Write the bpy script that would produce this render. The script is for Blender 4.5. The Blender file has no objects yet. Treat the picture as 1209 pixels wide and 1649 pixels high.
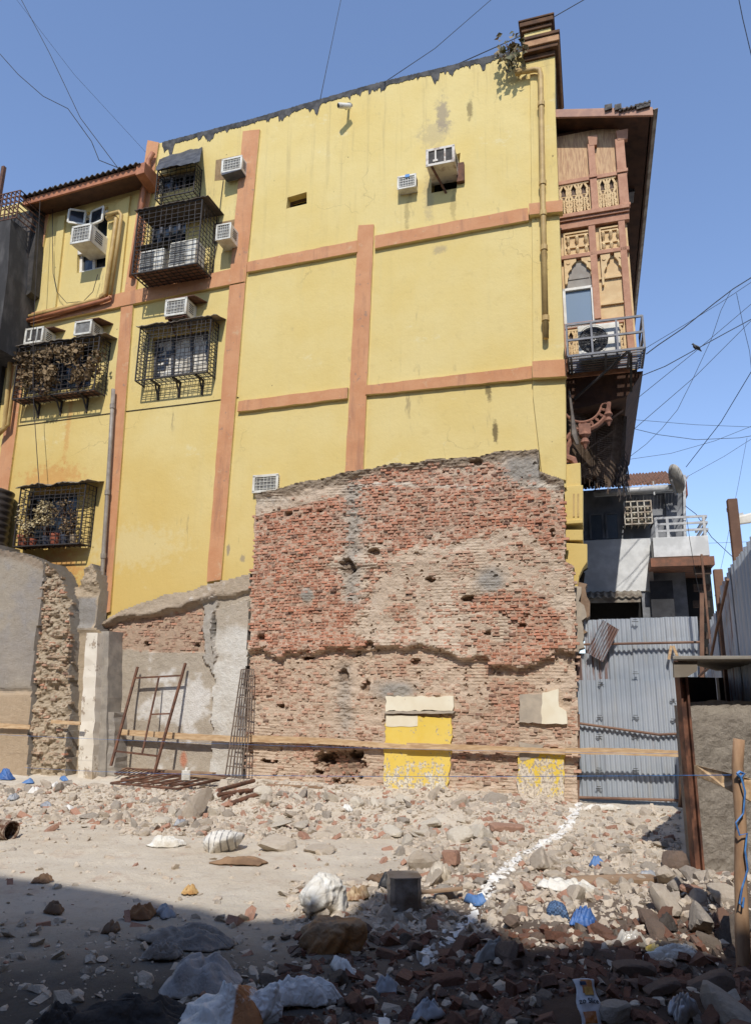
import bpy, bmesh, math, random
import numpy as np
from mathutils import Vector, Matrix

# ------------------------------------------------------------------ camera, sky, sun, exposure
SC = bpy.context.scene
COL = SC.collection
W_, H_, FPX, CX, CY = 1209., 1649., 1150., 604.5, 824.5
PITCH, ROLL = math.radians(13.87), math.radians(0.8)
EYE = np.array([0, 0, 1.7])
FW = np.array([0, math.cos(PITCH), math.sin(PITCH)])
_R0 = np.array([1., 0, 0]); _U0 = np.array([0, -math.sin(PITCH), math.cos(PITCH)])
RT = math.cos(ROLL) * _R0 + math.sin(ROLL) * _U0
UP = -math.sin(ROLL) * _R0 + math.cos(ROLL) * _U0
cam = bpy.data.cameras.new('camera')
cam.sensor_fit = 'VERTICAL'; cam.sensor_height = 24.0; cam.lens = 24.0 * FPX / H_
cam.clip_start = 0.05; cam.clip_end = 3000
camo = bpy.data.objects.new('camera', cam); COL.objects.link(camo)
camo.matrix_world = Matrix(((RT[0], UP[0], -FW[0], 0), (RT[1], UP[1], -FW[1], 0), (RT[2], UP[2], -FW[2], 1.7), (0, 0, 0, 1)))
SC.camera = camo

ANG = math.radians(-16.9)                                    # heading of the long side wall
WU = np.array([math.cos(ANG), math.sin(ANG), 0])
WN = np.array([math.sin(ANG), -math.cos(ANG), 0])
SUN_EL, SUN_OFF = math.radians(46), math.radians(10)
_h = math.cos(SUN_OFF) * WN + math.sin(SUN_OFF) * WU
SUN = np.array([_h[0] * math.cos(SUN_EL), _h[1] * math.cos(SUN_EL), math.sin(SUN_EL)])
world = bpy.data.worlds.new('World'); SC.world = world; world.use_nodes = True
wt = world.node_tree; bg = wt.nodes['Background']
sky = wt.nodes.new('ShaderNodeTexSky'); sky.sky_type = 'NISHITA'; sky.sun_disc = False
sky.sun_elevation = SUN_EL; sky.sun_rotation = math.atan2(SUN[0], SUN[1])
sky.air_density = 1.0; sky.dust_density = 0.25; sky.ozone_density = 3.0
gm = wt.nodes.new('ShaderNodeGamma'); gm.inputs[1].default_value = .8; mu = wt.nodes.new('ShaderNodeMix'); mu.data_type = 'RGBA'; mu.blend_type = 'MULTIPLY'; mu.inputs[0].default_value = 1.; mu.inputs[7].default_value = (.99, 1.04, 1.2, 1)
wt.links.new(sky.outputs[0], gm.inputs[0]); wt.links.new(gm.outputs[0], mu.inputs[6]); wt.links.new(mu.outputs[2], bg.inputs[0]); bg.inputs[1].default_value = 0.145
sl = bpy.data.lights.new('sun', 'SUN'); sl.energy = 2.55; sl.angle = math.radians(0.53); sl.color = (1, .965, .905)
slo = bpy.data.objects.new('sun', sl); COL.objects.link(slo); slo.location = (0, -10, 30)
slo.rotation_euler = Vector(SUN).to_track_quat('Z', 'Y').to_euler()
SC.view_settings.view_transform = 'Standard'; SC.view_settings.look = 'None'
SC.view_settings.gamma = 1; SC.view_settings.use_curve_mapping = False
SC.view_settings.exposure = 0.70

# ------------------------------------------------------------------ projection helpers (measuring the place)
def ray(x, y): return FW + RT * (x - CX) / FPX - UP * (y - CY) / FPX
def proj(P):
    d = np.asarray(P, float) - EYE; z = d @ FW
    return CX + FPX * (d @ RT) / z, CY - FPX * (d @ UP) / z
def ground(x, y, z=0.):
    d = ray(x, y); t = (z - EYE[2]) / d[2]; return EYE + d * t
O = ground(915, 1292)
def wall(x, y, w=0.):                                         # -> (u, z) on the plane w metres in front of the wall
    d = ray(x, y); t = ((O + WN * w - EYE) @ WN) / (d @ WN); P = EYE + d * t
    return float((P - O) @ WU), float(P[2])
def lw(u, w, z): return O + WU * u + WN * w + np.array([0, 0, z])
def yplane(x, y, Y):                                          # -> (X, Z) on a plane facing the camera at depth Y
    d = ray(x, y); t = Y / d[1]; P = EYE + d * t; return float(P[0]), float(P[2])
def wuz_px(u, w, z):                                          # vectorised projection from wall coordinates
    P = O[None] + WU[None] * np.asarray(u)[:, None] + WN[None] * np.asarray(w)[:, None]
    P = P + np.array([0, 0, 1.])[None] * np.asarray(z)[:, None]
    d = P - EYE; q = d @ FW
    return CX + FPX * (d @ RT) / q, CY - FPX * (d @ UP) / q

# ------------------------------------------------------------------ noise
def _hash(ix, iy, s):
    h = (ix * 374761393 + iy * 668265263 + s * 974634777) & 0xFFFFFFFF
    h = ((h ^ (h >> 13)) * 1274126177) & 0xFFFFFFFF
    return ((h ^ (h >> 16)) & 0xFFFF) / 65535.0
def vnoise(x, y, s=0):
    x = np.asarray(x, float); y = np.asarray(y, float)
    ix = np.floor(x).astype(np.int64); iy = np.floor(y).astype(np.int64)
    fx = x - ix; fy = y - iy; fx = fx * fx * (3 - 2 * fx); fy = fy * fy * (3 - 2 * fy)
    a = _hash(ix, iy, s); b = _hash(ix + 1, iy, s); c = _hash(ix, iy + 1, s); d = _hash(ix + 1, iy + 1, s)
    return (a * (1 - fx) + b * fx) * (1 - fy) + (c * (1 - fx) + d * fx) * fy
def fbm(x, y, s=0, o=4):
    t = 0; a = .5; n = 0
    for k in range(o):
        t = t + a * vnoise(x * 2 ** k, y * 2 ** k, s + 17 * k); n += a; a *= .5
    return t / n * 2 - 1                                       # -1..1
def sstep(a, b, x): t = np.clip((x - a) / (b - a), 0, 1); return t * t * (3 - 2 * t)
def inpoly(px, py, poly):
    px = np.asarray(px); py = np.asarray(py); r = np.zeros(px.shape, bool); n = len(poly)
    for i in range(n):
        x0, y0 = poly[i]; x1, y1 = poly[(i + 1) % n]
        if y0 == y1: continue
        c = ((y0 > py) != (y1 > py)) & (px < (x1 - x0) * (py - y0) / (y1 - y0) + x0); r ^= c
    return r

# ------------------------------------------------------------------ materials
def lin(r, g, b, k=1.0):
    f = lambda c: (c / 255 / 12.92 if c / 255 <= .04045 else ((c / 255 + .055) / 1.055) ** 2.4) * k
    return (min(f(r), .9), min(f(g), .9), min(f(b), .9), 1)
class Mat:
    def __init__(s, name, rough=.85, metal=0.):
        s.m = bpy.data.materials.new(name); s.m.use_nodes = True; s.t = s.m.node_tree; s.n = s.t.nodes
        s.b = s.n['Principled BSDF']; s.b.inputs['Roughness'].default_value = rough; s.b.inputs['Metallic'].default_value = metal
        s.tc = s.n.new('ShaderNodeTexCoord'); s.c = s.tc.outputs['Object']
    def l(s, a, b): s.t.links.new(a, b)
    def mp(s, sc=(1, 1, 1), loc=(0, 0, 0)):
        m = s.n.new('ShaderNodeMapping'); m.inputs['Scale'].default_value = sc; m.inputs['Location'].default_value = loc
        s.l(s.c, m.inputs[0]); return m.outputs[0]
    def noise(s, scale, det=6, rough=.6, co=None, dist=0):
        t = s.n.new('ShaderNodeTexNoise'); t.inputs['Scale'].default_value = scale; t.inputs['Detail'].default_value = det
        t.inputs['Roughness'].default_value = rough; t.inputs['Distortion'].default_value = dist
        s.l(co if co is not None else s.c, t.inputs['Vector']); return t.outputs['Fac']
    def ramp(s, f, a, b, ca=0., cb=1.):
        r = s.n.new('ShaderNodeMapRange'); r.interpolation_type = 'SMOOTHSTEP'
        for i, v in zip((1, 2, 3, 4), (a, b, ca, cb)): r.inputs[i].default_value = v
        s.l(f, r.inputs[0]); return r.outputs[0]
    def math(s, op, a, b):
        m = s.n.new('ShaderNodeMath'); m.operation = op
        for i, v in ((0, a), (1, b)):
            if isinstance(v, (int, float)): m.inputs[i].default_value = v
            else: s.l(v, m.inputs[i])
        return m.outputs[0]
    def mix(s, f, a, b, mode='MIX'):
        m = s.n.new('ShaderNodeMix'); m.data_type = 'RGBA'; m.blend_type = mode
        if isinstance(f, (int, float)): m.inputs[0].default_value = f
        else: s.l(f, m.inputs[0])
        for i, v in ((6, a), (7, b)):
            if isinstance(v, tuple): m.inputs[i].default_value = v
            else: s.l(v, m.inputs[i])
        return m.outputs[2]
    def attr(s, name='Col'):
        a = s.n.new('ShaderNodeAttribute'); a.attribute_name = name; return a.outputs['Color']
    def col(s, c):
        if isinstance(c, tuple): s.b.inputs['Base Color'].default_value = c
        else: s.l(c, s.b.inputs['Base Color'])
        return s
    def bump(s, h, strength=.4, dist=.02):
        b = s.n.new('ShaderNodeBump'); b.inputs['Strength'].default_value = strength; b.inputs['Distance'].default_value = dist
        s.l(h, b.inputs['Height']); s.l(b.outputs[0], s.b.inputs['Normal']); return s
    def sep(s):
        x = s.n.new('ShaderNodeSeparateXYZ'); s.l(s.c, x.inputs[0]); return x.outputs
    def spot(s, u, z, ru, rz, n=None, amt=.6):                  # soft stain of its own shape on the wall
        x = s.sep()
        a = s.math('MULTIPLY', s.math('SUBTRACT', x[0], u), 1 / ru); b = s.math('MULTIPLY', s.math('SUBTRACT', x[2], z), 1 / rz)
        d = s.math('SQRT', s.math('ADD', s.math('MULTIPLY', a, a), s.math('MULTIPLY', b, b)), 0)
        if n is not None: d = s.math('ADD', d, s.math('MULTIPLY', s.math('SUBTRACT', n, .5), 2.4))
        return s.ramp(d, .35, .85, amt, 0.)
def simple(name, c1, c2=None, scale=6, rough=.8, metal=0, bump=.15, bs=None, lo=.35, hi=.65, stretch=None, bd=.01):
    m = Mat(name, rough, metal); co = m.mp(stretch) if stretch else None
    n = m.noise(scale, co=co)
    m.col(m.mix(m.ramp(n, lo, hi), c1, c2) if c2 else c1)
    if bump: m.bump(m.noise(bs or scale * 6, 5, .65), bump, bd)
    return m.m

# ------------------------------------------------------------------ mesh builder and object bookkeeping
class MB:
    def __init__(s): s.v = []; s.f = []; s.mi = []; s.fc = []; s.cur = 0; s.c = None
    def add(s, vs, fs):
        o = len(s.v); s.v.extend(tuple(map(float, v)) for v in vs)
        for f in fs: s.f.append(tuple(i + o for i in f)); s.mi.append(s.cur); s.fc.append(s.c)
        return s
    def box(s, x0, x1, y0, y1, z0, z1):
        return s.add([(x0, y0, z0), (x1, y0, z0), (x1, y1, z0), (x0, y1, z0), (x0, y0, z1), (x1, y0, z1), (x1, y1, z1), (x0, y1, z1)],
                     [(0, 3, 2, 1), (4, 5, 6, 7), (0, 1, 5, 4), (1, 2, 6, 5), (2, 3, 7, 6), (3, 0, 4, 7)])
    def hexa(s, a, b):                                          # two corresponding loops of points
        n = len(a)
        return s.add(list(a) + list(b), [tuple(range(n))[::-1], tuple(range(n, 2 * n))] + [(i, (i + 1) % n, (i + 1) % n + n, i + n) for i in range(n)])
    def prism(s, poly, w0, w1): return s.hexa([(p[0], w0, p[1]) for p in poly], [(p[0], w1, p[1]) for p in poly])
    def bar(s, a, b, r, up=(0, 0, 1)):                          # square bar between two points
        a = np.array(a, float); b = np.array(b, float); d = b - a; L = np.linalg.norm(d)
        if L < 1e-6: return s
        d /= L; x = np.cross(d, up)
        if np.linalg.norm(x) < 1e-3: x = np.cross(d, (1, 0, 0))
        x /= np.linalg.norm(x); y = np.cross(d, x); rx, ry = (r, r) if not isinstance(r, tuple) else r
        c = [x * rx + y * ry, -x * rx + y * ry, -x * rx - y * ry, x * rx - y * ry]
        return s.hexa([a + k for k in c], [b + k for k in c])
    def tube(s, pts, r, n=8, cap=True):
        pts = [np.array(p, float) for p in pts]; m = len(pts); rings = []; rr = r if hasattr(r, '__len__') else [r] * m
        x = None
        for i in range(m):
            d = pts[min(i + 1, m - 1)] - pts[max(i - 1, 0)]; d = d / max(np.linalg.norm(d), 1e-9)
            if x is None:
                x = np.cross(d, (0, 0, 1.))
                if np.linalg.norm(x) < 1e-2: x = np.cross(d, (1., 0, 0))
            x = x - d * (x @ d); x /= max(np.linalg.norm(x), 1e-9); y = np.cross(d, x)
            rings.append([pts[i] + rr[i] * (math.cos(2 * math.pi * k / n) * x + math.sin(2 * math.pi * k / n) * y) for k in range(n)])
        vs = [p for q in rings for p in q]; fs = [(i * n + k, i * n + (k + 1) % n, (i + 1) * n + (k + 1) % n, (i + 1) * n + k) for i in range(m - 1) for k in range(n)]
        if cap: fs += [tuple(range(n))[::-1], tuple((m - 1) * n + k for k in range(n))]
        return s.add(vs, fs)
    def grid(s, P):                                             # P: (n, m, 3) array
        n, m = P.shape[:2]
        return s.add(P.reshape(-1, 3).tolist(), [(i * m + j, i * m + j + 1, (i + 1) * m + j + 1, (i + 1) * m + j) for i in range(n - 1) for j in range(m - 1)])
ORG = {}
def mesh_of(mb, name, mats, org, wallf, smooth=False, recalc=True):
    me = bpy.data.meshes.new(name)
    v = np.array(mb.v, float).reshape(-1, 3) - np.array(org, float)
    if wallf: v[:, 1] *= -1
    me.from_pydata(v.tolist(), [], mb.f)
    for m in (mats if isinstance(mats, (list, tuple)) else [mats]): me.materials.append(m)
    if any(mb.mi): me.polygons.foreach_set('material_index', mb.mi)
    if any(c is not None for c in mb.fc):
        at = me.color_attributes.new('Col', 'FLOAT_COLOR', 'CORNER')
        out = []
        for f, c in zip(mb.f, mb.fc): out.extend(list(c or (1, 1, 1, 1)) * len(f))
        at.data.foreach_set('color', out)
    if recalc and len(mb.f) < 60000:
        bm = bmesh.new(); bm.from_mesh(me); bmesh.ops.recalc_face_normals(bm, faces=bm.faces[:]); bm.to_mesh(me); bm.free()
    if smooth: me.polygons.foreach_set('use_smooth', [True] * len(me.polygons))
    me.update(); return me
def props(o, label=None, cat=None, group=None, kind=None):
    for k, v in (('label', label), ('category', cat), ('group', group), ('kind', kind)):
        if v: o[k] = v
    return o
def thing(name, label, cat, org, wallf=True, group=None, rz=0.):
    o = bpy.data.objects.new(name, None); COL.objects.link(o); o.empty_display_size = .1
    if wallf: o.location = lw(*org); o.rotation_euler = (0, 0, ANG)
    else: o.location = org; o.rotation_euler = (0, 0, rz)
    ORG[o.name] = (tuple(org), wallf); return props(o, label, cat, group)
def part(name, mb, mats, parent, smooth=False, bevel=0, label=None, recalc=True):
    org, wallf = ORG[parent.name]
    o = bpy.data.objects.new(name, mesh_of(mb, name, mats, org, wallf, smooth, recalc)); COL.objects.link(o); o.parent = parent
    ORG[o.name] = (org, wallf)
    if bevel: bv(o, bevel)
    if label: o['label'] = label
    return o
def solo(name, mb, mats, label, cat, org=None, wallf=True, group=None, kind=None, smooth=False, bevel=0, recalc=True):
    if org is None:
        a = np.array(mb.v); org = ((a[:, 0].min() + a[:, 0].max()) / 2, a[:, 1].mean(), a[:, 2].min())
    o = bpy.data.objects.new(name, mesh_of(mb, name, mats, org, wallf, smooth, recalc)); COL.objects.link(o)
    if wallf: o.location = lw(*org); o.rotation_euler = (0, 0, ANG)
    else: o.location = org
    ORG[o.name] = (tuple(org), wallf)
    if bevel: bv(o, bevel)
    return props(o, label, cat, group, kind)
def bv(o, w, seg=2):
    b = o.modifiers.new('bevel', 'BEVEL'); b.width = w; b.segments = seg; b.limit_method = 'ANGLE'; b.angle_limit = math.radians(35)
def rnd(s): return random.Random(s)
def dist_poly(u, n=24): return u
def pxpoly(pts, w=0.): return [wall(x, y, w) for x, y in pts]
def jag(poly, step=.12, amp=.03, seed=0, skip=()):              # subdivide and roughen an outline
    R = rnd(seed); out = []
    for i in range(len(poly)):
        a = np.array(poly[i]); b = np.array(poly[(i + 1) % len(poly)]); L = np.linalg.norm(b - a); n = max(1, int(L / step))
        if i in skip: n = 1
        for k in range(n):
            p = a + (b - a) * k / n
            if not (i in skip and k == 0) : p = p + np.array([R.uniform(-amp, amp), R.uniform(-amp, amp)])
            out.append((float(p[0]), float(p[1])))
    return out

# ------------------------------------------------------------------ shared materials
def yellow_paint():
    m = Mat('yellow_paint', .9)
    n1 = m.noise(.55, 5, .6); n2 = m.noise(3.2, 6, .65); n3 = m.noise(1.0, 6, .7, m.mp((3.5, 3.5, .35)))
    c = m.mix(m.ramp(n1, .3, .7), lin(233, 205, 127, .77), lin(237, 214, 146, .78))
    c = m.mix(m.ramp(n2, .55, .8, 0, .45), c, lin(218, 192, 124, .7))
    c = m.mix(m.ramp(n3, .58, .8, 0, .5), c, lin(216, 202, 148, .7))
    c = m.mix(m.ramp(m.noise(2.1, 8, .7, m.mp((1, 1, .4), (7, 3, 1))), .62, .72, 0, .5), c, lin(178, 160, 118, .7))
    # lower left the paint is a deeper ochre
    x = m.sep(); low = m.ramp(m.math('ADD', m.math('ADD', m.math('MULTIPLY', x[0], .5), x[2]), m.math('MULTIPLY', n1, 3)), 0.5, 5.5, .75, 0.)
    c = m.mix(low, c, lin(226, 190, 106, .75))
    n5 = m.noise(6.5, 7, .75)
    for (px, py, rx, ry, k, amt) in ((85, 770, 70, 34, 'r', .5), (95, 920, 55, 60, 'r', .6), (110, 690, 6, 95, 'r', .4), (712, 185, 16, 40, 'g', .75),
                                     (700, 215, 40, 30, 'g', .35), (797, 695, 7, 26, 'd', .8), (786, 632, 7, 20, 'd', .7), (756, 175, 7, 25, 'd', .6),
                                     (690, 320, 12, 60, 'g', .35), (368, 885, 4, 14, 'g', .8), (391, 900, 7, 9, 'g', .7), (655, 345, 6, 36, 'd', .35), (372, 410, 5, 22, 'd', .35), (730, 330, 7, 40, 'd', .3), (385, 310, 5, 25, 'd', .3), (440, 812, 12, 20, 'd', .3), (215, 880, 120, 50, 'l', .5), (708, 402, 18, 10, 'g', .5)):
        u, z = wall(px, py); u1, _ = wall(px + rx, py); _, z1 = wall(px, py - ry)
        cc = {'r': lin(216, 140, 70, .75), 'g': lin(168, 152, 132, .7), 'd': lin(90, 72, 45, .7), 'l': lin(232, 214, 160, .78)}[k]
        c = m.mix(m.spot(u, z, abs(u1 - u), abs(z1 - z), n5, amt), c, cc)
    # rain streaks and soot running down from the parapet, smeared repairs, hairline cracks
    st = m.noise(1.0, 7, .72, m.mp((5.5, 5.5, .22), (2, 0, 4))); hi = m.ramp(m.math('ADD', x[2], m.math('MULTIPLY', x[0], -.0)), 9.5, 14.5, .12, 1.)
    c = m.mix(m.math('MULTIPLY', m.ramp(st, .52, .72, 0, .62), hi), c, lin(186, 164, 116, .7))
    c = m.mix(m.math('MULTIPLY', m.ramp(m.noise(1.3, 8, .75, m.mp((3, 3, .5), (9, 1, 2))), .6, .7, 0, .6), m.ramp(n1, .45, .6)), c, lin(160, 140, 104, .66))
    c = m.mix(m.ramp(m.noise(.9, 8, .8, m.mp((1, 1, 1.6), (1, 5, 3))), .6, .66, 0, .38), c, lin(238, 226, 182, .78))
    ck = m.n.new('ShaderNodeTexVoronoi'); ck.feature = 'DISTANCE_TO_EDGE'; ck.inputs['Scale'].default_value = .55; dv = m.n.new('ShaderNodeVectorMath'); dv.operation = 'ADD'; nz = m.n.new('ShaderNodeTexNoise'); nz.inputs['Scale'].default_value = 1.6; nz.inputs['Detail'].default_value = 6
    m.l(m.c, nz.inputs['Vector']); m.l(m.c, dv.inputs[0]); m.l(nz.outputs['Color'], dv.inputs[1]); m.l(dv.outputs[0], ck.inputs['Vector']); c = m.mix(m.math('MULTIPLY', m.ramp(ck.outputs['Distance'], 0.002, .006, .32, 0.), m.ramp(m.noise(.35, 3), .54, .62)), c, lin(150, 126, 84, .65))
    # small dark specks and pits
    c = m.mix(m.ramp(m.noise(9, 2, .5), .74, .78, 0, .7), c, lin(120, 98, 62, .7))
    m.col(c); m.bump(m.math('ADD', m.noise(14, 8, .7), m.math('MULTIPLY', m.noise(2.0, 3, .5), 2.0)), .22, .03); return m.m
def orange_paint():
    m = Mat('orange_paint', .88); n = m.noise(2.2, 6, .65); n2 = m.noise(1.2, 6, .7, m.mp((4, 4, .5)))
    c = m.mix(m.ramp(n, .3, .7), lin(212, 148, 102, .76), lin(222, 163, 117, .77))
    c = m.mix(m.ramp(n2, .5, .72, 0, .7), c, lin(184, 132, 102, .7)); c = m.mix(m.ramp(m.noise(7, 6, .7), .62, .68, 0, .75), c, lin(170, 140, 118, .7)); c = m.mix(m.ramp(m.noise(2.6, 8, .75), .6, .64, 0, .6), c, lin(222, 184, 142, .75))
    m.col(c).bump(m.noise(18, 6, .7), .3, .02); return m.m
YEL = yellow_paint(); ORA = orange_paint()
YPIPE = simple('yellow_pipe_paint', lin(214, 180, 112, .75), lin(196, 160, 96, .7), 5, .6)
OPIPE = simple('orange_pipe_paint', lin(200, 130, 88, .75), lin(178, 112, 76, .7), 5, .6)
GPIPE = simple('grey_plastic_pipe', lin(176, 165, 150, .7), lin(150, 136, 122, .7), 4, .5)
BIT = simple('black_bitumen', (.02, .02, .021, 1), (.085, .08, .075, 1), 6, .8, bump=.5, bs=25)
DARK = simple('dark_interior', (.008, .007, .006, 1), (.014, .012, .01, 1), 2, .9, bump=0)
CONC = simple('grey_concrete', lin(150, 142, 132, .75), lin(178, 168, 154, .75), 4, .95, bump=.5, bs=30)
WHITE = simple('white_paint', lin(238, 234, 224, .88), lin(214, 206, 190, .85), 3, .6, bump=.05)
WMET = simple('white_enamelled_metal', lin(232, 228, 214, .86), lin(206, 198, 180, .85), 5, .45, bump=.05)
RUST = simple('rusty_iron', (.17, .075, .04, 1), (.085, .04, .025, 1), 9, .85, bump=.3)
RUSTY = simple('rust_brown_steel', (.13, .065, .04, 1), (.21, .115, .07, 1), 3, .75, bump=.2)
IRON = simple('dark_iron_bars', (.018, .015, .014, 1), (.042, .032, .027, 1), 8, .7, bump=.1)
GLASS = Mat('window_glass', .12).col((.018, .024, .032, 1)).m
GLASSB = Mat('sky_glass', .22).col((.16, .22, .29, 1)).m
COIL = simple('dusty_coil_fins', lin(150, 148, 142, .7), lin(120, 116, 108, .7), 12, .7, bump=.1)
COILD = simple('dark_coil_fins', (.03, .026, .022, 1), (.07, .06, .05, 1), 10, .8, bump=.1)
TIN = simple('weathered_tin', lin(176, 166, 150, .7), lin(128, 112, 96, .7), 4, .6, .2, bump=.2)
WOOD = simple('raw_timber', lin(222, 190, 148, .8), lin(196, 158, 116, .76), 2.5, .85, bump=.3, stretch=(2, 12, 12), bs=20)

# ------------------------------------------------------------------ the yellow building
B = thing('yellow_building', 'tall yellow painted building with orange bands and a bare blank side wall', 'building', (0, 0, 0))
WIN_HOLES = {
    'open_vent': [(463, 318), (494, 309), (494, 328), (461, 336)],
    'top': [(254, 283), (314, 271), (312, 299), (252, 314)],
    'mid': [(243, 358), (300, 347), (299, 394), (240, 403)],
    'pasted': [(246, 544), (336, 529), (335, 597), (243, 609)],
    'climber': [(50, 570), (150, 550), (146, 622), (42, 636)],
    'lowest': [(45, 797), (125, 791), (122, 876), (38, 880)],
    'upper_left': [(127, 346), (175, 332), (170, 430), (124, 440)],
    'box_hole': [(696, 262), (741, 246), (735, 303), (694, 311)],
}
wall_poly = pxpoly([(-70, 352), (232, 276), (238, 235), (405, 197), (600, 141), (800, 93), (893, 70), (893.6, 170), (903.5, 440), (910.5, 620), (911.5, 785), (880, 777), (862, 748), (760, 754), (640, 766), (560, 782), (455, 806), (428, 814), (420, 905), (404, 945), (330, 962), (260, 978), (215, 991), (180, 1012), (160, 1022), (-70, 1022)])
full_poly = pxpoly([(-70, 352), (232, 276), (238, 235), (405, 197), (600, 141), (800, 93), (893, 70), (893.6, 170), (903.5, 440), (910.5, 620), (911.5, 780), (926, 1300), (-70, 1300)])
WALLU1 = wall(893.6, 170)[0]
bm = bmesh.new()
def loop_edges(bm, pts, y):
    vs = [bm.verts.new((p[0], y, p[1])) for p in pts]
    return vs, [bm.edges.new((vs[i], vs[(i + 1) % len(vs)])) for i in range(len(vs))]
vo, eo = loop_edges(bm, wall_poly, 0); allE = list(eo); revs = [vo]
HOLES = {}
for k, q in WIN_HOLES.items():
    HOLES[k] = pxpoly(q); v, e = loop_edges(bm, HOLES[k], 0); allE += e; revs.append(v)
bmesh.ops.triangle_fill(bm, use_beauty=True, use_dissolve=False, edges=allE)
for vs in revs:
    bk = [bm.verts.new((v.co.x, .28, v.co.z)) for v in vs]
    for i in range(len(vs)):
        j = (i + 1) % len(vs); bm.faces.new((vs[i], vs[j], bk[j], bk[i]))
bmesh.ops.recalc_face_normals(bm, faces=bm.faces[:])
me = bpy.data.meshes.new('wall'); bm.to_mesh(me); bm.free(); me.materials.append(YEL)
wo = bpy.data.objects.new('side_wall', me); COL.objects.link(wo); wo.parent = B
body = MB(); body.prism([(p[0] - (.0 if p[0] < 0 else .02), p[1]) for p in full_poly], -.281, -7.5); part('inner_masonry', body, DARK, B)
# raised orange columns and beams: yellow flanks, orange face
def band(name, quad, w=.05, mat=ORA, w0=-.01, amp=.0):
    p = pxpoly(quad); m = MB(); m.cur = 1; m.prism(p, w0, w); m.cur = 0
    m.prism(jag(p, .18, .007, int(quad[0][0])), w + .0005, w + .006); return part(name, m, [mat, YEL], B)
for q in ([(393, 214), (420, 211), (397, 456), (371, 460)], [(372, 462), (397, 457), (358, 934), (335, 938)],
          [(578, 365), (603, 364), (586, 758), (557, 764)], [(240, 228), (258, 232), (221, 470), (203, 474)],
          [(198, 494), (217, 489), (180, 985), (160, 992)], [(62, 352), (82, 347), (52, 500), (34, 505)], [(31, 545), (50, 541), (15, 800), (-6, 803)]):
    band('column', q)
for q in ([(605, 383), (850, 338), (851, 358), (605, 403)], [(401, 425), (577, 390), (577, 409), (400, 441)],
          [(592, 623), (857, 592), (857, 612), (590, 638)], [(387, 648), (562, 626), (561, 643), (385, 665)], [(30, 512), (200, 474), (371, 437), (396, 436), (396, 456), (371, 461), (198, 496), (29, 531)]):
    band('beam', q, .07)
# corner pilaster with its own stretch of band
pil = MB(); pil.prism(pxpoly([(853, 95), (893, 84), (893.6, 170), (903.5, 440), (910.5, 620), (911, 775), (872, 766), (868, 728), (858, 640), (857, 440)]), -.01, .05); part('corner_pilaster', pil, YEL, B, bevel=.01)
band('beam', [(852, 336), (906, 330), (906, 348), (853, 354)], .15); band('beam', [(857, 588), (911, 584), (912, 611), (858, 614)], .15)
# black bitumen coping along the parapet, ragged lower edge
def coping(pts, th, seed):
    m = MB(); R = rnd(seed); top = []; bot = []
    for (a, b) in zip(pts[:-1], pts[1:]):
        n = int(abs(b[0] - a[0]) / 1.5)
        for k in range(n):
            t = k / n; x = a[0] + (b[0] - a[0]) * t; y = a[1] + (b[1] - a[1]) * t
            u, z = wall(x, y); drip = th * (.6 + .3 * math.sin(x * .11) * math.sin(x * .037 + 2)) + max(0, float(fbm(x * .09, 3.1, seed, 4)) - .12) * .55 + R.random() * .04
            top.append((u, z + .05 + .02 * R.random())); bot.append((u, z - drip))
    n = len(top)
    for i in range(n - 1): m.hexa([(top[i][0], -.3, top[i][1]), (top[i + 1][0], -.3, top[i + 1][1]), (bot[i + 1][0], -.3, bot[i + 1][1]), (bot[i][0], -.3, bot[i][1])],
                                  [(top[i][0], .022, top[i][1]), (top[i + 1][0], .022, top[i + 1][1]), (bot[i + 1][0], .012, bot[i + 1][1]), (bot[i][0], .012, bot[i][1])])
    return m
part('parapet_coping', coping([(262, 233), (405, 196), (600, 140), (800, 92), (838, 83)], .06, 4), BIT, B)
# tower block over the corner
u0, u1 = wall(846, 110)[0], WALLU1
def tz(y, x=870): return wall(x, y)[1]
tw = MB(); tw.box(u0 + .0, u1, .052, -1.6, tz(112), tz(45)); part('tower', tw, YEL, B, bevel=.015)
BROWNC = simple('brown_cornice_paint', lin(128, 86, 48, .6), lin(94, 62, 36, .6), 4, .85, bump=.4)
PEACHC = simple('faded_pink_band', lin(206, 160, 116, .75), lin(180, 134, 96, .7), 4, .85)
cn = MB(); cn.box(u0 - .04, u1 + .05, .1, -1.65, tz(99), tz(92)); cn.box(u0 - .04, u1 + .12, .19, -1.72, tz(91.9), tz(86)); cn.box(u0 - .04, u1 + .17, .26, -1.78, tz(76), tz(71)); part('cornice', cn, BROWNC, B, bevel=.012)
cn = MB(); cn.box(u0 - .035, u1 + .15, .23, -1.76, tz(85.9), tz(76.1)); part('cornice', cn, PEACHC, B, bevel=.012)
cp = MB(); cp.box(u0 - .05, u1 + .02, .1, -1.64, tz(51.5), tz(46)); cp.box(u0 - .08, u1 + .06, .15, -1.68, tz(45.9), tz(39)); cp.box(u0 - .1, u1 + .08, .17, -1.7, tz(38.9), tz(36)); part('cornice', cp, BROWNC, B, bevel=.012)
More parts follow.
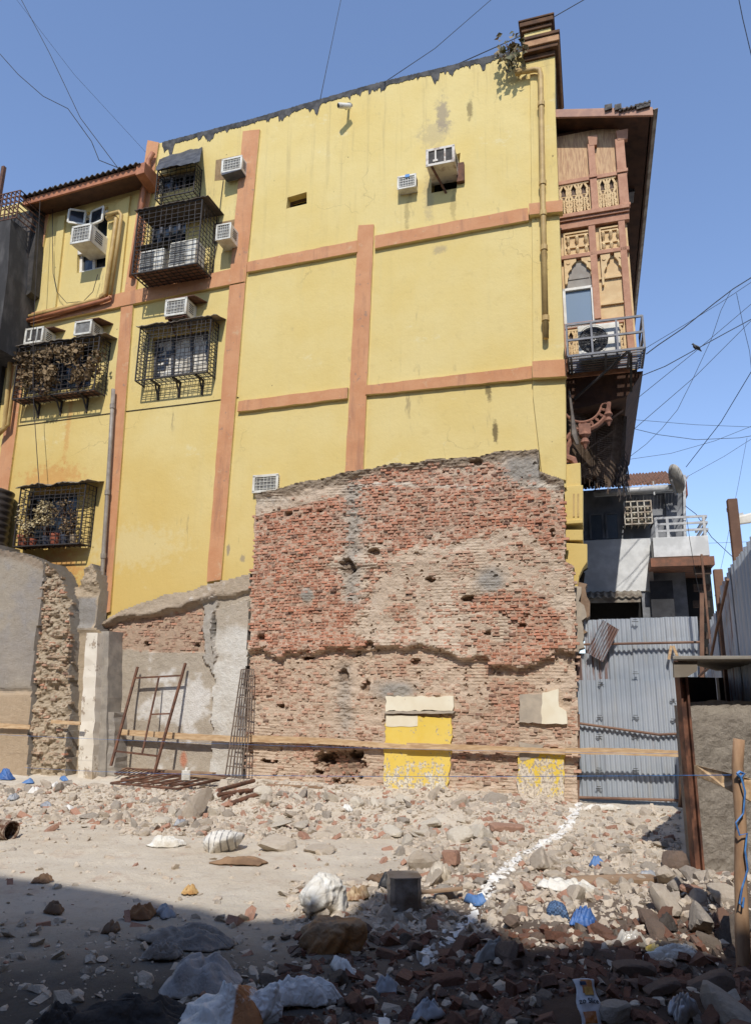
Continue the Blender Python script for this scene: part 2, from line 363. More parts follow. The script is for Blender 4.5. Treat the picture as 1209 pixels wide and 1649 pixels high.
# left wing eave
def eave():
    uA, zA = wall(38, 328, .55); uB, zB = wall(229, 274, .55)
    fa = MB(); fa.hexa([(uA, .52, zA - .06), (uB, .52, zB - .06), (uB, .52, zB + .1), (uA, .52, zA + .1)], [(uA, .57, zA - .06), (uB, .57, zB - .06), (uB, .57, zB + .1), (uA, .57, zA + .1)])
    part('eave_fascia', fa, OPIPE, B)
    n = 220; P = np.zeros((n, 3, 3))
    for i in range(n):
        t = i / (n - 1); u = uA + (uB - uA) * t; z = zA + (zB - zA) * t + .14 + .03 * math.sin(u * 2 * math.pi / .146)
        for j, (w, dz) in enumerate(((.66, -.02), (.2, .08), (-2.4, .75))): P[i, j] = (u, w, z + dz)
    r = MB(); r.grid(P); o = part('corrugated_roof', r, simple('asbestos_sheet', lin(122, 116, 110, .6), lin(88, 82, 78, .6), 3, .9), B); s = o.modifiers.new('s', 'SOLIDIFY'); s.thickness = .012
    so = MB(); so.hexa([(uA, .52, zA - .04), (uB, .52, zB - .04), (uB, 0, zB + .02), (uA, 0, zA + .02)], [(uA, .52, zA - .0), (uB, .52, zB - .0), (uB, 0, zB + .07), (uA, 0, zA + .07)]); part('soffit', so, simple('brown_soffit', lin(120, 84, 60, .6), lin(96, 66, 48, .6)), B)
    end = MB(); end.hexa([(uB - .12, .02, zB - .22), (uB + .1, .02, zB - .2), (uB + .1, .02, zB + .2), (uB - .12, .02, zB + .18)], [(uB - .12, .6, zB - .14), (uB + .1, .6, zB - .12), (uB + .1, .6, zB + .16), (uB - .12, .6, zB + .14)]); part('eave_end', end, OPIPE, B)
eave()
for q in ([(97, 352), (108, 349), (92, 497), (80, 500)], [(190, 330), (212, 318), (196, 474), (176, 479)]):
    m = MB(); m.prism(pxpoly(q), -.01, .06); part('wall_pilaster', m, YEL, B)
# windows
def quad_lerp(q, s, t):
    a = np.array(q[3]) * (1 - s) + np.array(q[2]) * s; b = np.array(q[0]) * (1 - s) + np.array(q[1]) * s; return a * (1 - t) + b * t
def window(key, nx, fm, pane=GLASS, d=-.12, ft=.035, pane_mats=None):
    q = HOLES[key]; f = MB()
    def bar(a, b, r):
        pa = quad_lerp(q, *a); pb = quad_lerp(q, *b); f.bar((pa[0], d, pa[1]), (pb[0], d, pb[1]), (r, .03), up=(0, 1, 0))
    e = .03
    for a, b in (((e, e), (1 - e, e)), ((e, 1 - e), (1 - e, 1 - e)), ((e, e), (e, 1 - e)), ((1 - e, e), (1 - e, 1 - e))): bar(a, b, ft)
    for i in range(1, nx): bar((i / nx, e), (i / nx, 1 - e), ft * .8)
    w = part('window', f, fm, B)
    for i in range(nx):
        p = MB(); c = [quad_lerp(q, i / nx, 0), quad_lerp(q, (i + 1) / nx, 0), quad_lerp(q, (i + 1) / nx, 1), quad_lerp(q, i / nx, 1)]
        dd = d - .025 - .018 * (i % 2); p.prism(c, dd, dd - .006); part('pane', p, pane_mats[i] if pane_mats else pane, w)
    return w
DKFR = simple('dark_window_frame', (.05, .05, .055, 1), (.09, .09, .1, 1), 6, .5)
window('top', 3, simple('pale_window_frame', lin(190, 186, 178, .7), lin(150, 146, 140, .7), 6, .5))
window('mid', 4, simple('grey_window_frame', lin(120, 122, 128, .6), lin(90, 90, 96, .6), 6, .5))
PAPER = simple('newspaper_lined_glass', lin(244, 236, 220, .9), lin(214, 204, 186, .82), 2.6, .7, bump=.1, lo=.45, hi=.55)
window('pasted', 3, DKFR, PAPER)
DBG = simple('dark_blue_glass_piece', (.03, .04, .06, 1), (.05, .06, .08, 1), 5, .3); q = HOLES['pasted']
for (s, t) in ((.06, .1), (.07, .3), (.13, .52), (.16, .3), (.2, .42), (.06, .5), (.1, .74), (.24, .62), (.94, .55), (.95, .38), (.9, .9), (.95, .7)):
    a = quad_lerp(q, s - .045, t - .08); b = quad_lerp(q, s + .045, t + .07); sq = MB(); sq.box(a[0], b[0], -.132, -.136, a[1], b[1]); part('broken_pane', sq, DBG, B)
window('climber', 4, DKFR); window('lowest', 3, DKFR)
wf = window('upper_left', 2, WHITE, ft=.045)
m = MB(); uA, zA = wall(120, 388); uB, zB = wall(178, 372)
for (xa, xb, ya, yb, dy) in ((119, 134, 340, 358, -3), (148, 168, 338, 357, 4)):         # two open sashes of the small upper light
    a = wall(xa, ya, .05); b = wall(xb, yb, .05); s = MB(); z0, z1 = wall(xa, yb + 2, .1)[1], wall(xa, ya, .1)[1]; ua = a[0]; ub = b[0]
    A = (ua, .18 if dy < 0 else .03, 0); Bp = (ub, .0 if dy < 0 else .12, 0)
    for zz in (z0, z1): s.bar((A[0], A[1], zz), (Bp[0], Bp[1], zz), .022)
    for P_ in (A, Bp): s.bar((P_[0], P_[1], z0), (P_[0], P_[1], z1), .022)
    o = part('sash', s, WHITE, wf); g = MB(); g.hexa([(A[0], A[1], z0), (Bp[0], Bp[1], z0), (Bp[0], Bp[1], z1), (A[0], A[1], z1)], [(A[0], A[1] + .006, z0), (Bp[0], Bp[1] + .006, z0), (Bp[0], Bp[1] + .006, z1), (A[0], A[1] + .006, z1)]); part('pane', g, GLASS, wf)
sp = MB(); p = pxpoly([(122, 393), (176, 379), (176, 401), (122, 410)]); sp.prism(p, -.01, -.2); part('infill_panel', sp, WHITE, B)
fr = MB(); q = HOLES['open_vent']
for i in range(4):
    a, b = q[i], q[(i + 1) % 4]; fr.bar((a[0], -.2, a[1]), (b[0], -.2, b[1]), .03, up=(0, 1, 0))
part('vent_frame', fr, simple('old_brown_frame', (.12, .07, .04, 1), (.07, .04, .03, 1)), B)
NBM = simple('bare_cement', lin(176, 146, 106, .7), lin(150, 122, 88, .65), 5, .95)   # bare cement niches round the two air conditioners
for q in ([(348, 258), (390, 249), (388, 287), (346, 291)], [(345, 360), (385, 352), (380, 388), (342, 393)]): nb = MB(); nb.prism(pxpoly(q), -.005, .004); part('cement_patch', nb, NBM, B)
# rendered skin line cut into the wall
ln = MB(); pts = [wall(x, y) for x, y in ((30, 686), (110, 675), (200, 663), (300, 651), (385, 640))]; ln.tube([(u, .012 if i else .01, z) for i, (u, z) in enumerate(pts)], .008, 5)
solo('wall_cable', ln, IRON, 'thin dark cable running level across the yellow wall below the caged windows', 'cable')

# ------------------------------------------------------------------ pipes on the wall
def pipe(name, label, mat, pts, r, collars=(), wallf=True):
    t = thing(name, label, 'pipe', pts[-1]); m = MB(); m.tube(pts, r, 10); part('tube', m, mat, t, smooth=True)
    for i, f in collars:
        a = np.array(pts[i], float); b = np.array(pts[i + 1], float); c = a + (b - a) * f; d = (b - a) / np.linalg.norm(b - a) * .05
        k = MB(); k.tube([c - d, c + d], r * 1.3, 10); k.bar((c[0], c[1], c[2]), (c[0], -.01, c[2]), .012); part('collar', k, mat, t, smooth=False)
    return t
def P3(x, y, w): u, z = wall(x, y, w); return (u, w, z)
pipe('drain_pipe', 'yellow drainpipe dropping from the tower past the upper orange band', YPIPE,
     [P3(829, 117, .14), P3(860, 112, .14), P3(868, 113, .14), P3(870, 122, .14), P3(874, 340, .16), P3(878.5, 545, .16)], .055, ((3, .22), (3, .8), (4, .02), (4, .3), (4, .85), (0, .15)))
pipe('drain_pipe', 'weathered grey pipe climbing the orange column from the broken wall', GPIPE, [P3(183, 627, .16), P3(178, 720, .16), P3(162, 975, .16), P3(158, 1012, .18)], .045, ((0, .3), (1, .3), (1, .7)))
pipe('drain_pipe', 'orange painted pipe down the column beside the tarpaulin awning', OPIPE, [P3(247, 246, .16), P3(240, 258, .16), P3(236, 280, .16), P3(212, 446, .16)], .06, ((1, .5),))
pipe('drain_pipe', 'pair member of yellow pipes turning at the small white window, nearer the window', YPIPE, [P3(172, 352, .12), P3(184, 347, .12), P3(188, 352, .12), P3(170, 474, .12), P3(160, 482, .12), P3(100, 497, .12), P3(28, 515, .12)], .055, ((3, .4),))
pipe('drain_pipe', 'outer yellow pipe turning at the small white window, ending on the orange band', YPIPE, [P3(172, 346, .2), P3(192, 341, .2), P3(196, 346, .2), P3(178, 474, .2)], .045)
pipe('drain_pipe', 'long orange pipe sloping along the orange band above two air conditioners', OPIPE, [P3(178, 480, .16), P3(168, 484, .16), P3(34, 519, .16)], .05)
pipe('drain_pipe', 'yellow pipe running down the far edge beside the climbing plants', YPIPE, [P3(27, 516, .2), P3(22, 530, .2), P3(8, 690, .2), P3(-3, 700, .2)], .055)
pipe('drain_pipe', 'second yellow pipe beside the orange column edge, inner one', YPIPE, [P3(38, 522, .2), P3(34, 535, .2), P3(14, 685, .2), P3(2, 692, .2)], .04)

# ------------------------------------------------------------------ air conditioners
def ac(label, front, w, grille='grid', mat=WMET, tilt=0, back=-.1, coil=COIL, group='air conditioners on the yellow wall'):
    """front: pixel (x0, y_top_left, y_bot_left, x1, y_top_right, y_bot_right) of the front face, w metres out of the wall."""
    x0, ya, yb, x1, yc, yd = front
    u0 = (wall(x0, ya, w)[0] + wall(x0, yb, w)[0]) / 2; u1 = (wall(x1, yc, w)[0] + wall(x1, yd, w)[0]) / 2
    z1 = (wall(x0, ya, w)[1] + wall(x1, yc, w)[1]) / 2; z0 = (wall(x0, yb, w)[1] + wall(x1, yd, w)[1]) / 2
    t = thing('air_conditioner', label, 'air conditioner', ((u0 + u1) / 2, w / 2, z0), group=group)
    c = MB(); c.box(u0, u1, back, w - .03, z0, z1); part('casing', c, mat, t, bevel=.012)
    side = MB(); H = z1 - z0
    for i in range(5):
        z = z0 + H * (.28 + .12 * i); wb = max(back, w - .7) + .1 if back < -.5 else max(back, 0); side.box(u1 - .002, u1 + .004, wb + (w - wb) * .3, wb + (w - wb) * .72, z, z + H * .05)
    part('side_vent', side, COILD, t)
    f = MB(); b = min(.05, (u1 - u0) * .08)
    f.box(u0 - .01, u1 + .01, w - .03, w, z1 - b, z1 + .01); f.box(u0 - .01, u1 + .01, w - .03, w, z0 - .01, z0 + b); f.box(u0 - .01, u0 + b, w - .03, w, z0, z1); f.box(u1 - b, u1 + .01, w - .03, w, z0, z1)
    part('front_frame', f, mat, t, bevel=.006)
    k = MB(); k.box(u0 + b, u1 - b, w - .029, w - .022, z0 + b, z1 - b); part('coil', k, coil, t)
    g = MB()
    if grille == 'grid':
        for i in range(1, 7): u = u0 + (u1 - u0) * i / 7; g.box(u - .004, u + .004, w - .021, w - .012, z0 + b, z1 - b)
        for i in range(1, 5): z = z0 + H * i / 5; g.box(u0 + b, u1 - b, w - .011, w - .006, z - .004, z + .004)
        part('grille', g, mat, t)
    elif grille == 'thirds':
        for i in (1, 2): u = u0 + (u1 - u0) * i / 3; g.box(u - .016, u + .016, w - .021, w - .002, z0 + b, z1 - b)
        part('grille_bar', g, mat, t); d = MB(); d.box(u0 + (u1 - u0) * .25, u0 + (u1 - u0) * .42, w, w + .02, z0 + H * .17, z0 + H * .28); part('drain_spout', d, mat, t)
    return t, (u0, u1, z0, z1)
def angle_frame(t, u0, u1, z0, w, mat=RUST):
    m = MB()
    for u in (u0 + .06, u1 - .06): m.bar((u, 0, z0 - .03), (u, w, z0 - .03), .018); m.bar((u, 0, z0 - .03 - w * .6), (u, w * .85, z0 - .04), .014)
    m.bar((u0, w - .03, z0 - .03), (u1, w - .03, z0 - .03), .018); part('support_bracket', m, mat, t)
t, _ = ac('small white air conditioner in a cement niche beside the tarpaulin awning', (357, 257, 280, 389, 250, 270), .3)
tr = MB(); a = _; tr.hexa([(a[0] + .02, .05, a[2] - .05), (a[1], .05, a[2] - .02), (a[1], .31, a[2] - .02), (a[0] + .02, .31, a[2] - .07)], [(a[0] + .02, .05, a[2] - .01), (a[1], .05, a[2] - .01), (a[1], .31, a[2] - .01), (a[0] + .02, .31, a[2] - .01)]); part('drip_tray', tr, simple('slate_blue_tray', lin(120, 122, 130, .6), lin(96, 98, 108, .6)), t)
t, a = ac('white air conditioner in a cement niche just right of the big balcony cage', (348, 363, 388, 371, 358, 381), .42)
t, a = ac('small white air conditioner with a blue tag, beside a larger rusty one', (640, 285, 305, 669, 279, 299), .2)
bt = MB(); bt.box(a[0] + (a[1] - a[0]) * .42, a[0] + (a[1] - a[0]) * .66, .2, .206, a[3] - .05, a[3] + .015); part('tag', bt, simple('blue_tag', (.12, .28, .55, 1), None, bump=0), t)
t, a = ac('large rust-edged air conditioner with three dark openings high on the blank wall', (686, 242, 268, 731, 232, 259), .5, 'thirds', simple('rust_stained_enamel', lin(222, 212, 196, .8), lin(150, 108, 78, .6), 5, .6, lo=.5, hi=.75), coil=COILD)
b = MB(); b.box(a[1] - .03, a[1] + .12, .0, .09, a[2] - .15, a[3] - .1); b.bar((a[0] + .1, .48, a[2]), (a[0] + .3, .0, a[2] - .3), .018); part('support_bracket', b, RUST, t)
ac('white air conditioner set flush in the wall at the corner of the bare brick', (407, 766, 794, 447, 763, 790), .1)
t, a = ac('boxy white air conditioner above the paper-lined caged window', (266, 484, 510, 300, 478, 503), .42); angle_frame(t, a[0], a[1], a[2], .4)
lid = MB(); lid.hexa([(a[0] - .1, 0, a[3] + .06), (a[1] + .25, 0, a[3] + .06), (a[1] + .16, .4, a[3] + .02), (a[0], .4, a[3] + .02)], [(a[0] - .1, 0, a[3] + .08), (a[1] + .25, 0, a[3] + .08), (a[1] + .16, .4, a[3] + .04), (a[0], .4, a[3] + .04)]); part('rain_cover', lid, RUST, t)
t, a = ac('white air conditioner with three dark openings at the far edge above the climbers', (40, 531, 554, 69, 525, 549), .42, 'thirds', coil=COILD)
lid = MB(); lid.hexa([(a[0] + .2, 0, a[3] + .06), (a[1] + .25, 0, a[3] + .06), (a[1] + .16, .3, a[3] + .02), (a[0] + .2, .3, a[3] + .02)], [(a[0] + .2, 0, a[3] + .08), (a[1] + .25, 0, a[3] + .08), (a[1] + .16, .3, a[3] + .04), (a[0] + .2, .3, a[3] + .04)]); part('rain_cover', lid, RUST, t)
t, a = ac('plain white air conditioner above the inner end of the climber cage', (120, 520, 540, 147, 513, 535), .42, 'none')
lid = MB(); lid.hexa([(a[0] - .1, 0, a[3] + .06), (a[1] + .25, 0, a[3] + .06), (a[1] + .16, .4, a[3] + .02), (a[0], .4, a[3] + .02)], [(a[0] - .1, 0, a[3] + .08), (a[1] + .25, 0, a[3] + .08), (a[1] + .16, .4, a[3] + .04), (a[0], .4, a[3] + .04)]); part('rain_cover', lid, RUST, t)
ac('big white air conditioner jutting far out of the small white window', (115, 367, 392, 146, 358, 387), .6)

# ------------------------------------------------------------------ window cages
def cage(label, bl, br, tl, w, nx, nz, canopy=None, cmat=TIN, brackets=(), top_frac=1., r=.0055, group='iron window cages'):
    u0, u1 = wall(*bl, w)[0], wall(*br, w)[0]; z0 = (wall(*bl, w)[1] + wall(*br, w)[1]) / 2; z1 = wall(*tl, w)[1]
    t = thing('window_cage', label, 'window cage', ((u0 + u1) / 2, w / 2, z0), group=group)
    f = MB()
    for u in (u0, u1):
        f.bar((u, w, z0), (u, w, z1), .012); f.bar((u, 0, z0), (u, w, z0), .012); f.bar((u, 0, z1), (u, w, z1), .01); f.bar((u, .015, z0), (u, .015, z1), .01)
    for z in (z0, z1): f.bar((u0, w, z), (u1, w, z), .012)
    part('frame', f, IRON, t)
    g = MB()
    Rb = rnd(int(bl[0])); jj = lambda s=.012: Rb.gauss(0, s)
    for i in range(1, nx): u = u0 + (u1 - u0) * i / nx + jj(); g.bar((u, w, z0), (u + jj(.006), w + jj(.008), (z0 + z1) / 2), r); g.bar((u + jj(.006), w + jj(.008), (z0 + z1) / 2), (u + jj(), w, z1), r)
    for i in range(1, nz): z = z0 + (z1 - z0) * i / nz + jj(); g.bar((u0, w, z), ((u0 + u1) / 2, w, z + jj(.01)), r); g.bar(((u0 + u1) / 2, w, z + jj(.01)), (u1, w, z + jj()), r)
    part('front_grille', g, IRON, t)
    for u in (u0, u1):
        g = MB(); n = max(3, int(w / .13))
        for i in range(1, n): g.bar((u, w * i / n, z0), (u, w * i / n, z1), r)
        for i in range(1, nz): z = z0 + (z1 - z0) * i / nz; g.bar((u, 0, z), (u, w, z), r)
        part('side_grille', g, IRON, t)
    g = MB(); n = max(3, int(w / .11))
    for i in range(1, nx): u = u0 + (u1 - u0) * i / nx; g.bar((u, 0, z0), (u, w, z0), r)
    for i in range(1, n): g.bar((u0, w * i / n, z0), (u1, w * i / n, z0), r)
    part('floor_grille', g, IRON, t)
    if canopy is not None:
        over, rise, cr = canopy; n = 28; P = np.zeros((n, 6, 3)); R = rnd(int(bl[0] * 7 + bl[1]))
        for i in range(n):
            s = i / (n - 1)
            for j in range(6):
                q = j / 5; u = u0 - .08 + (u1 - u0 + .24) * s; d = (w + over) * (1 - q)
                P[i, j] = (u, d, z1 + .03 + rise * q + cr * float(fbm(u * 3.1, d * 3 + 5, 5, 3)) * (1 - .7 * q) + .012 * math.sin(u * 40) * (1 - q))
        m = MB(); m.grid(P); o = part('canopy', m, cmat, t); s = o.modifiers.new('s', 'SOLIDIFY'); s.thickness = .012
    for b in brackets:
        m = MB(); u = u0 + (u1 - u0) * b; m.bar((u, 0, z0 - .02), (u, w * .95, z0 - .02), .02); m.bar((u, .015, z0 - .35), (u, .015, z0), .018); m.bar((u, .02, z0 - .3), (u, w * .5, z0 - .03), .014); part('bracket', m, IRON, t)
    return t, (u0, u1, z0, z1)
TARP = simple('black_tarpaulin', (.028, .028, .03, 1), (.07, .07, .072, 1), 5, .6, bump=.4, bs=9)
t, a = cage('slim window cage under a black tarpaulin awning near the roof line', (250, 322), (312, 306), (250, 276), .28, 8, 7)
P = np.zeros((26, 7, 3)); qa = [P3(251, 272, .55), P3(322, 257, .55), P3(326, 236, .02), P3(258, 255, .02)]
for i in range(26):
    for j in range(7):
        s, q = i / 25, j / 6; p = (np.array(qa[0]) * (1 - s) + np.array(qa[1]) * s) * (1 - q) + (np.array(qa[3]) * (1 - s) + np.array(qa[2]) * s) * q
        p[2] += .05 * float(fbm(s * 6, q * 4, 9, 3)) - (.07 * vnoise(s * 9, 1., 4) if j == 0 else 0); P[i, j] = p
m = MB(); m.grid(P); o = part('awning', m, TARP, t); s_ = o.modifiers.new('s', 'SOLIDIFY'); s_.thickness = .01
t, a = cage('deep balcony cage holding two outdoor cooling units', (213, 442), (318, 423), (222, 342), .66, 11, 14, (.05, .03, .02), simple('dark_rusted_sheet', (.06, .045, .036, 1), (.1, .075, .06, 1)), ())
BIGC = a
fl = MB(); fl.box(a[0] + .05, a[1] - .05, .1, .62, a[2] + .01, a[2] + .03); part('floor_plate', fl, RUST, t)
sh = MB(); sh.box(a[0] + .02, a[0] + (a[1] - a[0]) * .55, .3, .64, a[2] + .68, a[2] + .7); part('shelf', sh, IRON, t)
def outdoor_unit(label, u0, u1, w0, w1, z0, z1, fan=None, group='outdoor cooling units'):
    t = thing('outdoor_unit', label, 'air conditioner', ((u0 + u1) / 2, (w0 + w1) / 2, z0), group=group)
    c = MB(); c.box(u0, u1, w0, w1, z0, z1); part('casing', c, WMET, t, bevel=.015); H = z1 - z0; L = u1 - u0
    if fan:
        cx, cz, r = u0 + L * fan, z0 + H * .5, H * .42
        d = MB(); d.hexa([(cx + r * math.cos(k * math.pi / 16), w1 + .001, cz + r * math.sin(k * math.pi / 16)) for k in range(32)], [(cx + r * math.cos(k * math.pi / 16), w1 + .006, cz + r * math.sin(k * math.pi / 16)) for k in range(32)]); part('fan_opening', d, simple('fan_dark', (.02, .02, .022, 1), None, bump=0), t)
        for k in range(5):
            b = MB(); a0 = k * 2 * math.pi / 5; pts = [(cx + q * math.cos(a0 + s), cz + q * math.sin(a0 + s)) for q, s in ((.05, -.3), (r * .9, -.1), (r * .92, .55), (.06, .5))]
            b.hexa([(p[0], w1 + .01 + .012 * (i > 1), p[1]) for i, p in enumerate(pts)], [(p[0], w1 + .014 + .012 * (i > 1), p[1]) for i, p in enumerate(pts)]); part('fan_blade', b, simple('fan_grey', (.09, .09, .09, 1), None, bump=0), t)
        h = MB(); h.tube([(cx, w1 + .008, cz), (cx, w1 + .05, cz)], .05, 12); part('fan_hub', h, WHITE, t)
        g = MB()
        for q in (1., .8, .6, .4): g.tube([(cx + r * q * math.cos(k * math.pi / 16), w1 + .055, cz + r * q * math.sin(k * math.pi / 16)) for k in range(33)], .004, 4)
        for k in range(8): g.bar((cx, w1 + .055, cz), (cx + r * math.cos(k * math.pi / 4), w1 + .055, cz + r * math.sin(k * math.pi / 4)), .003)
        part('fan_guard', g, COILD, t)
    else:
        g = MB()
        for i in range(10): z = z0 + H * (.1 + .085 * i); g.box(u0 + .03, u0 + L * .62, w1, w1 + .012, z, z + H * .045)
        part('louvre', g, COIL, t)
    return t
H0 = a[2] + .04; LU = a[1] - a[0]
outdoor_unit('white outdoor unit inside the balcony cage, beside the orange column', a[0] + LU * .06, a[0] + LU * .43, .2, .58, H0, H0 + .55)
outdoor_unit('white outdoor unit inside the balcony cage, away from the orange column', a[0] + LU * .53, a[0] + LU * .93, .2, .6, H0, H0 + .62)
cage('square-mesh cage over the paper-lined three-light window', (218, 615), (334, 597), (225, 529), .34, 15, 14, (.06, .09, .05), TIN, (.22, .52, .84))
t4, C4 = cage('wide cage overgrown by dry brown climbers', (20, 646), (152, 624), (34, 560), .38, 15, 12, (.05, .08, .05), TIN, (.2, .48, .8))
t5, C5 = cage('lowest cage crowded with potted plants under a bent tin sheet', (22, 879), (128, 876), (32, 787), .36, 13, 13, (.08, .1, .09), TIN, ())
for t_, C_ in ((t4, C4), (t5, C5)):
    b = MB(); b.box(C_[0] + .03, C_[1] - .03, .04, .3, C_[2] + .008, C_[2] + .02); part('shelf_board', b, RUST, t_)

# ------------------------------------------------------------------ plants
LEAFD = Mat('dry_leaf', .8); n_ = LEAFD.noise(3, 2); LEAFD.col(LEAFD.mix(LEAFD.ramp(n_, .35, .65), lin(166, 138, 98, .68), lin(118, 94, 62, .62))); LEAFD = LEAFD.m
LEAFP = Mat('dusty_pale_leaf', .8); n_ = LEAFP.noise(4, 2); LEAFP.col(LEAFP.mix(LEAFP.ramp(n_, .35, .65), lin(226, 206, 160, .75), lin(176, 154, 108, .68))); LEAFP = LEAFP.m
LEAFG = Mat('dusty_green_leaf', .7); n_ = LEAFG.noise(5, 2); LEAFG.col(LEAFG.mix(LEAFG.ramp(n_, .35, .65), lin(110, 108, 66, .6), lin(166, 142, 102, .6))); LEAFG = LEAFG.m
def leaf(m, c, L, R, droop=.3):
    a = R.uniform(0, 6.283); e = R.uniform(-.9, .7) - droop; d = np.array([math.cos(a) * math.cos(e), math.sin(a) * math.cos(e), math.sin(e)])
    s = np.cross(d, [R.uniform(-1, 1), R.uniform(-1, 1), R.uniform(-.3, 1)]); s /= max(np.linalg.norm(s), 1e-6); n = np.cross(d, s); c = np.array(c)
    w = L * R.uniform(.28, .42); mid = c + d * L * .5 + n * L * .1
    m.add([c, mid + s * w, c + d * L - n * L * .12, mid - s * w, mid - n * L * .07], [(0, 1, 4), (1, 2, 4), (2, 3, 4), (3, 0, 4)])
def plant(name, label, cat, org, blobs, nleaf, L, mat, stems, seed, group=None, droop=.3):
    t = thing(name, label, cat, org, group=group); R = rnd(seed); m = MB(); tot = sum(b[3] * b[4] * b[5] for b in blobs)
    for (x, y, z, rx, ry, rz) in blobs:
        for _k in range(int(nleaf * rx * ry * rz / tot) + 1):
            while True:
                p = [R.uniform(-1, 1) for _ in range(3)]
                if sum(q * q for q in p) <= 1: break
            leaf(m, (x + p[0] * rx, y + p[1] * ry, z + p[2] * rz), L * R.uniform(.6, 1.3), R, droop)
    part('foliage', m, mat, t, recalc=False); s = MB()
    for pts in stems: s.tube(pts, [.012 * (1 - .6 * i / len(pts)) for i in range(len(pts))], 5)
    part('stem', s, RUST, t); return t
def cageplant(label, px, py, w, base, blobpx, n, L, mat, seed, droop=.3, name='climbing_plant', cat='plant', group='plants in the window cages'):
    bl = []; st = []; b = P3(*base, w * .6)
    for (x, y, rx, ry) in blobpx:
        c = P3(x, y, w); k = abs(wall(x + rx, y, w)[0] - c[0]); kz = abs(wall(x, y - ry, w)[1] - c[2]); bl.append((c[0], w, c[2], k, .14, kz)); mid = ((b[0] + c[0]) / 2 + .05, w * .75, (b[2] + c[2]) / 2); st.append([b, mid, c])
    return plant(name, label, cat, b, bl, n, L, mat, st, seed, group, droop)
cageplant('dry brown climber bursting through the outer end of the wide cage', 60, 600, .42, (66, 640), [(60, 590, 26, 22), (40, 578, 16, 12), (85, 565, 22, 12), (45, 610, 18, 14), (75, 615, 16, 20), (85, 605, 10, 18)], 760, .105, LEAFD, 1)
cageplant('dry brown climber hanging from the inner end of the wide cage', 120, 590, .4, (125, 632), [(115, 575, 20, 14), (125, 560, 14, 10), (138, 600, 14, 16), (150, 585, 12, 18), (160, 570, 8, 8), (122, 602, 8, 18)], 460, .105, LEAFD, 2)
cageplant('round cream-leaved shrub in the middle of the lowest cage', 72, 835, .3, (72, 872), [(72, 822, 14, 18), (62, 840, 11, 10), (78, 838, 8, 10)], 650, .06, LEAFP, 3, name='potted_shrub')
cageplant('straggly pale plant at the outer end of the lowest cage', 40, 850, .3, (42, 874), [(38, 815, 5, 18), (36, 840, 8, 16), (46, 852, 10, 14), (42, 865, 10, 8)], 320, .06, LEAFP, 4, name='potted_shrub')
cageplant('tall thin plant at the inner end of the lowest cage', 110, 840, .28, (108, 872), [(97, 825, 8, 14), (113, 815, 5, 14), (117, 845, 6, 22), (105, 848, 8, 12), (100, 808, 10, 5)], 380, .06, LEAFD, 5, name='potted_shrub')
u_, z_ = wall(826, 92)
plant('fig_sapling', 'wild fig sapling rooted in the parapet beside the tower', 'plant', (u_, .05, wall(833, 110)[1]),
      [P3(x, y, .3) + (r * .013, .22, r * .013) for x, y, r in ((812, 70, 13), (828, 66, 12), (840, 78, 10), (822, 82, 16), (808, 90, 12), (830, 96, 13), (838, 66, 8), (814, 105, 8))], 95, .15, LEAFG,
      [[P3(834, 110, .02), P3(828, 95, .25), P3(x, y, .3)] for x, y in ((812, 68), (828, 64), (842, 76), (808, 90), (815, 105))], 6, droop=.6)
u_, z_ = wall(28, 700, .3)
def pot(label, px, py, w, r, h, mat):
    u, z = wall(px, py, w); z = C5[2] + .022; t = thing('flower_pot', label, 'flower pot', (u, w, z), group='flower pots in the lowest cage'); m = MB(); n = 16
    ring = lambda rr, zz: [(u + rr * math.cos(2 * math.pi * k / n), w + rr * math.sin(2 * math.pi * k / n), zz) for k in range(n)]
    m.hexa(ring(r * .7, z), ring(r, z + h * .8)); part('body', m, mat, t, smooth=False); m = MB(); m.hexa(ring(r * 1.1, z + h * .8), ring(r * 1.12, z + h)); part('rim', m, mat, t)
TERRA = simple('terracotta', lin(196, 112, 84, .7), lin(160, 86, 62, .65), 6, .9); BLUEP = simple('blue_grey_plastic', lin(86, 92, 108, .6), lin(66, 70, 84, .6), 5, .5); CEMP = simple('pale_pot', lin(196, 172, 140, .7), lin(160, 140, 112, .7))
pot('large terracotta pot at the outer end of the lowest cage', 38, 872, .22, .12, .24, TERRA); pot('small terracotta pot second from the outer end of the lowest cage', 53, 874, .22, .08, .15, TERRA)
pot('blue-grey plastic pot beside the flared terracotta pot', 75, 872, .22, .085, .19, BLUEP); pot('flared terracotta pot in the middle of the lowest cage', 89, 872, .22, .11, .24, TERRA)
pot('dark blue-grey pot between terracotta and pale pots', 105, 871, .22, .095, .2, BLUEP); pot('pale cement pot at the inner end of the lowest cage', 118, 872, .22, .075, .2, CEMP)
# ------------------------------------------------------------------ small fixtures
c = P3(556, 168, .3); t = thing('security_camera', 'small white security camera under the parapet', 'camera', P3(562, 170, 0)); m = MB(); m.tube([(c[0] - .13, .36, c[2] - .05), (c[0] + .08, .2, c[2] + .02)], .06, 10); part('body', m, WHITE, t, smooth=True)
m = MB(); m.tube([(c[0] - .145, .37, c[2] - .055), (c[0] - .13, .36, c[2] - .05)], .045, 10); part('lens', m, DARK, t); m = MB(); m.bar(P3(562, 172, 0), (c[0], .26, c[2]), .025); m.tube([P3(562, 172, 0), P3(562, 172, .02)], .09, 10); part('mount', m, WHITE, t)
def wirew(label, pts, w, r=.008, mat=IRON): m = MB(); m.tube([P3(x, y, w) for x, y in pts], r, 5); return solo('wall_cable', m, mat, label, 'cable')
wirew('thin cable dropping past the two niche air conditioners', [(360, 288), (356, 320), (352, 360), (350, 392), (344, 420), (340, 447)], .03)
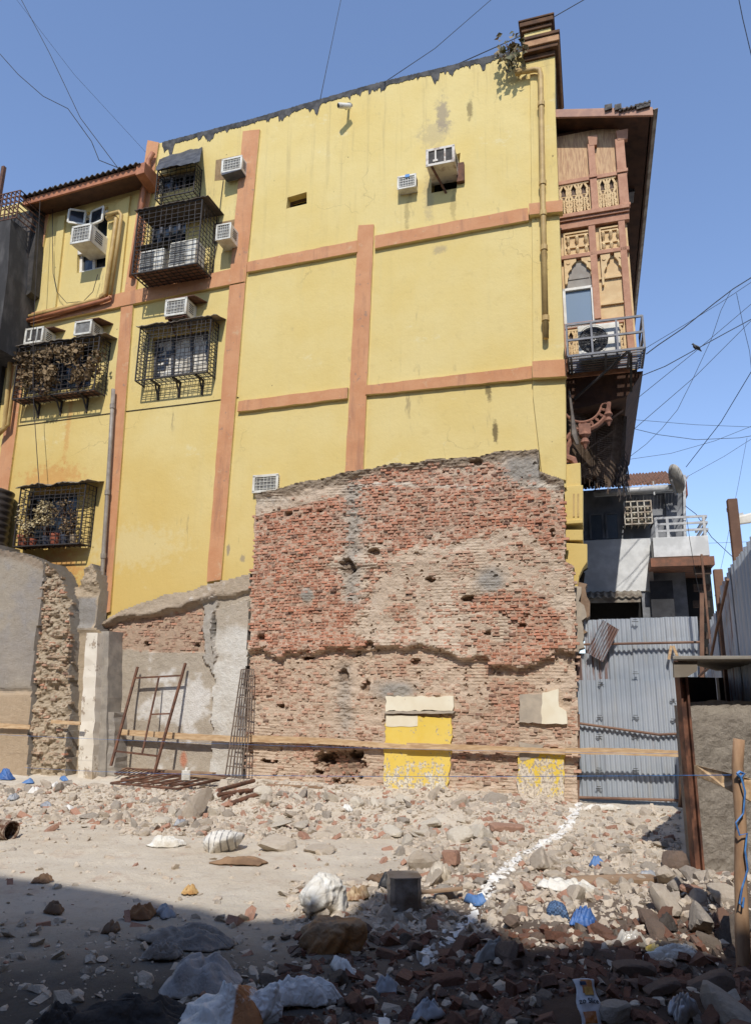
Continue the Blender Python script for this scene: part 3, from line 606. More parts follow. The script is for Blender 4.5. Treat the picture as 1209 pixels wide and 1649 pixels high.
wirew('loose cable looping down from the eave across the yellow upper wall', [(85, 300), (85, 380), (86, 440), (92, 470), (108, 488), (135, 485), (150, 470), (158, 442)], .14)
wirew('long thin cable hanging in front of the far air conditioner', [(66, 308), (60, 420), (54, 540), (54, 640), (62, 760), (64, 785)], .55)

# ------------------------------------------------------------------ bare brick wall (relief field with laid bricks)
def mat_relief(name):
    m = Mat(name, .95); c = m.attr(); n = m.noise(9, 6, .7); c = m.mix(m.ramp(n, .3, .75, 0, .4), c, m.mix(1., c, (.72, .66, .6, 1), 'MULTIPLY'))
    c = m.mix(m.ramp(m.noise(30, 4, .7), .55, .75, 0, .3), c, lin(214, 190, 160, .7)); m.col(c); m.bump(m.math('ADD', m.noise(40, 6, .75), m.math('MULTIPLY', n, 1.5)), .7, .03); return m.m
RELIEF = mat_relief('brick_and_mortar')
def c3(r, g, b, k=.8): return np.array(lin(r, g, b, k)[:3])
SAND, SAND2, GREYM, PALE, REDB, DKBR = c3(222, 202, 178, .86), c3(206, 182, 156, .84), c3(172, 164, 152), c3(226, 212, 192), c3(204, 140, 110, .86), c3(150, 112, 94)
def relief(name, outline, field, step, res_b=(.135, .053), joint=.008, seed=1, back=-.02, parent=None):
    """Sheet over the pixel outline displaced by field(px,py,u,z)->(w, colour, exposed 0..1, brick tint); bricks are laid in it where exposed."""
    uz = pxpoly(outline); us = [p[0] for p in uz]; zs = [p[1] for p in uz]; nu = int((max(us) - min(us)) / step) + 2; nz = int((max(zs) - min(zs)) / step) + 2
    U, Z = np.meshgrid(np.linspace(min(us), max(us), nu), np.linspace(min(zs), max(zs), nz)); jit = (fbm(U * 2.3, Z * 2.3, seed + 5) * .06, fbm(U * 2.3, Z * 2.3, seed + 6) * .06)
    ins = inpoly(U + jit[0], Z + jit[1], uz); x, y = wuz_px(U.ravel(), np.zeros(U.size), Z.ravel()); w, c, ex, tint = field(x, y, U.ravel(), Z.ravel())
    w = w - .012 * sstep(.45, .6, ex); W = w.reshape(U.shape); C = c.reshape(U.shape + (3,))
    idx = -np.ones(U.shape, int); vs = []; cs = []; fs = []
    cell = ins[:-1, :-1] & ins[1:, :-1] & ins[:-1, 1:] & ins[1:, 1:]; use = np.zeros(U.shape, bool)
    for a, b in ((0, 0), (1, 0), (0, 1), (1, 1)): use[a:a + nz - 1, b:b + nu - 1] |= cell
    k = np.count_nonzero(use); idx[use] = np.arange(k); V = np.stack([U[use], W[use], Z[use]], 1); CC = C[use]
    a = idx[:-1, :-1][cell]; b = idx[:-1, 1:][cell]; d = idx[1:, 1:][cell]; e = idx[1:, :-1][cell]; Fq = np.stack([a, b, d, e], 1)
    # rim faces back to the wall
    pad = np.zeros((nz + 1, nu + 1), bool); pad[1:-1, 1:-1] = cell; bk = V.copy(); bk[:, 1] = back; n0 = len(V); rim = []
    ii, jj = np.nonzero(cell)
    for i, j in zip(ii, jj):
        if not pad[i, j + 1]: rim.append((idx[i, j + 1], idx[i, j]))
        if not pad[i + 2, j + 1]: rim.append((idx[i + 1, j], idx[i + 1, j + 1]))
        if not pad[i + 1, j]: rim.append((idx[i, j], idx[i + 1, j]))
        if not pad[i + 1, j + 2]: rim.append((idx[i + 1, j + 1], idx[i, j + 1]))
    m = MB(); m.v = [tuple(p) for p in np.concatenate([V, bk]).tolist()]
    for q in Fq.tolist(): m.f.append(tuple(q)); m.mi.append(0); c_ = CC[q].mean(0); m.fc.append((c_[0], c_[1], c_[2], 1))
    for p, q in rim: m.f.append((int(p), int(q), int(q) + n0, int(p) + n0)); m.mi.append(0); m.fc.append((*GREYM, 1))
    sheet = m
    bm_ = MB(); R = rnd(seed); L, Hc = res_b; nc = int((max(zs) - min(zs)) / Hc); bu = []; bz = []
    for k in range(nc):
        z = min(zs) + (k + .5) * Hc; off = (k % 2) * L / 2 + R.uniform(-.02, .02); n = int((max(us) - min(us)) / L) + 1
        ln_ = L if k % 3 else L * .55
        n = int((max(us) - min(us)) / ln_) + 1
        for i in range(n): bu.append((min(us) + off + i * ln_, z, ln_))
    bu = np.array(bu); zz = bu[:, 1] + .05 * fbm(bu[:, 0] * .5, bu[:, 1] * .5, 77, 2); ok = inpoly(bu[:, 0], zz, uz)
    bu = bu[ok]; zz = zz[ok]; x, y = wuz_px(bu[:, 0], np.zeros(len(bu)), zz); w, c, ex, tint = field(x, y, bu[:, 0], zz)
    for i in range(len(bu)):
        e = ex[i] + R.gauss(0, .22)
        if e < .42: continue
        u, z, ln_ = bu[i, 0], zz[i], bu[i, 2]; ww = w[i] + R.uniform(-.014, .011) + (.03 if R.random() < .03 else 0); hl = ln_ / 2 - joint / 2 - R.uniform(0, .008); hz = Hc / 2 - joint / 2 - R.uniform(0, .005)
        if R.random() < .05: continue
        tl = R.uniform(-.03, .03); cc = tint[i] * R.uniform(.84, 1.14)
        q = R.random()
        if q < .07: cc = DKBR * R.uniform(.6, 1.3)
        elif q < .25: cc = REDB * np.array([1.12, 1.25, 1.35])
        elif q < .30: cc = c[i] * .9
        dust = max(0, min(1, 1.2 - e)) * .75; cc = cc * (1 - dust) + c[i] * dust; bm_.c = (*np.clip(cc, 0, .9), 1)
        f = [(u + sx * hl * R.uniform(.93, 1), ww + R.uniform(-.008, .008) + sx * tl * .3, z + sz * hz * R.uniform(.86, 1)) for sx, sz in ((-1, -1), (1, -1), (1, 1), (-1, 1))]
        bm_.hexa([(u - hl, ww - .1, z - hz), (u + hl, ww - .1, z - hz), (u + hl, ww - .1, z + hz), (u - hl, ww - .1, z + hz)], f)
    return sheet, bm_
def pline(x, pts):
    xs = [p[0] for p in pts]; ys = [p[1] for p in pts]; return np.interp(x, xs, ys)
BRK = [(417, 798), (455, 790), (520, 775), (560, 767), (600, 758), (640, 750), (700, 746), (760, 739), (800, 734), (866, 727), (870, 766), (909, 780), (911, 905), (926, 912), (928, 1000), (930, 1310), (392, 1300), (400, 1150), (407, 1000), (412, 905)]
OVER = [(395, 1052), (425, 1049), (445, 1057), (500, 1051), (560, 1044), (590, 1050), (620, 1044), (690, 1042), (722, 1052), (745, 1060), (785, 1056), (795, 1072), (830, 1078), (850, 1072), (880, 1058), (930, 1046)]
POCK = [(770, 748, 12, 5), (605, 890, 9, 6), (755, 966, 14, 5), (786, 1022, 10, 5), (670, 1066, 10, 6), (556, 1090, 11, 12), (455, 1137, 6, 5), (435, 1226, 20, 5), (428, 1028, 10, 6), (565, 912, 14, 14), (600, 1040, 10, 8), (470, 830, 8, 5), (520, 826, 7, 4), (695, 935, 9, 4), (840, 1008, 8, 5),
        (545, 1236, 38, 26), (520, 1225, 20, 20), (575, 1215, 14, 10), (590, 1105, 10, 12), (500, 1060, 16, 4), (890, 860, 6, 10)]
def brick_field(x, y, u, z):
    n1 = fbm(u * 1.1, z * 1.6, 11, 4); n2 = fbm(u * 4.2, z * 5.5, 12, 4); n3 = fbm(u * 12, z * 15, 13, 3)
    yo = pline(x, OVER) + n2 * 9; upper = sstep(3, -3, y - yo)
    w = .055 + .1 * upper + .02 * n1 + .026 * n2 + .02 * n3
    w += .045 * np.exp(-((yo - y - 8) / 14) ** 2) * upper
    ex = np.full(x.shape, .62) + 0 * x
    X0_, Y0_ = x, y; x = x + 20 * n1 + 14 * n2; y = y + 16 * n1[::-1] * 0 + 14 * n2 + 8 * n3
    red_l = inpoly(x, y, [(405, 800), (640, 770), (640, 860), (520, 905), (620, 985), (590, 1050), (400, 1055)]); red_t = inpoly(x, y, [(600, 760), (880, 745), (905, 900), (850, 850), (790, 865), (700, 880), (640, 900)])
    red_r = inpoly(x, y, [(725, 965), (860, 955), (900, 985), (930, 1045), (850, 1075), (795, 1072), (760, 1040), (850, 1020), (820, 985), (730, 985)])
    ex = np.where(red_l, .98, ex); ex = np.where(red_t, .92, ex); ex = np.where(red_r, .86, ex)
    sandy = inpoly(x, y, [(640, 900), (700, 880), (790, 862), (850, 850), (905, 905), (925, 930), (925, 1040), (900, 980), (860, 952), (720, 955), (640, 985), (620, 1045), (560, 1010), (610, 960)]); ex = np.where(sandy, .36, ex)
    x, y = X0_, Y0_; low = upper < .5; ex = np.where(low, .52, ex); ex = np.where(low & inpoly(x, y, [(790, 1100), (850, 1100), (850, 1150), (790, 1150)]), .8, ex)
    top = inpoly(x, y, [(417, 798), (560, 767), (560, 800), (417, 835)]); ex = np.where(top, .35, ex)
    ex = ex + .30 * n1 + .30 * n2 + .12 * n3
    C = SAND[None] * (1 + .12 * n2[:, None]) + (SAND2 - SAND)[None] * np.clip(.5 + n1, 0, 1)[:, None] * .8
    pinkish = (low.astype(float) * .35)[:, None]; C = C * (1 - pinkish) + c3(212, 180, 152)[None] * pinkish
    scar = np.exp(-((x - 570 + (y - 880) * .02 + n2 * 6) / 15) ** 2) * sstep(760, 790, y) * sstep(990, 960, y); scar = np.maximum(scar, .8 * np.exp(-((x - 555 + n2 * 8) / 14) ** 2) * sstep(1060, 1080, y) * sstep(1200, 1160, y))
    ex = ex - scar * .7; w = w - .05 * scar + scar * .03 * n3; C = C * (1 - scar[:, None] * .8) + GREYM[None] * scar[:, None] * .8
    for (gx, gy, rx, ry) in ((792, 935, 20, 18), (640, 1112, 30, 14), (845, 760, 30, 22), (872, 745, 8, 30), (500, 960, 10, 10)):
        g = np.exp(-((x - gx) / rx) ** 2 - ((y - gy) / ry) ** 2); g = np.clip(g * 1.6 + n2 * .3, 0, 1) * (g > .08); ex = ex - g * .8; C = C * (1 - g[:, None]) + GREYM[None] * g[:, None]; w = w + .02 * g
    lime = np.exp(-((y - pline(x, [(410, 812), (560, 790), (620, 783), (720, 785), (770, 791), (905, 788)]) + n2 * 3) / 4.) ** 2) * (x > 580) ; lime = np.maximum(lime, np.exp(-((y - 812 + n1 * 8) / 6.) ** 2) * (x < 470)) * np.clip(.6 + n2, 0, 1); C = C * (1 - lime[:, None]) + c3(232, 222, 204)[None] * lime[:, None]; ex = ex - lime * .5
    rz_ = np.clip((ex - .62) * 3, 0, .5)[:, None]; C = C * (1 - rz_) + c3(200, 156, 128)[None] * rz_
    # crumbling ledge along the top
    yt = pline(x, [(417, 798), (455, 790), (560, 767), (640, 750), (760, 739), (800, 734), (866, 727), (870, 766), (909, 780)]); led = sstep(16, 4, y - yt + n2 * 6); w = w + .05 * led + .03 * led * n3; ex = ex - led * .8; C = C * (1 - led[:, None]) + c3(158, 140, 118)[None] * led[:, None]
    shelf = np.exp(-((x - 590) / 70) ** 2) * np.exp(-((y - 908 + n2 * 4) / 6) ** 2); w = w + .05 * shelf
    tear = np.exp(-((x - pline(y, [(760, 575), (900, 600), (990, 590), (1100, 585)]) - n2 * 14) / 16) ** 2) * sstep(860, 900, y) * sstep(1120, 1080, y); w = w - .07 * tear * np.clip(.5 + 1.2 * n3 + n2, 0, 1) + .03 * tear * n2
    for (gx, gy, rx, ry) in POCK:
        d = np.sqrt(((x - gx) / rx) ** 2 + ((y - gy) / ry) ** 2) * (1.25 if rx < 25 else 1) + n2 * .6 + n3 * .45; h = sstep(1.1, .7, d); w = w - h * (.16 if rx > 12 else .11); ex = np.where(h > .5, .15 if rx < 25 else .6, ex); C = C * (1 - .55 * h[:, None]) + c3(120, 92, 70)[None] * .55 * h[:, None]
    foot = sstep(1262, 1285, y + n2 * 10); ex = ex - foot * .3; w = w + foot * .06
    tint = REDB[None] * (1 + .25 * n2[:, None]); pk = np.clip(low * .75 + sandy * .5, 0, 1)[:, None]; tint = tint * (1 - pk) + c3(204, 160, 134)[None] * pk
    w = w + .007 * np.sin(2 * np.pi * (z + .05 * fbm(u * .5, z * .5, 77, 2)) / .053) * (ex < .6) * np.clip(.25 + 1.6 * fbm(u * 2.2, z * 1.5, 78, 3), 0, 1); w = np.where((n3 > .5) & (n2 < -.1), w - .05, w)
    return w, np.clip(C, .02, .9), ex, tint
BW = thing('brick_wall', 'ragged bare brick and mud mortar lower wall where the neighbour was torn off', 'wall', (wall(650, 1290)[0], .1, 0))
sh, br = relief('brick_wall', BRK, brick_field, .019, seed=3, back=-.28)
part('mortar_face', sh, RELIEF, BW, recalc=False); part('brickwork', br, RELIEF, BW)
def peel(name, base, base2, flake, amt, sc=7, label=None):
    m = Mat(name, .8); n = m.noise(sc, 8, .72, m.mp((1, 1, .8))); n2 = m.noise(sc * 4, 6, .7, m.mp((1, 1, .8), (4, 2, 1))); c = m.mix(m.ramp(m.noise(2, 3), .35, .65), base, base2)
    x = m.sep(); low = m.ramp(x[2], .1, .75, .16, 0.)
    f = m.ramp(m.math('ADD', m.math('ADD', n, m.math('MULTIPLY', n2, .55)), low), amt, amt + .05); c = m.mix(f, c, m.mix(m.ramp(n2, .45, .6), flake, lin(178, 160, 140, .75))); m.col(c).bump(f, .3, .01); return m.m
Y1 = peel('bright_yellow_distemper', lin(248, 216, 108, .8), lin(244, 208, 88, .8), lin(238, 230, 210, .85), .87); Y2 = peel('flaking_yellow_distemper', lin(246, 212, 84, .8), lin(240, 202, 70, .8), lin(232, 218, 196, .82), .80)
CREAM = peel('cream_distemper', lin(242, 232, 206, .86), lin(236, 222, 192, .84), lin(206, 190, 160, .8), .98)
GREYP = simple('grey_cement_plaster', lin(176, 162, 144, .78), lin(198, 182, 160, .78), 5, .95, bump=.4)
WOFF = .24
def patch(name, label, pts, mat, w0, w1, seed, amp=.012):
    m = MB(); m.prism(jag(pxpoly(pts, w1), .07, amp, seed), w0, w1); return part(name, m, mat, BW, label=label)
t_low = .13
patch('painted_patch', 'bright yellow painted patch', [(622, 1152), (727, 1156), (726, 1196), (724, 1240), (719, 1281), (670, 1283), (617, 1277), (619, 1200)], Y1, .0, .1, 1, .02)
patch('painted_patch', 'cream corner over the bright yellow patch', [(621, 1151), (672, 1153), (672, 1169), (660, 1170), (621, 1170)], CREAM, .095, .108, 2, .006)
patch('painted_patch', 'cream strip above the bright yellow patch', [(621, 1121), (730, 1122), (729, 1144), (621, 1145)], CREAM, 0, .125, 3, .016)
patch('strip_ledge', None, [(618, 1145), (732, 1145), (728, 1149), (619, 1149)], GREYP, 0, .145, 4, .008)
patch('painted_patch', 'grey plaster patch by the fence', [(836, 1119), (874, 1118), (873, 1164), (836, 1164)], GREYP, 0, .125, 5)
patch('painted_patch', 'cream plaster patch by the fence', [(872, 1116), (899, 1110), (899, 1138), (912, 1146), (912, 1166), (871, 1165)], CREAM, 0, .13, 6)
patch('painted_patch', 'flaking yellow patch by the fence', [(836, 1212), (909, 1207), (908, 1252), (908, 1295), (832, 1291), (833, 1240)], Y2, 0, .13, 7, .02)
patch('painted_patch', 'grey scraped patch above the flaking yellow', [(836, 1196), (875, 1200), (868, 1218), (838, 1226)], GREYP, .1, .137, 8, .015)
# ------------------------------------------------------------------ plastered lower wall to the left of the brick
PLW = [(170, 1003), (190, 990), (215, 975), (260, 962), (330, 944), (404, 926), (408, 905), (404, 1000), (399, 1150), (394, 1300), (168, 1300)]
PLG, PLW2 = c3(196, 182, 162), c3(234, 228, 216)
def plaster_field(x, y, u, z):
    n1 = fbm(u * 1.2, z * 1.2, 31, 4); n2 = fbm(u * 4.5, z * 4.5, 32, 4); n3 = fbm(u * 13, z * 13, 33, 3)
    w = .02 + .008 * n1 + .01 * n2 + .004 * n3; ex = np.full(x.shape, -.3)
    C = PLG[None] * (1 + .1 * n1[:, None] + .08 * n2[:, None])
    yl = pline(x, [(168, 1012), (200, 998), (260, 990), (330, 972), (355, 962), (404, 955)]); band = sstep(3, -3, y - yl + n2 * 6) ; w = w + .10 * band + .02 * band * n2; C = C * (1 - band[:, None] * .6) + c3(200, 178, 150)[None] * band[:, None] * .6
    lip = np.exp(-((y - yl + 4 + n2 * 6) / 4) ** 2) * (x < 350); w = w + .05 * lip + .03 * lip * n3; C = C * (1 - .7 * lip[:, None]) + c3(140, 122, 102)[None] * .7 * lip[:, None]
    brk = inpoly(x + n2 * 8, y + n3 * 3, [(172, 1008), (200, 1000), (330, 978), (332, 1052), (260, 1050), (200, 1046), (174, 1045)]); ex = np.where(brk, .62 + .4 * n2 + .3 * n1, ex); C = np.where(brk[:, None], c3(200, 172, 146)[None] * (1 + .1 * n2[:, None]), C)
    pil_ = inpoly(x + n2 * 5, y, [(345, 985), (404, 965), (404, 1310), (340, 1310), (347, 1100)]); w = np.where(pil_, w + .07, w); wh = np.clip(.75 + n1 * .6 + n2 * .8, 0, 1) * pil_ * sstep(1008, 1020, y + n2 * 8); C = C * (1 - wh[:, None]) + PLW2[None] * wh[:, None]
    gp = inpoly(x + n2 * 8, y, [(330, 970), (352, 960), (350, 1050), (345, 1090), (330, 1060)]); C = np.where(gp[:, None], GREYM[None] * 1.25, C); w = np.where(gp, w + .05, w)
    wp = np.exp(-((x - 282) / 46.) ** 2 - ((y - 1135) / 34.) ** 2) + .75 * np.exp(-((x - 320) / 16.) ** 2 - ((y - 1120) / 26.) ** 2) + .6 * np.exp(-((x - 270) / 16.) ** 2 - ((y - 1090) / 10.) ** 2) + .4 * np.exp(-((x - 305) / 20.) ** 2 - ((y - 1200) / 30.) ** 2)
    wp = sstep(.32, .5, wp + n2 * .5 + n3 * .35); C = C * (1 - wp[:, None]) + c3(236, 230, 220)[None] * wp[:, None]
    red = sstep(.35, .5, np.exp(-((x - 297) / 6.) ** 2 - ((y - 1222) / 14.) ** 2) + n2 * .3); C = C * (1 - red[:, None]) + REDB[None] * red[:, None]
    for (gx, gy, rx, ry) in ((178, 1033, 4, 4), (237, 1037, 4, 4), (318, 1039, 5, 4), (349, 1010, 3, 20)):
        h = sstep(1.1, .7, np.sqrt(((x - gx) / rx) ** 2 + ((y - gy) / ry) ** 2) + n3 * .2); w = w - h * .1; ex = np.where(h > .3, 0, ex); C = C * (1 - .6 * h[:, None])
    return w, np.clip(C, .02, .9), ex, c3(192, 152, 128)[None] * (1 + .2 * n2[:, None])
PW = thing('plaster_wall', 'stained grey plaster lower wall with a white pilaster and broken sloping top', 'wall', (wall(280, 1290)[0], .05, 0))
sh, br = relief('plaster_wall', PLW, plaster_field, .03, seed=9, back=-.28); part('plaster_face', sh, RELIEF, PW, recalc=False); part('brickwork', br, RELIEF, PW)

# ------------------------------------------------------------------ stubs of the demolished walls at the left
def stub(name, label, outline, w, thick, field, seed, step=.035):
    t = thing(name, label, 'wall', (wall(*outline[len(outline) // 2], w)[0], w, 0))
    ol = [proj(lw(*(lambda q: (q[0], 0, q[1]))(wall(px, py, w)))) for px, py in outline]              # same (u, z) outline, read on the wall plane
    def f2(x, y, u, z):
        xx, yy = wuz_px(u, np.full(u.shape, w), z); r = field(xx, yy, u, z); return r[0] + w, r[1], r[2], r[3]
    a, b = relief(name, ol, f2, step, seed=seed, back=w - thick); part('plaster_face', a, RELIEF, t, recalc=False)
    if b.f: part('brickwork', b, RELIEF, t)
    return t
def slab_field(x, y, u, z):
    n1 = fbm(u * 1.4, z * 1.4, 41, 4); n2 = fbm(u * 5, z * 5, 42, 4); C = c3(168, 158, 146)[None] * (1 + .12 * n2[:, None]); g = np.clip(.5 + 1.4 * n1, 0, 1)[:, None]; C = C * (1 - g * .6) + c3(190, 176, 154)[None] * g * .6
    blue = np.clip(n2 * 1.5, 0, 1)[:, None] * sstep(1060, 1000, y)[:, None]; C = C * (1 - .5 * blue) + c3(152, 152, 156)[None] * .5 * blue
    low = sstep(1110, 1116, y + n2 * 4); C = C * (1 - low[:, None]) + c3(196, 172, 142)[None] * (1 + .1 * n2[:, None]) * low[:, None]
    w = .01 * n1 + .008 * n2 - .04 * np.exp(-((y - 1113 + n2 * 3) / 4.) ** 2) ; cr = sstep(12, 3, y - pline(x, [(0, 888), (40, 898), (72, 912)]) + n2 * 8); C = C * (1 - cr[:, None] * .6) + c3(150, 126, 100)[None] * cr[:, None] * .6; w = w + .04 * cr * n2
    return w, np.clip(C, .02, .9), np.full(x.shape, -.3), REDB[None] + 0 * C
stub('broken_wall', 'grey plastered wall stub with a crumbled end at the far left edge', [(-60, 872), (0, 882), (40, 892), (68, 902), (74, 912), (68, 960), (58, 1040), (52, 1108), (47, 1180), (44, 1265), (-60, 1270)], .75, .3, slab_field, 21)
def rough_field(x, y, u, z):
    n1 = fbm(u * 2.5, z * 2.5, 51, 4); n2 = fbm(u * 7, z * 9, 52, 4); n3 = fbm(u * 16, z * 20, 53, 2); C = c3(196, 178, 152)[None] * (1 + .2 * n2[:, None]) * (1 + .15 * n3[:, None])
    low = sstep(1090, 1130, y); return .1 * n1 + .1 * n2 + .05 * n3 - .1, np.clip(C, .02, .9), .62 + .8 * n2 - .25 * low, c3(188, 156, 128)[None] * (1 + .3 * n3[:, None])
stub('broken_wall', 'rough torn end of brick and rubble masonry beside the grey plastered stub', [(66, 905), (74, 905), (90, 925), (97, 945), (106, 965), (107, 1100), (104, 1230), (100, 1262), (42, 1268), (46, 1150), (52, 1080), (60, 960)], .74, .6, rough_field, 22, .03)
def mid_field(x, y, u, z):
    n1 = fbm(u * 1.6, z * 1.6, 61, 4); n2 = fbm(u * 5, z * 5, 62, 4); C = c3(196, 176, 148)[None] * (1 + .12 * n2[:, None] + .1 * n1[:, None]); low = sstep(1012, 1016, y); C = C * (1 - .3 * low[:, None]) + c3(204, 184, 156)[None] * .3 * low[:, None]
    g = inpoly(x + n2 * 3, y, [(118, 965), (156, 960), (152, 1012), (116, 1012)]); C = np.where(g[:, None], c3(164, 158, 150)[None] * (1 + .12 * n2[:, None]), C)
    w = .012 * n2 + .05 * np.exp(-((y - 1014 + n2 * 5) / 5.) ** 2); top = sstep(975, 950, y); w = w + top * .1 * n2; return w, np.clip(C, .02, .9), np.full(x.shape, -.3), REDB[None] + 0 * C
stub('broken_wall', 'pale plaster wall piece with a grey square between the torn masonry and white pillar', [(97, 962), (108, 950), (128, 940), (136, 918), (150, 905), (158, 922), (160, 960), (156, 1008), (170, 1018), (168, 1060), (165, 1262), (98, 1264), (102, 1100)], .35, .3, mid_field, 23)
ww = .62; pr = thing('pillar', 'short whitewashed pillar standing before the pale plaster wall', 'pillar', (wall(150, 1220, ww)[0], .5, 0)); m = MB()
def ragbox(m, q, w0, w1, seed, n=14):
    R = rnd(seed); L = []
    uz = pxpoly(q, w1)
    for k in range(n + 1):
        t = k / n; a = np.array(uz[0]) * (1 - t) + np.array(uz[3]) * t; b = np.array(uz[1]) * (1 - t) + np.array(uz[2]) * t; j = lambda s=.014: R.uniform(-s, s)
        L.append([(a[0] + j(), w0, a[1]), (a[0] + j(), w1 + j(), a[1] + (j() if k else .04)), (b[0] + j(), w1 + j(), b[1] + j()), (b[0] + j(), w0, b[1])])
    for a, b in zip(L[:-1], L[1:]): m.hexa(a, b)
ragbox(m, [(139, 1022), (158, 1018), (147, 1275), (123, 1275)], .05, ww, 3); part('shaft', m, peel('whitewash', lin(226, 214, 194, .82), lin(236, 226, 208, .83), lin(196, 176, 148, .78), .88, 3), pr)
m = MB(); ragbox(m, [(164, 1020), (176, 1016), (170, 1275), (152, 1275)], .02, .45, 4); part('return_face', m, CONC, pr)
pr = solo('broken_chunk', (lambda m: (ragbox(m, [(172, 1150), (184, 1148), (186, 1250), (172, 1252)], .02, .4, 5), m)[1])(MB()), CONC, 'low broken concrete upright between white pillar and ladder', 'rubble block')

# ------------------------------------------------------------------ carved street bay at the corner
BWN = -.35                                                       # its side face lies this far behind the blank wall
def bp(x, y, w=BWN): return wall(x, y, w)
TIMB = simple('pink_bay_paint', lin(206, 154, 122, .77), lin(190, 136, 106, .74), 6, .8, bump=.25)
PEACH = simple('peach_board_paint', lin(236, 204, 152, .78), lin(226, 190, 138, .75), 5, .8, bump=.2)
PEACHW = simple('worn_peach_board', lin(226, 188, 142, .75), lin(196, 152, 116, .7), 6, .85, bump=.2, stretch=(8, 8, .8))
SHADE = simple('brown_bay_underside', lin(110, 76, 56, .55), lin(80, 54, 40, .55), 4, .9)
BAY = thing('carved_bay', 'overhanging pink and peach timber bay with carved panels, tower side', 'bay', (wall(950, 600, BWN)[0], BWN, wall(950, 605, BWN)[1]))
UL, UR = bp(912, 560)[0] - .12, (bp(1010, 250)[0] + bp(1018, 560)[0]) / 2
def bz(y): return wall(960, y, BWN)[1]
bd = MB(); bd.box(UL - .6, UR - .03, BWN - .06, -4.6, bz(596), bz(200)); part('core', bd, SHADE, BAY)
pb = MB(); pb.box(UL, UR - .02, BWN - .058, BWN - .05, bz(292), bz(205)); part('board_panel', pb, PEACHW, BAY)
pb = MB(); pb.box(UL, UR - .02, BWN - .058, BWN - .045, bz(600), bz(292)); part('board_panel', pb, PEACH, BAY)
def ux(x, y): return bp(x, y)[0]
def post(x0, x1, y0, y1, d=.05, mat=TIMB):
    m = MB(); ym = (y0 + y1) / 2; a, b = ux(x0, ym), ux(x1, ym); m.box(a, b, BWN - .05, BWN + d, bz(y1), bz(y0)); return part('post', m, mat, BAY, bevel=.006)
post(949, 960, 232, 342, .05); post(994, 1009, 232, 342, .05); post(951, 962, 350, 515, .05); post(1003, 1014, 350, 590, .05); post(898, 906, 350, 600, .03)
for x0, x1 in ((946, 962), (992, 1012)): a, b = ux(x0, 232), ux(x1, 232); cap = MB(); cap.hexa([(a + .02, BWN - .04, bz(236)), (b - .02, BWN - .04, bz(236)), (b - .02, BWN + .055, bz(236)), (a + .02, BWN + .055, bz(236))], [(a, BWN - .04, bz(222)), (b, BWN - .04, bz(222)), (b, BWN + .09, bz(222)), (a, BWN + .09, bz(222))]); part('capital', cap, TIMB, BAY, bevel=.005)
for x0, x1 in ((948, 961), (993, 1011)):
    a, b = ux(x0, 288), ux(x1, 288)
    for ya, yb in ((288, 283), (342, 338)): cap = MB(); cap.box(a, b, BWN - .04, BWN + .075, bz(ya), bz(yb)); part('post_collar', cap, TIMB, BAY, bevel=.005)
def rail(y0, y1, d, mat=TIMB, x0=898, x1=1013, name='beam'):
    m = MB(); m.box(UL, ux(x1, (y0 + y1) / 2), BWN - .05, BWN + d, bz(y1), bz(y0)); return part(name, m, mat, BAY, bevel=.006)
rail(284, 290, .05, x1=1010); rail(343, 349, .14); rail(349.3, 353, .1); rail(353.3, 364, .06); rail(406, 412, .05); rail(577, 583, .1, x1=1017); rail(583.3, 592, .06, x1=1016); rail(592.3, 598, .12, x1=1018); rail(598.3, 606, .05, x1=1014); rail(516, 525, .03, x1=1004)
# eave: sloping fascia, soffit, corrugated sheet scraps on top
EW = -.02; ue, zf1 = wall(1050, 172, EW); ub, zfl = wall(890, 176, EW); hf = wall(970, 174, EW)[1] - wall(970, 187, EW)[1]; zf0 = zf1 - hf; zl0 = zfl - hf
fa = MB(); fa.hexa([(ub, EW - .05, zl0), (ue, EW - .05, zf0), (ue, EW - .05, zf1), (ub, EW - .05, zfl)], [(ub, EW, zl0), (ue, EW, zf0), (ue, EW, zf1), (ub, EW, zfl)]); part('eave_fascia', fa, simple('faded_pink_fascia', lin(204, 156, 128, .75), lin(184, 140, 120, .7), 5), BAY, bevel=.006)
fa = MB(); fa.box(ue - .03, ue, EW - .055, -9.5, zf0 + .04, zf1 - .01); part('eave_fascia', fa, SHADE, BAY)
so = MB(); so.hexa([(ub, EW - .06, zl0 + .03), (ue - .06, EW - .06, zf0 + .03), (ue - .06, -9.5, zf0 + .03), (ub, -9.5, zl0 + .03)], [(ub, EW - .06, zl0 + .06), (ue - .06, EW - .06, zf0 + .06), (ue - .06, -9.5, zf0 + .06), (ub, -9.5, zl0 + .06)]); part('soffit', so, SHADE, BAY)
n = 60; P = np.zeros((n, 2, 3))
for i in range(n):
    u = ub + (ue + .1 - ub) * i / (n - 1)
    for j, w in enumerate((EW - .04, -9.5)): P[i, j] = (u, w, zfl + (zf1 - zfl) * (u - ub) / (ue - ub) + .0 + .015 * math.sin(u * 45))
m = MB(); m.grid(P); o = part('corrugated_roof', m, TIN, BAY); s_ = o.modifiers.new('s', 'SOLIDIFY'); s_.thickness = .012
m = MB()
for x0, x1, dz in ((973, 985, -.03), (989, 1000, -.03), (1024, 1046, -.02)): a, b = wall(x0, 175, EW)[0], wall(x1, 175, EW)[0]; q_ = zfl + (zf1 - zfl) * (a - ub) / (ue - ub); m.hexa([(a, EW - .1, q_ - .03), (b, EW - .1, q_ - .03), (b, EW - .1, q_ + .05), (a, EW - .1, q_ + .05)], [(a, EW + .05, q_ - .07 + dz), (b, EW + .05, q_ - .05 + dz), (b, EW + .05, q_ + .03), (a, EW + .05, q_ + .03)])
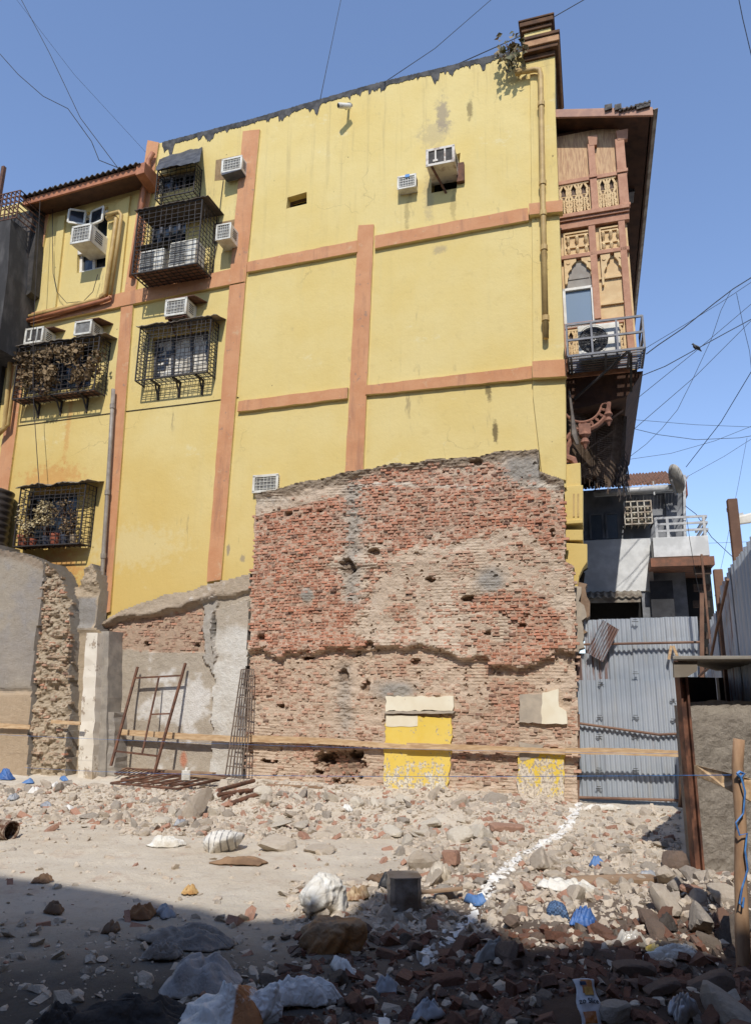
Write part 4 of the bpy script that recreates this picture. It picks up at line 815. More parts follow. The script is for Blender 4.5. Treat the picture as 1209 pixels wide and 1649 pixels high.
a, b = wall(995, 170, EW)[0], wall(1047, 168, EW)[0]
for i in range(14): u = a + (b - a) * i / 14; m.box(u, u + (b - a) / 15, -.5, EW + .06, zf1 + .01 + .02 * (i % 2) + .003 * i, zf1 + .035 + .025 * (i % 2) + .004 * i)
part('roof_sheet', m, simple('tarred_roof_scrap', lin(120, 112, 104, .6), lin(70, 62, 56, .5), 9), BAY)
# carved balustrade panels
def lattice(x0, x1, y0, y1, n):
    m = MB(); ym = (y0 + y1) / 2; a, b = ux(x0, ym), ux(x1, ym); z0, z1 = bz(y1), bz(y0); H = z1 - z0; w0, w1 = BWN - .02, BWN + .025; cw = (b - a) / n
    m.box(a, b, w0, w1, z0, z0 + H * .06); m.box(a, b, w0, w1, z1 - H * .05, z1)
    for i in range(n):
        c = a + (i + .5) * cw
        for sx in (-1, 1):
            prof = [(.42, .06), (.25, .14), (.40, .22), (.20, .32), (.34, .42), (.16, .5), (.36, .62), (.30, .72), (.38, .8), (.12, .95)]
            for (p, q), (p2, q2) in zip(prof[:-1], prof[1:]): m.bar((c + sx * p * cw, BWN, z0 + q * H), (c + sx * p2 * cw, BWN, z0 + q2 * H), (.02, .022), up=(0, 1, 0))
        m.bar((c - cw * .5, BWN, z0), (c - cw * .5, BWN, z1), (.018, .022), up=(0, 1, 0)); m.bar((c, BWN, z0 + H * .08), (c, BWN, z0 + H * .5), (.016, .02), up=(0, 1, 0))
        for q in (.18, .36, .55): m.tube([(c - cw * .2, BWN, z0 + q * H), (c - .03, BWN + .01, z0 + (q + .05) * H), (c + .03, BWN + .01, z0 + (q + .05) * H), (c + cw * .2, BWN, z0 + q * H)], .014, 5)
    part('carved_balustrade', m, PEACH, BAY)
    k = MB(); k.box(a, b, BWN - .045, BWN - .04, z0, z1); part('balustrade_recess', k, simple('bay_recess', (.10, .06, .04, 1), (.16, .1, .065, 1), 8), BAY)
lattice(899, 948, 290, 340, 3); lattice(963, 993, 290, 340, 2)
def bosses(x0, x1, y0, y1, nx, ny):
    m = MB(); ym = (y0 + y1) / 2; a, b = ux(x0, ym), ux(x1, ym); z0, z1 = bz(y1), bz(y0)
    m.box(a, b, BWN - .045, BWN + .005, z1 - .03, z1); m.box(a, b, BWN - .045, BWN + .005, z0, z0 + .03); m.box(a, a + .03, BWN - .045, BWN + .005, z0, z1); m.box(b - .03, b, BWN - .045, BWN + .005, z0, z1)
    for j in range(ny):
        z = z0 + (j + .42) * (z1 - z0) / ny; m.box(a + .03, b - .03, BWN - .045, BWN - .01, z + .06, z + .09)
        for i in range(nx):
            u = a + (i + .5) * (b - a) / nx; m.tube([(u, BWN - .02, z - .12), (u, BWN, z - .06), (u, BWN + .01, z), (u, BWN - .01, z + .05)], [.012, .028, .04, .02], 8); m.box(u - .012, u + .012, BWN - .045, BWN - .015, z - .14, z + .13)
    part('carved_panel', m, PEACH, BAY)
bosses(907, 950, 368, 405, 3, 2); bosses(965, 1002, 368, 405, 3, 2)
def archtop(x0, x1, y0, y1):
    m = MB(); a, b = ux(x0, y0), ux(x1, y0); z1 = bz(y0); z0 = bz(y1); W2 = (b - a) / 2; c = (a + b) / 2
    for sx in (-1, 1):
        pr = [(1, 1), (1, 0), (.84, .02), (.80, .22), (.72, .3), (.78, .42), (.62, .55), (.5, .58), (.5, .7), (.3, .82), (.18, .86), (.18, 1)]
        pts = [(c + sx * W2 * p, z0 + (z1 - z0) * q) for p, q in pr]; m.hexa([(p[0], BWN - .04, p[1]) for p in pts], [(p[0], BWN + .03, p[1]) for p in pts])
        m.tube([(c + sx * W2 * .72, BWN + .03, z0 + (z1 - z0) * .84), (c + sx * W2 * .72, BWN + .045, z0 + (z1 - z0) * .84)], .035, 10)
    part('carved_arch', m, PEACH, BAY)
archtop(907, 955, 412, 452); archtop(966, 1004, 412, 462)
m = MB(); a, b = ux(966, 470), ux(1003, 470)
for y in (449, 491): m.box(a, b, BWN - .045, BWN + .0, bz(y + 1.5), bz(y - 1))
part('board_batten', m, PEACH, BAY)
m = MB(); m.box(ux(909, 440), ux(952, 440), BWN - .045, BWN - .03, bz(462), bz(418)); m.box(ux(914, 443), ux(948, 443), BWN - .03, BWN - .015, bz(444), bz(441.5)); part('board_panel', m, simple('grey_bay_board', lin(176, 168, 156, .7), lin(160, 150, 138, .7), 5), BAY)
m = MB(); a, b = ux(906, 490), ux(957, 490); z0, z1 = bz(524), bz(459); t_ = .055
m.box(a, b, BWN - .04, BWN + .03, z1 - t_, z1); m.box(a, b, BWN - .04, BWN + .03, z0, z0 + t_); m.box(a, a + t_, BWN - .04, BWN + .03, z0, z1); m.box(b - t_, b, BWN - .04, BWN + .03, z0, z1)
wn = part('window', m, WHITE, BAY, bevel=.006); g = MB(); g.box(a + t_, b - t_, BWN - .03, BWN - .02, z0 + t_, z1 - t_); part('pane', g, GLASSB, wn)
lattice(912, 1004, 527, 577, 6)
# underside, carved bracket and torn netting
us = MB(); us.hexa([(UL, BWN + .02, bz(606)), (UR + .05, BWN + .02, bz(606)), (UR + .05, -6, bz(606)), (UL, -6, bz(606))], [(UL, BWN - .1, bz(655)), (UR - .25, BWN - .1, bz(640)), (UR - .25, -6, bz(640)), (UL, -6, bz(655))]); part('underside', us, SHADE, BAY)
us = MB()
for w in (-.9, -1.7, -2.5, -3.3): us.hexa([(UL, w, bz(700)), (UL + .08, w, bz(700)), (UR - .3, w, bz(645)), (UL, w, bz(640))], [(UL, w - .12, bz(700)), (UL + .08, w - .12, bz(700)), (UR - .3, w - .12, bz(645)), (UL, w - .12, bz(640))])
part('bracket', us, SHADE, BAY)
CW = -.2; m = MB(); cu, cz = wall(937, 652, CW)
R1 = abs(wall(980, 652, CW)[0] - cu); arc = [(cu + R1 * math.cos(a), CW, cz + R1 * math.sin(a) * 1.05) for a in np.linspace(-math.pi * .62, 0, 18)]; m.tube(arc, .04, 6); arc2 = [(cu + R1 * .72 * math.cos(a), CW, cz + R1 * .72 * math.sin(a) * 1.0) for a in np.linspace(-math.pi * .85, -.25, 18)]; m.tube(arc2, .022, 6)
for k in range(7):
    a0 = -math.pi * .6 + k * .28; p = np.array([cu + R1 * .86 * math.cos(a0), CW, cz + R1 * .88 * math.sin(a0)]); m.tube([p + (.07 * math.cos(q), 0, .07 * math.sin(q)) for q in np.linspace(0, 6.283, 10)], .014, 5)
def finial(x, y, s=1.):
    u, z = wall(x, y, CW); m.tube([(u, CW, z + .2 * s), (u, CW, z + .12 * s), (u, CW, z + .06 * s), (u, CW, z), (u, CW, z - .08 * s), (u, CW, z - .12 * s), (u, CW, z - .2 * s)], [.06 * s, .065 * s, .1 * s, .05 * s, .085 * s, .05 * s, .015], 10)
finial(941, 706); finial(979, 672, .8); u, z = wall(941, 692, CW); m.box(u - .1, u + .1, CW - .06, CW + .06, z - .1, z + .1)
m.tube([P3(912, 708, CW), P3(918, 700, CW), P3(925, 696, CW)], .05, 6); m.tube([P3(911, 745, CW), P3(913, 720, CW), P3(924, 702, CW)], .05, 6); u, z = wall(917, 745, CW); m.tube([(u - .1, CW, z + .12), (u + .06, CW, z + .04), (u + .1, CW, z - .06), (u - .05, CW, z - .12)], .07, 7)
part('carved_bracket', m, simple('dusty_pink_carving', lin(176, 124, 100, .7), lin(150, 104, 84, .65), 8), BAY)
NETM = simple('torn_brown_net', (.10, .065, .04, 1), (.16, .11, .075, 1), 12, .95, bump=0)
net = thing('torn_net', 'torn dark netting sagging under the carved bay', 'net', P3(960, 700, -.5)); m = MB(); R = rnd(5)
TOP = [(913, 650), (930, 640), (960, 632), (990, 640), (1010, 620), (1013, 600)]; BOT = [(916, 735), (935, 768), (958, 778), (978, 786), (992, 770), (1004, 755)]
def netp(s, t):
    xa = np.interp(s, np.linspace(0, 1, 6), [p[0] for p in TOP]); ya = np.interp(s, np.linspace(0, 1, 6), [p[1] for p in TOP]); xb = np.interp(s, np.linspace(0, 1, 6), [p[0] for p in BOT]); yb = np.interp(s, np.linspace(0, 1, 6), [p[1] for p in BOT])
    return P3(xa + (xb - xa) * t, ya + (yb - ya) * t + 4 * float(fbm(s * 6, t * 6, 3, 2)), -.5 - 1.2 * s + .25 * math.sin(t * 3.1) * math.sin(s * 9) * .4)
for i in range(70):
    s = i / 69; e = 1 + R.uniform(-.12, .08)
    m.tube([netp(s + R.uniform(-.004, .004), e * t) for t in np.linspace(0, 1, 7)], .006, 3, False)
for j in range(42):
    t = j / 41
    for s0, s1 in ((0, .18), (.18, .36), (.42, .68), (.68, 1)):
        if t > .55 and s0 == .18 and t < .85: continue
        m.tube([netp(s0 + (s1 - s0) * k / 4, t + R.uniform(-.004, .004)) for k in range(5)], .006, 3, False)
part('mesh', m, NETM, net, recalc=False)
m = MB()
for i in range(70):
    a = netp(.75 + .25 * R.random(), .8 + .2 * R.random()); m.tube([a, (a[0] + R.uniform(.0, .1), a[1], a[2] - .12), (a[0] + R.uniform(-.02, .12), a[1], a[2] - R.uniform(.25, .6))], .006, 3, False)
part('frayed_fringe', m, simple('pale_frayed_fibre', lin(120, 108, 100, .6), lin(80, 70, 66, .6), 8, bump=0), net, recalc=False)
c = MB(); c.tube([P3(916, 630, -.1), P3(921, 668, -.1), P3(924, 700, -.1), P3(929, 716, -.1)], [.02, .03, .06, .03], 5); solo('hanging_rag', c, simple('grey_rag', lin(150, 138, 126, .6), lin(110, 100, 92, .6)), 'thin grey rag hanging before the carved bracket', 'rag')
# lower corner pilaster of the street front
LP = thing('corner_pier', 'yellow panelled pier below the carved bay at the building corner', 'pier', P3(925, 950, -.1)); m = MB(); m.prism(pxpoly([(909, 748), (934, 745), (935, 800), (911, 800)], -.1), -.1, -.7); part('shaft', m, YEL, LP, bevel=.01); m = MB(); m.prism(pxpoly([(908, 853), (938, 853), (938, 870), (909, 870)], -.1), -.1, -.7); part('shaft', m, YEL, LP, bevel=.01)
m = MB(); m.prism(pxpoly([(908, 783), (938, 781), (938, 838), (909, 841)], -.06), -.06, -.72); m.prism(pxpoly([(907, 838), (938, 836), (938, 842), (907, 844)], -.03), -.03, -.75); part('panel_block', m, YEL, LP, bevel=.008)
m = MB()
for x in (922, 929): m.prism(pxpoly([(x, 795), (x + 3, 795), (x + 3, 832), (x, 832)], -.05), -.07, -.045)
part('moulding', m, YPIPE, LP)
m = MB(); m.prism(pxpoly([(906, 874), (945, 876), (945, 905), (938, 915), (932, 928), (929, 950), (908, 945)], -.1), -.1, -.6); part('arch_spring', m, YEL, LP, bevel=.01)
m = MB(); m.prism(jag(pxpoly([(922, 938), (944, 938), (948, 990), (932, 1010), (944, 1015), (928, 1030), (926, 960)], -.15), .1, .03, 3), -.15, -.6); part('cement_block', m, simple('bare_brown_cement', lin(170, 140, 112, .65), lin(140, 112, 88, .6), 4, bump=.5), LP)
m = MB(); m.prism(jag(pxpoly([(922, 945), (934, 948), (934, 968), (944, 992), (936, 1000), (942, 1010), (936, 1030), (940, 1040), (926, 1062), (922, 1062)], -.05), .07, .03, 5), -.02, -.6); part('broken_rubble_edge', m, GREYP, LP)
m = MB()
for k in range(5): m.bar(P3(934 + k * 1.6, 922, -.4), P3(932 + k * 1.6, 938, -.4), .012)
m.bar(P3(932, 925, -.4), P3(946, 915, -.4), .012); part('iron_stub', m, IRON, LP)
# outdoor unit platform on the bay
PW1 = .42; u0, u1 = wall(912, 540, PW1)[0], wall(1036, 540, PW1)[0]; z0, z1 = wall(975, 567, PW1)[1], wall(975, 516, PW1)[1]
ALM = simple('grey_galvanised_angle', lin(132, 132, 136, .6), lin(108, 108, 112, .6), 6, .5, .3, bump=.05)
t = thing('unit_platform', 'grey metal railed platform carrying an outdoor unit on the carved bay', 'metal cage', (u0, PW1, z0)); m = MB(); zm = (z0 + z1) / 2
for z in (z0, zm, z1): m.bar((u0, PW1, z), (u1, PW1, z), .018); m.bar((u1, PW1, z), (u1, BWN - .05, z), .018); m.bar((u0, PW1, z), (u0, BWN, z), .018)
for u in (u0, u0 + (u1 - u0) * .33, u0 + (u1 - u0) * .66, u1): m.bar((u, PW1, z0), (u, PW1, z1), .016)
m.bar((u1, BWN - .05, z0), (u1, BWN - .05, z1), .016); part('railing', m, ALM, t)
m = MB()
for k in range(9): w = BWN + (PW1 - BWN) * k / 8; m.bar((u0, w, z0 - .01), (u1, w, z0 - .01), .014)
for u in (u0 + .05, u0 + (u1 - u0) * .5, u1 - .25): m.bar((u, BWN, z0 - .02), (u, PW1, z0 - .02), .02)
part('floor_bar', m, ALM, t); m = MB(); m.bar((u0 + .06, BWN, z0 - .5), (u0 + 1.0, PW1, z0 - .03), .018); m.bar((u1 - .22, BWN, z0 - .45), (u1 - .22, PW1 - .1, z0 - .03), .02); part('brace', m, IRON, t)
outdoor_unit('white outdoor unit with a big dark fan standing on the bay platform', wall(930, 545, .3)[0], wall(998, 545, .3)[0], -.02, .3, z0 + .02, wall(965, 521, .3)[1], .36, 'outdoor fan units')
t, a = ac('small window unit poking from the street face of the bay under the eave', (1010, 290, 309, 1020, 290, 309), -2.2, 'thirds', simple('dull_grey_enamel', lin(150, 150, 150, .6), lin(120, 120, 124, .6)), back=-2.6, coil=COILD)

# ------------------------------------------------------------------ white house across the lane
HWN = -6.0
def hp(x, y, w=HWN): return wall(x, y, w)
WHW = simple('whitewashed_render', lin(238, 238, 236, .88), lin(212, 212, 210, .84), 2.2, .9, bump=.25, lo=.3, hi=.6)
GRW = simple('dingy_grey_render', lin(176, 178, 182, .6), lin(130, 132, 136, .55), 1.6, .9, bump=.3)
HS = thing('white_house', 'small white house with tiled roof and corner balcony across the lane', 'house', (hp(1020, 990)[0], HWN, 0))
def hbox(name, x0, x1, y0, y1, w0, w1, mat, parent=None, bevel=0, label=None):
    u0, u1 = hp(x0, (y0 + y1) / 2, w1)[0], hp(x1, (y0 + y1) / 2, w1)[0]; xm = (x0 + x1) / 2; m = MB(); m.box(u0, u1, w0, w1, hp(xm, y1, w1)[1], hp(xm, y0, w1)[1]); return part(name, m, mat, parent or HS, bevel=bevel, label=label)
hbox('upper_wall', 915, 1100, 786, 1010, HWN - 5, HWN, GRW)
hbox('parapet_wall', 935, 1050, 868, 953, HWN + .001, HWN + .25, WHW, bevel=.01)
hbox('corner_column', 1072, 1102, 788, 868, HWN + .001, HWN + .1, GRW)
hbox('balcony_wall', 1051, 1141, 864, 896, HWN - 1.2, HWN + .9, WHW, bevel=.01)
hbox('balcony_slab', 1047, 1150, 897, 911, HWN - 1.2, HWN + 1.0, simple('brown_stone_edge', lin(176, 120, 92, .6), lin(140, 104, 84, .55), 6, bump=.4))
SIL = simple('white_steel_rail', lin(214, 214, 212, .8), lin(190, 190, 190, .75), 6, .4)
u0, u1 = hp(1055, 840, HWN + .8)[0], hp(1137, 840, HWN + .8)[0]; m = MB()
for y in (833, 843, 854): z = hp(1095, y, HWN + .8)[1]; m.bar((u0, HWN + .8, z), (u1, HWN + .8, z), .025); m.bar((u1, HWN + .8, z), (u1, HWN - 1, z), .025)
for x in (u0, u0 + .25, u1 - .06): m.bar((x, HWN + .8, hp(1095, 865, HWN + .8)[1]), (x, HWN + .8, hp(1095, 832, HWN + .8)[1]), .03)
part('railing', m, SIL, HS)
UNDS = simple('sooty_timber', lin(70, 54, 44, .5), lin(40, 32, 28, .5), 5); m = MB(); ua, ub_ = hp(1047, 950)[0], hp(1142, 950)[0]; m.box(ua, ub_ + .2, HWN - 1.1, HWN - 1.0, -.2, hp(1090, 911, HWN)[1]); part('recess_back', m, DARK, HS)
JM = simple('brown_joist', lin(120, 96, 78, .55), lin(84, 66, 54, .5), 6)
for k in range(6): w = HWN + .85 - k * .34; z = hp(1100, 911, HWN + 1)[1] - .02 - k * .34; m = MB(); m.box(ua + .9, ub_ - .05, w - .12, w, z - .16, z); part('joist', m, JM, HS)
hbox('slate_panel', 1048, 1085, 935, 1010, HWN + .3, HWN + .36, simple('dark_slate_cladding', lin(76, 76, 80, .6), lin(52, 52, 56, .6), 3))
hbox('grey_door_post', 1034, 1047, 953, 1010, HWN - .2, HWN + .2, GRW)
hbox('shop_opening', 930, 1034, 967, 1010, HWN + .01, HWN + .02, DARK)
n = 60; P = np.zeros((n, 2, 3)); ua, ub_ = hp(940, 957, HWN + .6)[0], hp(1033, 957, HWN + .6)[0]; za = hp(990, 962, HWN + .7)[1]
for i in range(n):
    u = ua + (ub_ - ua) * i / (n - 1)
    for j, w in enumerate((HWN + .75, HWN + .2)): P[i, j] = (u, w, za + .02 * math.sin(u * 40) + .22 * j)
m = MB(); m.grid(P); o = part('awning_sheet', m, TIN, HS); s_ = o.modifiers.new('s', 'SOLIDIFY'); s_.thickness = .015
m = MB(); m.box(ua, ub_ - .05, HWN + .68, HWN + .7, za - .12, za - .02); part('awning_valance', m, TIN, HS)
for x0, x1 in ((948, 972), (974, 997)):
    u0, u1 = hp(x0, 845, HWN + .02)[0], hp(x1, 845, HWN + .02)[0]; z0, z1 = hp(970, 868, HWN)[1], hp(970, 826, HWN)[1]; m = MB()
    m.box(u0, u0 + .05, HWN, HWN + .05, z0, z1); m.box(u1 - .05, u1, HWN, HWN + .05, z0, z1); m.box(u0 + .05, u1 - .05, HWN, HWN + .05, z1 - .05, z1)
    wn = part('window', m, GRW, HS); g = MB(); g.box(u0 + .05, u1 - .05, HWN, HWN + .02, z0, z1 - .05); part('pane', g, simple('dim_blue_glass', (.05, .065, .085, 1), (.07, .085, .1, 1), 3, .3, bump=0), wn)
# tiled roof, gutter
def tile_roof():
    a = hp(975, 786, HWN + .4); b = hp(1092, 786, HWN + .4); zt = hp(1040, 760, HWN - 1)[1]; m = MB(); rows = 9; R = rnd(4)
    for r in range(rows):
        t = r / rows; w = HWN + .45 - 2.2 * t; z = a[1] + (zt - a[1]) * t * 1.15; n = 28
        for k in range(n):
            u = a[0] - .6 + (b[0] - a[0] + .6) * k / n; du = (b[0] - a[0] + .6) / n; zz = z + R.uniform(-.012, .012); m.c = None
            m.hexa([(u, w + .03, zz), (u + du * .5, w + .03, zz + .05), (u + du * .95, w + .03, zz), (u + du * .5, w + .03, zz - .02)], [(u, w - .28, zz + .17), (u + du * .5, w - .28, zz + .21), (u + du * .95, w - .28, zz + .17), (u + du * .5, w - .28, zz + .14)])
    rf = part('roof', m, simple('dusty_clay_tile', lin(170, 124, 100, .7), lin(128, 100, 84, .65), 14, .9, bump=.3), HS)
    m = MB(); m.box(a[0] - .7, b[0] - .1, HWN - 1.95, HWN - 1.7, zt + .02, zt + .14); part('ridge', m, GREYP, rf)
    m = MB(); m.hexa([(b[0] - .06, HWN + .5, a[1] - .05), (b[0] + .04, HWN + .5, a[1] - .05), (b[0] + .04, HWN - 2.2, zt + .1), (b[0] - .06, HWN - 2.2, zt + .1)], [(b[0] - .06, HWN + .5, a[1] + .08), (b[0] + .04, HWN + .5, a[1] + .08), (b[0] + .04, HWN - 2.2, zt + .3), (b[0] - .06, HWN - 2.2, zt + .3)]); part('verge_board', m, SIL, rf)
tile_roof()
m = MB(); m.tube([P3(955, 794, HWN + .6), P3(1086, 785, HWN + .6)], .08, 10); part('gutter', m, SIL, HS, smooth=True); m = MB(); m.bar(P3(958, 798, HWN + .55), P3(1095, 790, HWN + .55), .03)
m.bar(P3(957, 775, HWN + .6), P3(958, 800, HWN + .6), .014); 
for x in (1005, 1051): m.bar(P3(x, 775, HWN + .62), P3(x + 2, 797, HWN + .62), .016)
part('gutter_bracket', m, SIL, HS)
m = MB(); m.bar(P3(1101, 765, HWN + .2), P3(1102, 868, HWN + .2), .03); part('downpipe', m, SIL, HS)
m = MB(); m.box(hp(1098, 780)[0], hp(1104, 780)[0], HWN - .3, HWN + .15, hp(1100, 800)[1], hp(1100, 770)[1]); part('gable_strip', m, simple('brick_red_gable', lin(176, 96, 66, .6), lin(150, 80, 56, .6)), HS)
t, a = ac('air conditioner behind a square white iron guard on the white house', (1009, 814, 841, 1044, 813, 840), HWN + .45, 'thirds', simple('aged_cream_enamel', lin(206, 196, 172, .75), lin(170, 156, 130, .7)), back=HWN - .05, coil=COILD, group='air conditioners on the house')
m = MB(); U0, U1, Z0, Z1 = a[0] - .06, a[1] + .06, a[2] - .06, a[3] + .08
for k in range(5): u = U0 + (U1 - U0) * k / 4; m.bar((u, HWN + .52, Z0), (u, HWN + .52, Z1), .014); m.bar((u, HWN, Z0), (u, HWN + .52, Z0), .014)
for k in range(5): z = Z0 + (Z1 - Z0) * k / 4; m.bar((U0, HWN + .52, z), (U1, HWN + .52, z), .014); m.bar((U1, HWN, z), (U1, HWN + .52, z), .014)
part('iron_guard', m, simple('white_iron_guard', lin(222, 214, 198, .8), lin(180, 160, 140, .7)), t)
# satellite dish seen edge-on
t = thing('satellite_dish', 'grey satellite dish tilted on the roof edge of the white house', 'dish', P3(1088, 795, HWN + .9)); c = np.array(P3(1088, 771, HWN + .9)); nrm = np.array([.86, -.25, .25]); nrm /= np.linalg.norm(nrm)
X = np.cross(nrm, (0, 0, 1.)); X /= np.linalg.norm(X); Yv = np.cross(nrm, X); m = MB(); n = 24; V = [c - nrm * .1]; Fc = []
for r in (.35, .7, 1.): V += [c + (X * math.cos(2 * math.pi * k / n) * .36 + Yv * math.sin(2 * math.pi * k / n) * .36) * r + nrm * .1 * (r * r - 1) for k in range(n)]
Fc = [(0, 1 + k, 1 + (k + 1) % n) for k in range(n)] + [(1 + j * n + k, 1 + j * n + (k + 1) % n, 1 + (j + 1) * n + (k + 1) % n, 1 + (j + 1) * n + k) for j in range(2) for k in range(n)]
m.add(V, Fc); o = part('reflector', m, simple('dish_grey', lin(206, 202, 194, .75), lin(176, 172, 164, .7), 4), t, smooth=True); s_ = o.modifiers.new('s', 'SOLIDIFY'); s_.thickness = .02
m = MB(); m.bar(c - nrm * .1, P3(1088, 797, HWN + .7), .025); m.bar(c + nrm * .3, c + Yv * .3, .012); part('arm', m, SIL, t)

# ------------------------------------------------------------------ corrugated fences
def corr_mat(name, rusty=.0):
    m = Mat(name, .5, .1); n = m.noise(2.2, 6, .7, m.mp((2.5, 2.5, .5))); n2 = m.noise(.8, 4); c = m.mix(m.ramp(n2, .3, .7), lin(176, 184, 192, .76), lin(196, 200, 204, .8)); c = m.mix(m.ramp(n, .5, .75, 0, .5), c, lin(196, 190, 178, .7))
    c = m.mix(m.ramp(m.noise(1.6, 8, .75, m.mp((5, 5, .35))), .62 - rusty, .74 - rusty, 0, .8), c, lin(150, 96, 66, .6)); m.col(c); m.bump(m.noise(20, 4), .1, .01); return m.m
CORR = corr_mat('galvanised_sheet'); CORRR = corr_mat('rust_streaked_sheet', .16)
FW0 = -.2
def sheet(u0, u1, z0, z1, w, pitch=.076, amp=.016, topj=0, seed=1, lean=0):
    n = max(8, int((u1 - u0) / pitch * 8) + 1); P = np.zeros((n, 8, 3)); R = rnd(seed)
    for i in range(n):
        u = u0 + (u1 - u0) * i / (n - 1)
        for j in range(8): t = j / 7; P[i, j] = (u, w + amp * math.cos(2 * math.pi * u / pitch) + lean * (1 - t) + .012 * float(fbm(u * 1.5, t * 4, seed, 2)), z0 + (z1 + topj * float(fbm(u * .9, 0., seed, 2)) - z0) * t)
    m = MB(); m.grid(P); return m
FN = thing('corrugated_fence', 'grey corrugated sheet fence closing the lane between brick wall and shed', 'fence', P3(1015, 1292, FW0))
fu0, fu1, fu2 = wall(929, 1290, FW0)[0], wall(1106, 1290, FW0)[0], wall(1129, 1100, FW0)[0]; fz = lambda y: wall(1020, y, FW0)[1]
us_ = np.linspace(fu0, fu2, 5)
for i in range(4): part('upper_sheet', sheet(us_[i] + (.25 if i == 0 else 0), us_[i + 1] + .03, fz(1110), fz(997 - i * 1), FW0 - .02 - .012 * (i % 2), seed=i + 3), CORR if i else CORRR, FN)
us_ = np.linspace(fu0 + .02, fu1 + .1, 5)
for i in range(4): part('lower_sheet', sheet(us_[i], us_[i + 1] + .03, fz(1289), fz(1096 - 2 * (i % 2)), FW0 + .03 + .012 * (i % 2), seed=i + 13), CORR, FN)
part('upper_sheet', sheet(fu0 + .03, fu0 + .6, fz(1115), fz(1052), FW0 + .012, seed=30), CORRR, FN)
for pts in ([(932, 1038), (1130, 1034)], [(933, 1165), (1060, 1183), (1107, 1181)], [(930, 1284), (1100, 1289)]):
    m = MB(); m.tube([P3(x, y, FW0 + .1) for x, y in pts], .022, 6); part('rail', m, RUSTY, FN)
m = MB(); m.bar(P3(930, 1150, FW0 + .12), P3(929, 1293, FW0 + .12), .03); part('post', m, RUSTY, FN)
m = MB(); m.bar(P3(1129, 955, FW0 + .1), P3(1130, 1300, FW0 + .1), (.035, .03)); part('post', m, RUSTY, FN)
mk = MB(); R = rnd(2)
for (x, y) in ((967, 1102), (1023, 1085), (1083, 1129), (965, 1155), (1023, 1155), (1084, 1161), (964, 1186), (964, 1240), (1023, 1241), (964, 1270), (1022, 999 + 2), (1022, 1186)):
    u, z = wall(x, y, FW0 + .075); mk.bar((u - .05, FW0 + .075, z), (u + .05, FW0 + .075, z), (.004, .008), up=(0, 1, 0)); mk.bar((u - .035, FW0 + .075, z + .03), (u + .03, FW0 + .075, z + .03), (.004, .006), up=(0, 1, 0))
part('maker_stamp', mk, IRON, FN)
m = MB(); R0 = [P3(970, 998, FW0 + .16), P3(996, 1014, FW0 + .16), P3(970, 1066, FW0 + .16), P3(943, 1051, FW0 + .16)]; n = 40; P = np.zeros((n, 4, 3)); q = [np.array(p) for p in R0]
for i in range(n):
    for j in range(4):
        s, t = i / (n - 1), j / 3; P[i, j] = (q[0] * (1 - s) + q[1] * s) * (1 - t) + (q[3] * (1 - s) + q[2] * s) * t; P[i, j, 1] += .02 * math.cos(s * 7 * 2 * math.pi)
m.grid(P); solo('loose_sheet', m, corr_mat('rusty_sheet', .2), 'short rusty corrugated sheet hanging askew over the fence top', 'metal sheet')
m = MB(); m.bar(P3(1080, 1040, FW0 + .1), P3(1076, 1062, FW0 + .1), .02); m.bar(P3(1083, 1040, FW0 + .1), P3(1092, 1062, FW0 + .1), .02); part('wood_cleat', m, WOOD, FN)
# tall side fence running back toward the viewer
RF = thing('tall_side_fence', 'tall grey corrugated side fence on rusty brown posts rising beside the shed', 'fence', (fu2 + .05, 1.2, 0))
ru = fu2 + .06
def sidefence():
    n = 0
    for (wa, wb, za, zb) in ((0., .55, 2.0, 2.25), (.5, 1.05, 2.42, 2.6), (1.0, 1.6, 2.72, 2.8), (1.55, 2.2, 2.9, 3.0), (2.1, 2.8, 3.05, 3.15), (2.7, 3.5, 3.2, 3.25), (3.4, 4.4, 3.2, 3.3)):
        m = MB(); k = int((wb - wa) / .0125); P = np.zeros((k, 4, 3))
        for i in range(k):
            w = wa + (wb - wa) * i / (k - 1)
            for j in range(4): P[i, j] = (ru + .035 * math.cos(2 * math.pi * w / .19) + .02 * (n % 2), w, (za + (zb - za) * i / k) * j / 3)
        m.grid(P); part('sheet', m, CORRR if n % 3 == 1 else CORR, RF); n += 1
sidefence()
def rpost(px, w, ytop, r, label=None):
    # post standing on the inner side of the side fence at distance w
    z = wall(px, ytop, w)[1]; u = wall(px, 1040, w)[0]; m = MB(); m.box(u - r, u + r, w - r, w + r, 0, z); part('post', m, RUSTY, RF, bevel=.006)
rpost(1167, 1.9, 917, .055); rpost(1203, 3.0, 803, .055); rpost(1143, .6, 892, .016)
m = MB(); m.tube([(ru - .15, .3, 1.95), (ru - .12, 1.2, 2.05), (ru - .1, 2.0, 2.5), (ru - .1, 3.2, 3.0)], .018, 6); part('rail', m, RUSTY, RF)
m = MB(); c = P3(1178, 905, 1.0); t = thing('lamp_pole', 'silver pole with a white lamp head behind the side fence', 'street lamp', (ru + .35, -2, 0)); a = np.array(P3(1178, 822, -2)); m.tube([(a[0], -2, 0), (a[0], -2, a[2])], .075, 10); m.tube([(a[0], -2, a[2] - .02), (a[0], -2, a[2] + .05)], .095, 10); part('pole', m, SIL, t, smooth=False)
m = MB(); b_ = np.array(P3(1196, 828, -2)); m.bar((a[0], -2, a[2] - .12), b_, .03); part('arm', m, SIL, t); m = MB(); m.hexa([P3(1184, 832, -2.1), P3(1215, 824, -2.1), P3(1212, 842, -2.1), P3(1184, 846, -2.1)], [P3(1184, 832, -1.9), P3(1215, 824, -1.9), P3(1212, 842, -1.9), P3(1184, 846, -1.9)]); part('lamp_head', m, WHITE, t, bevel=.03)
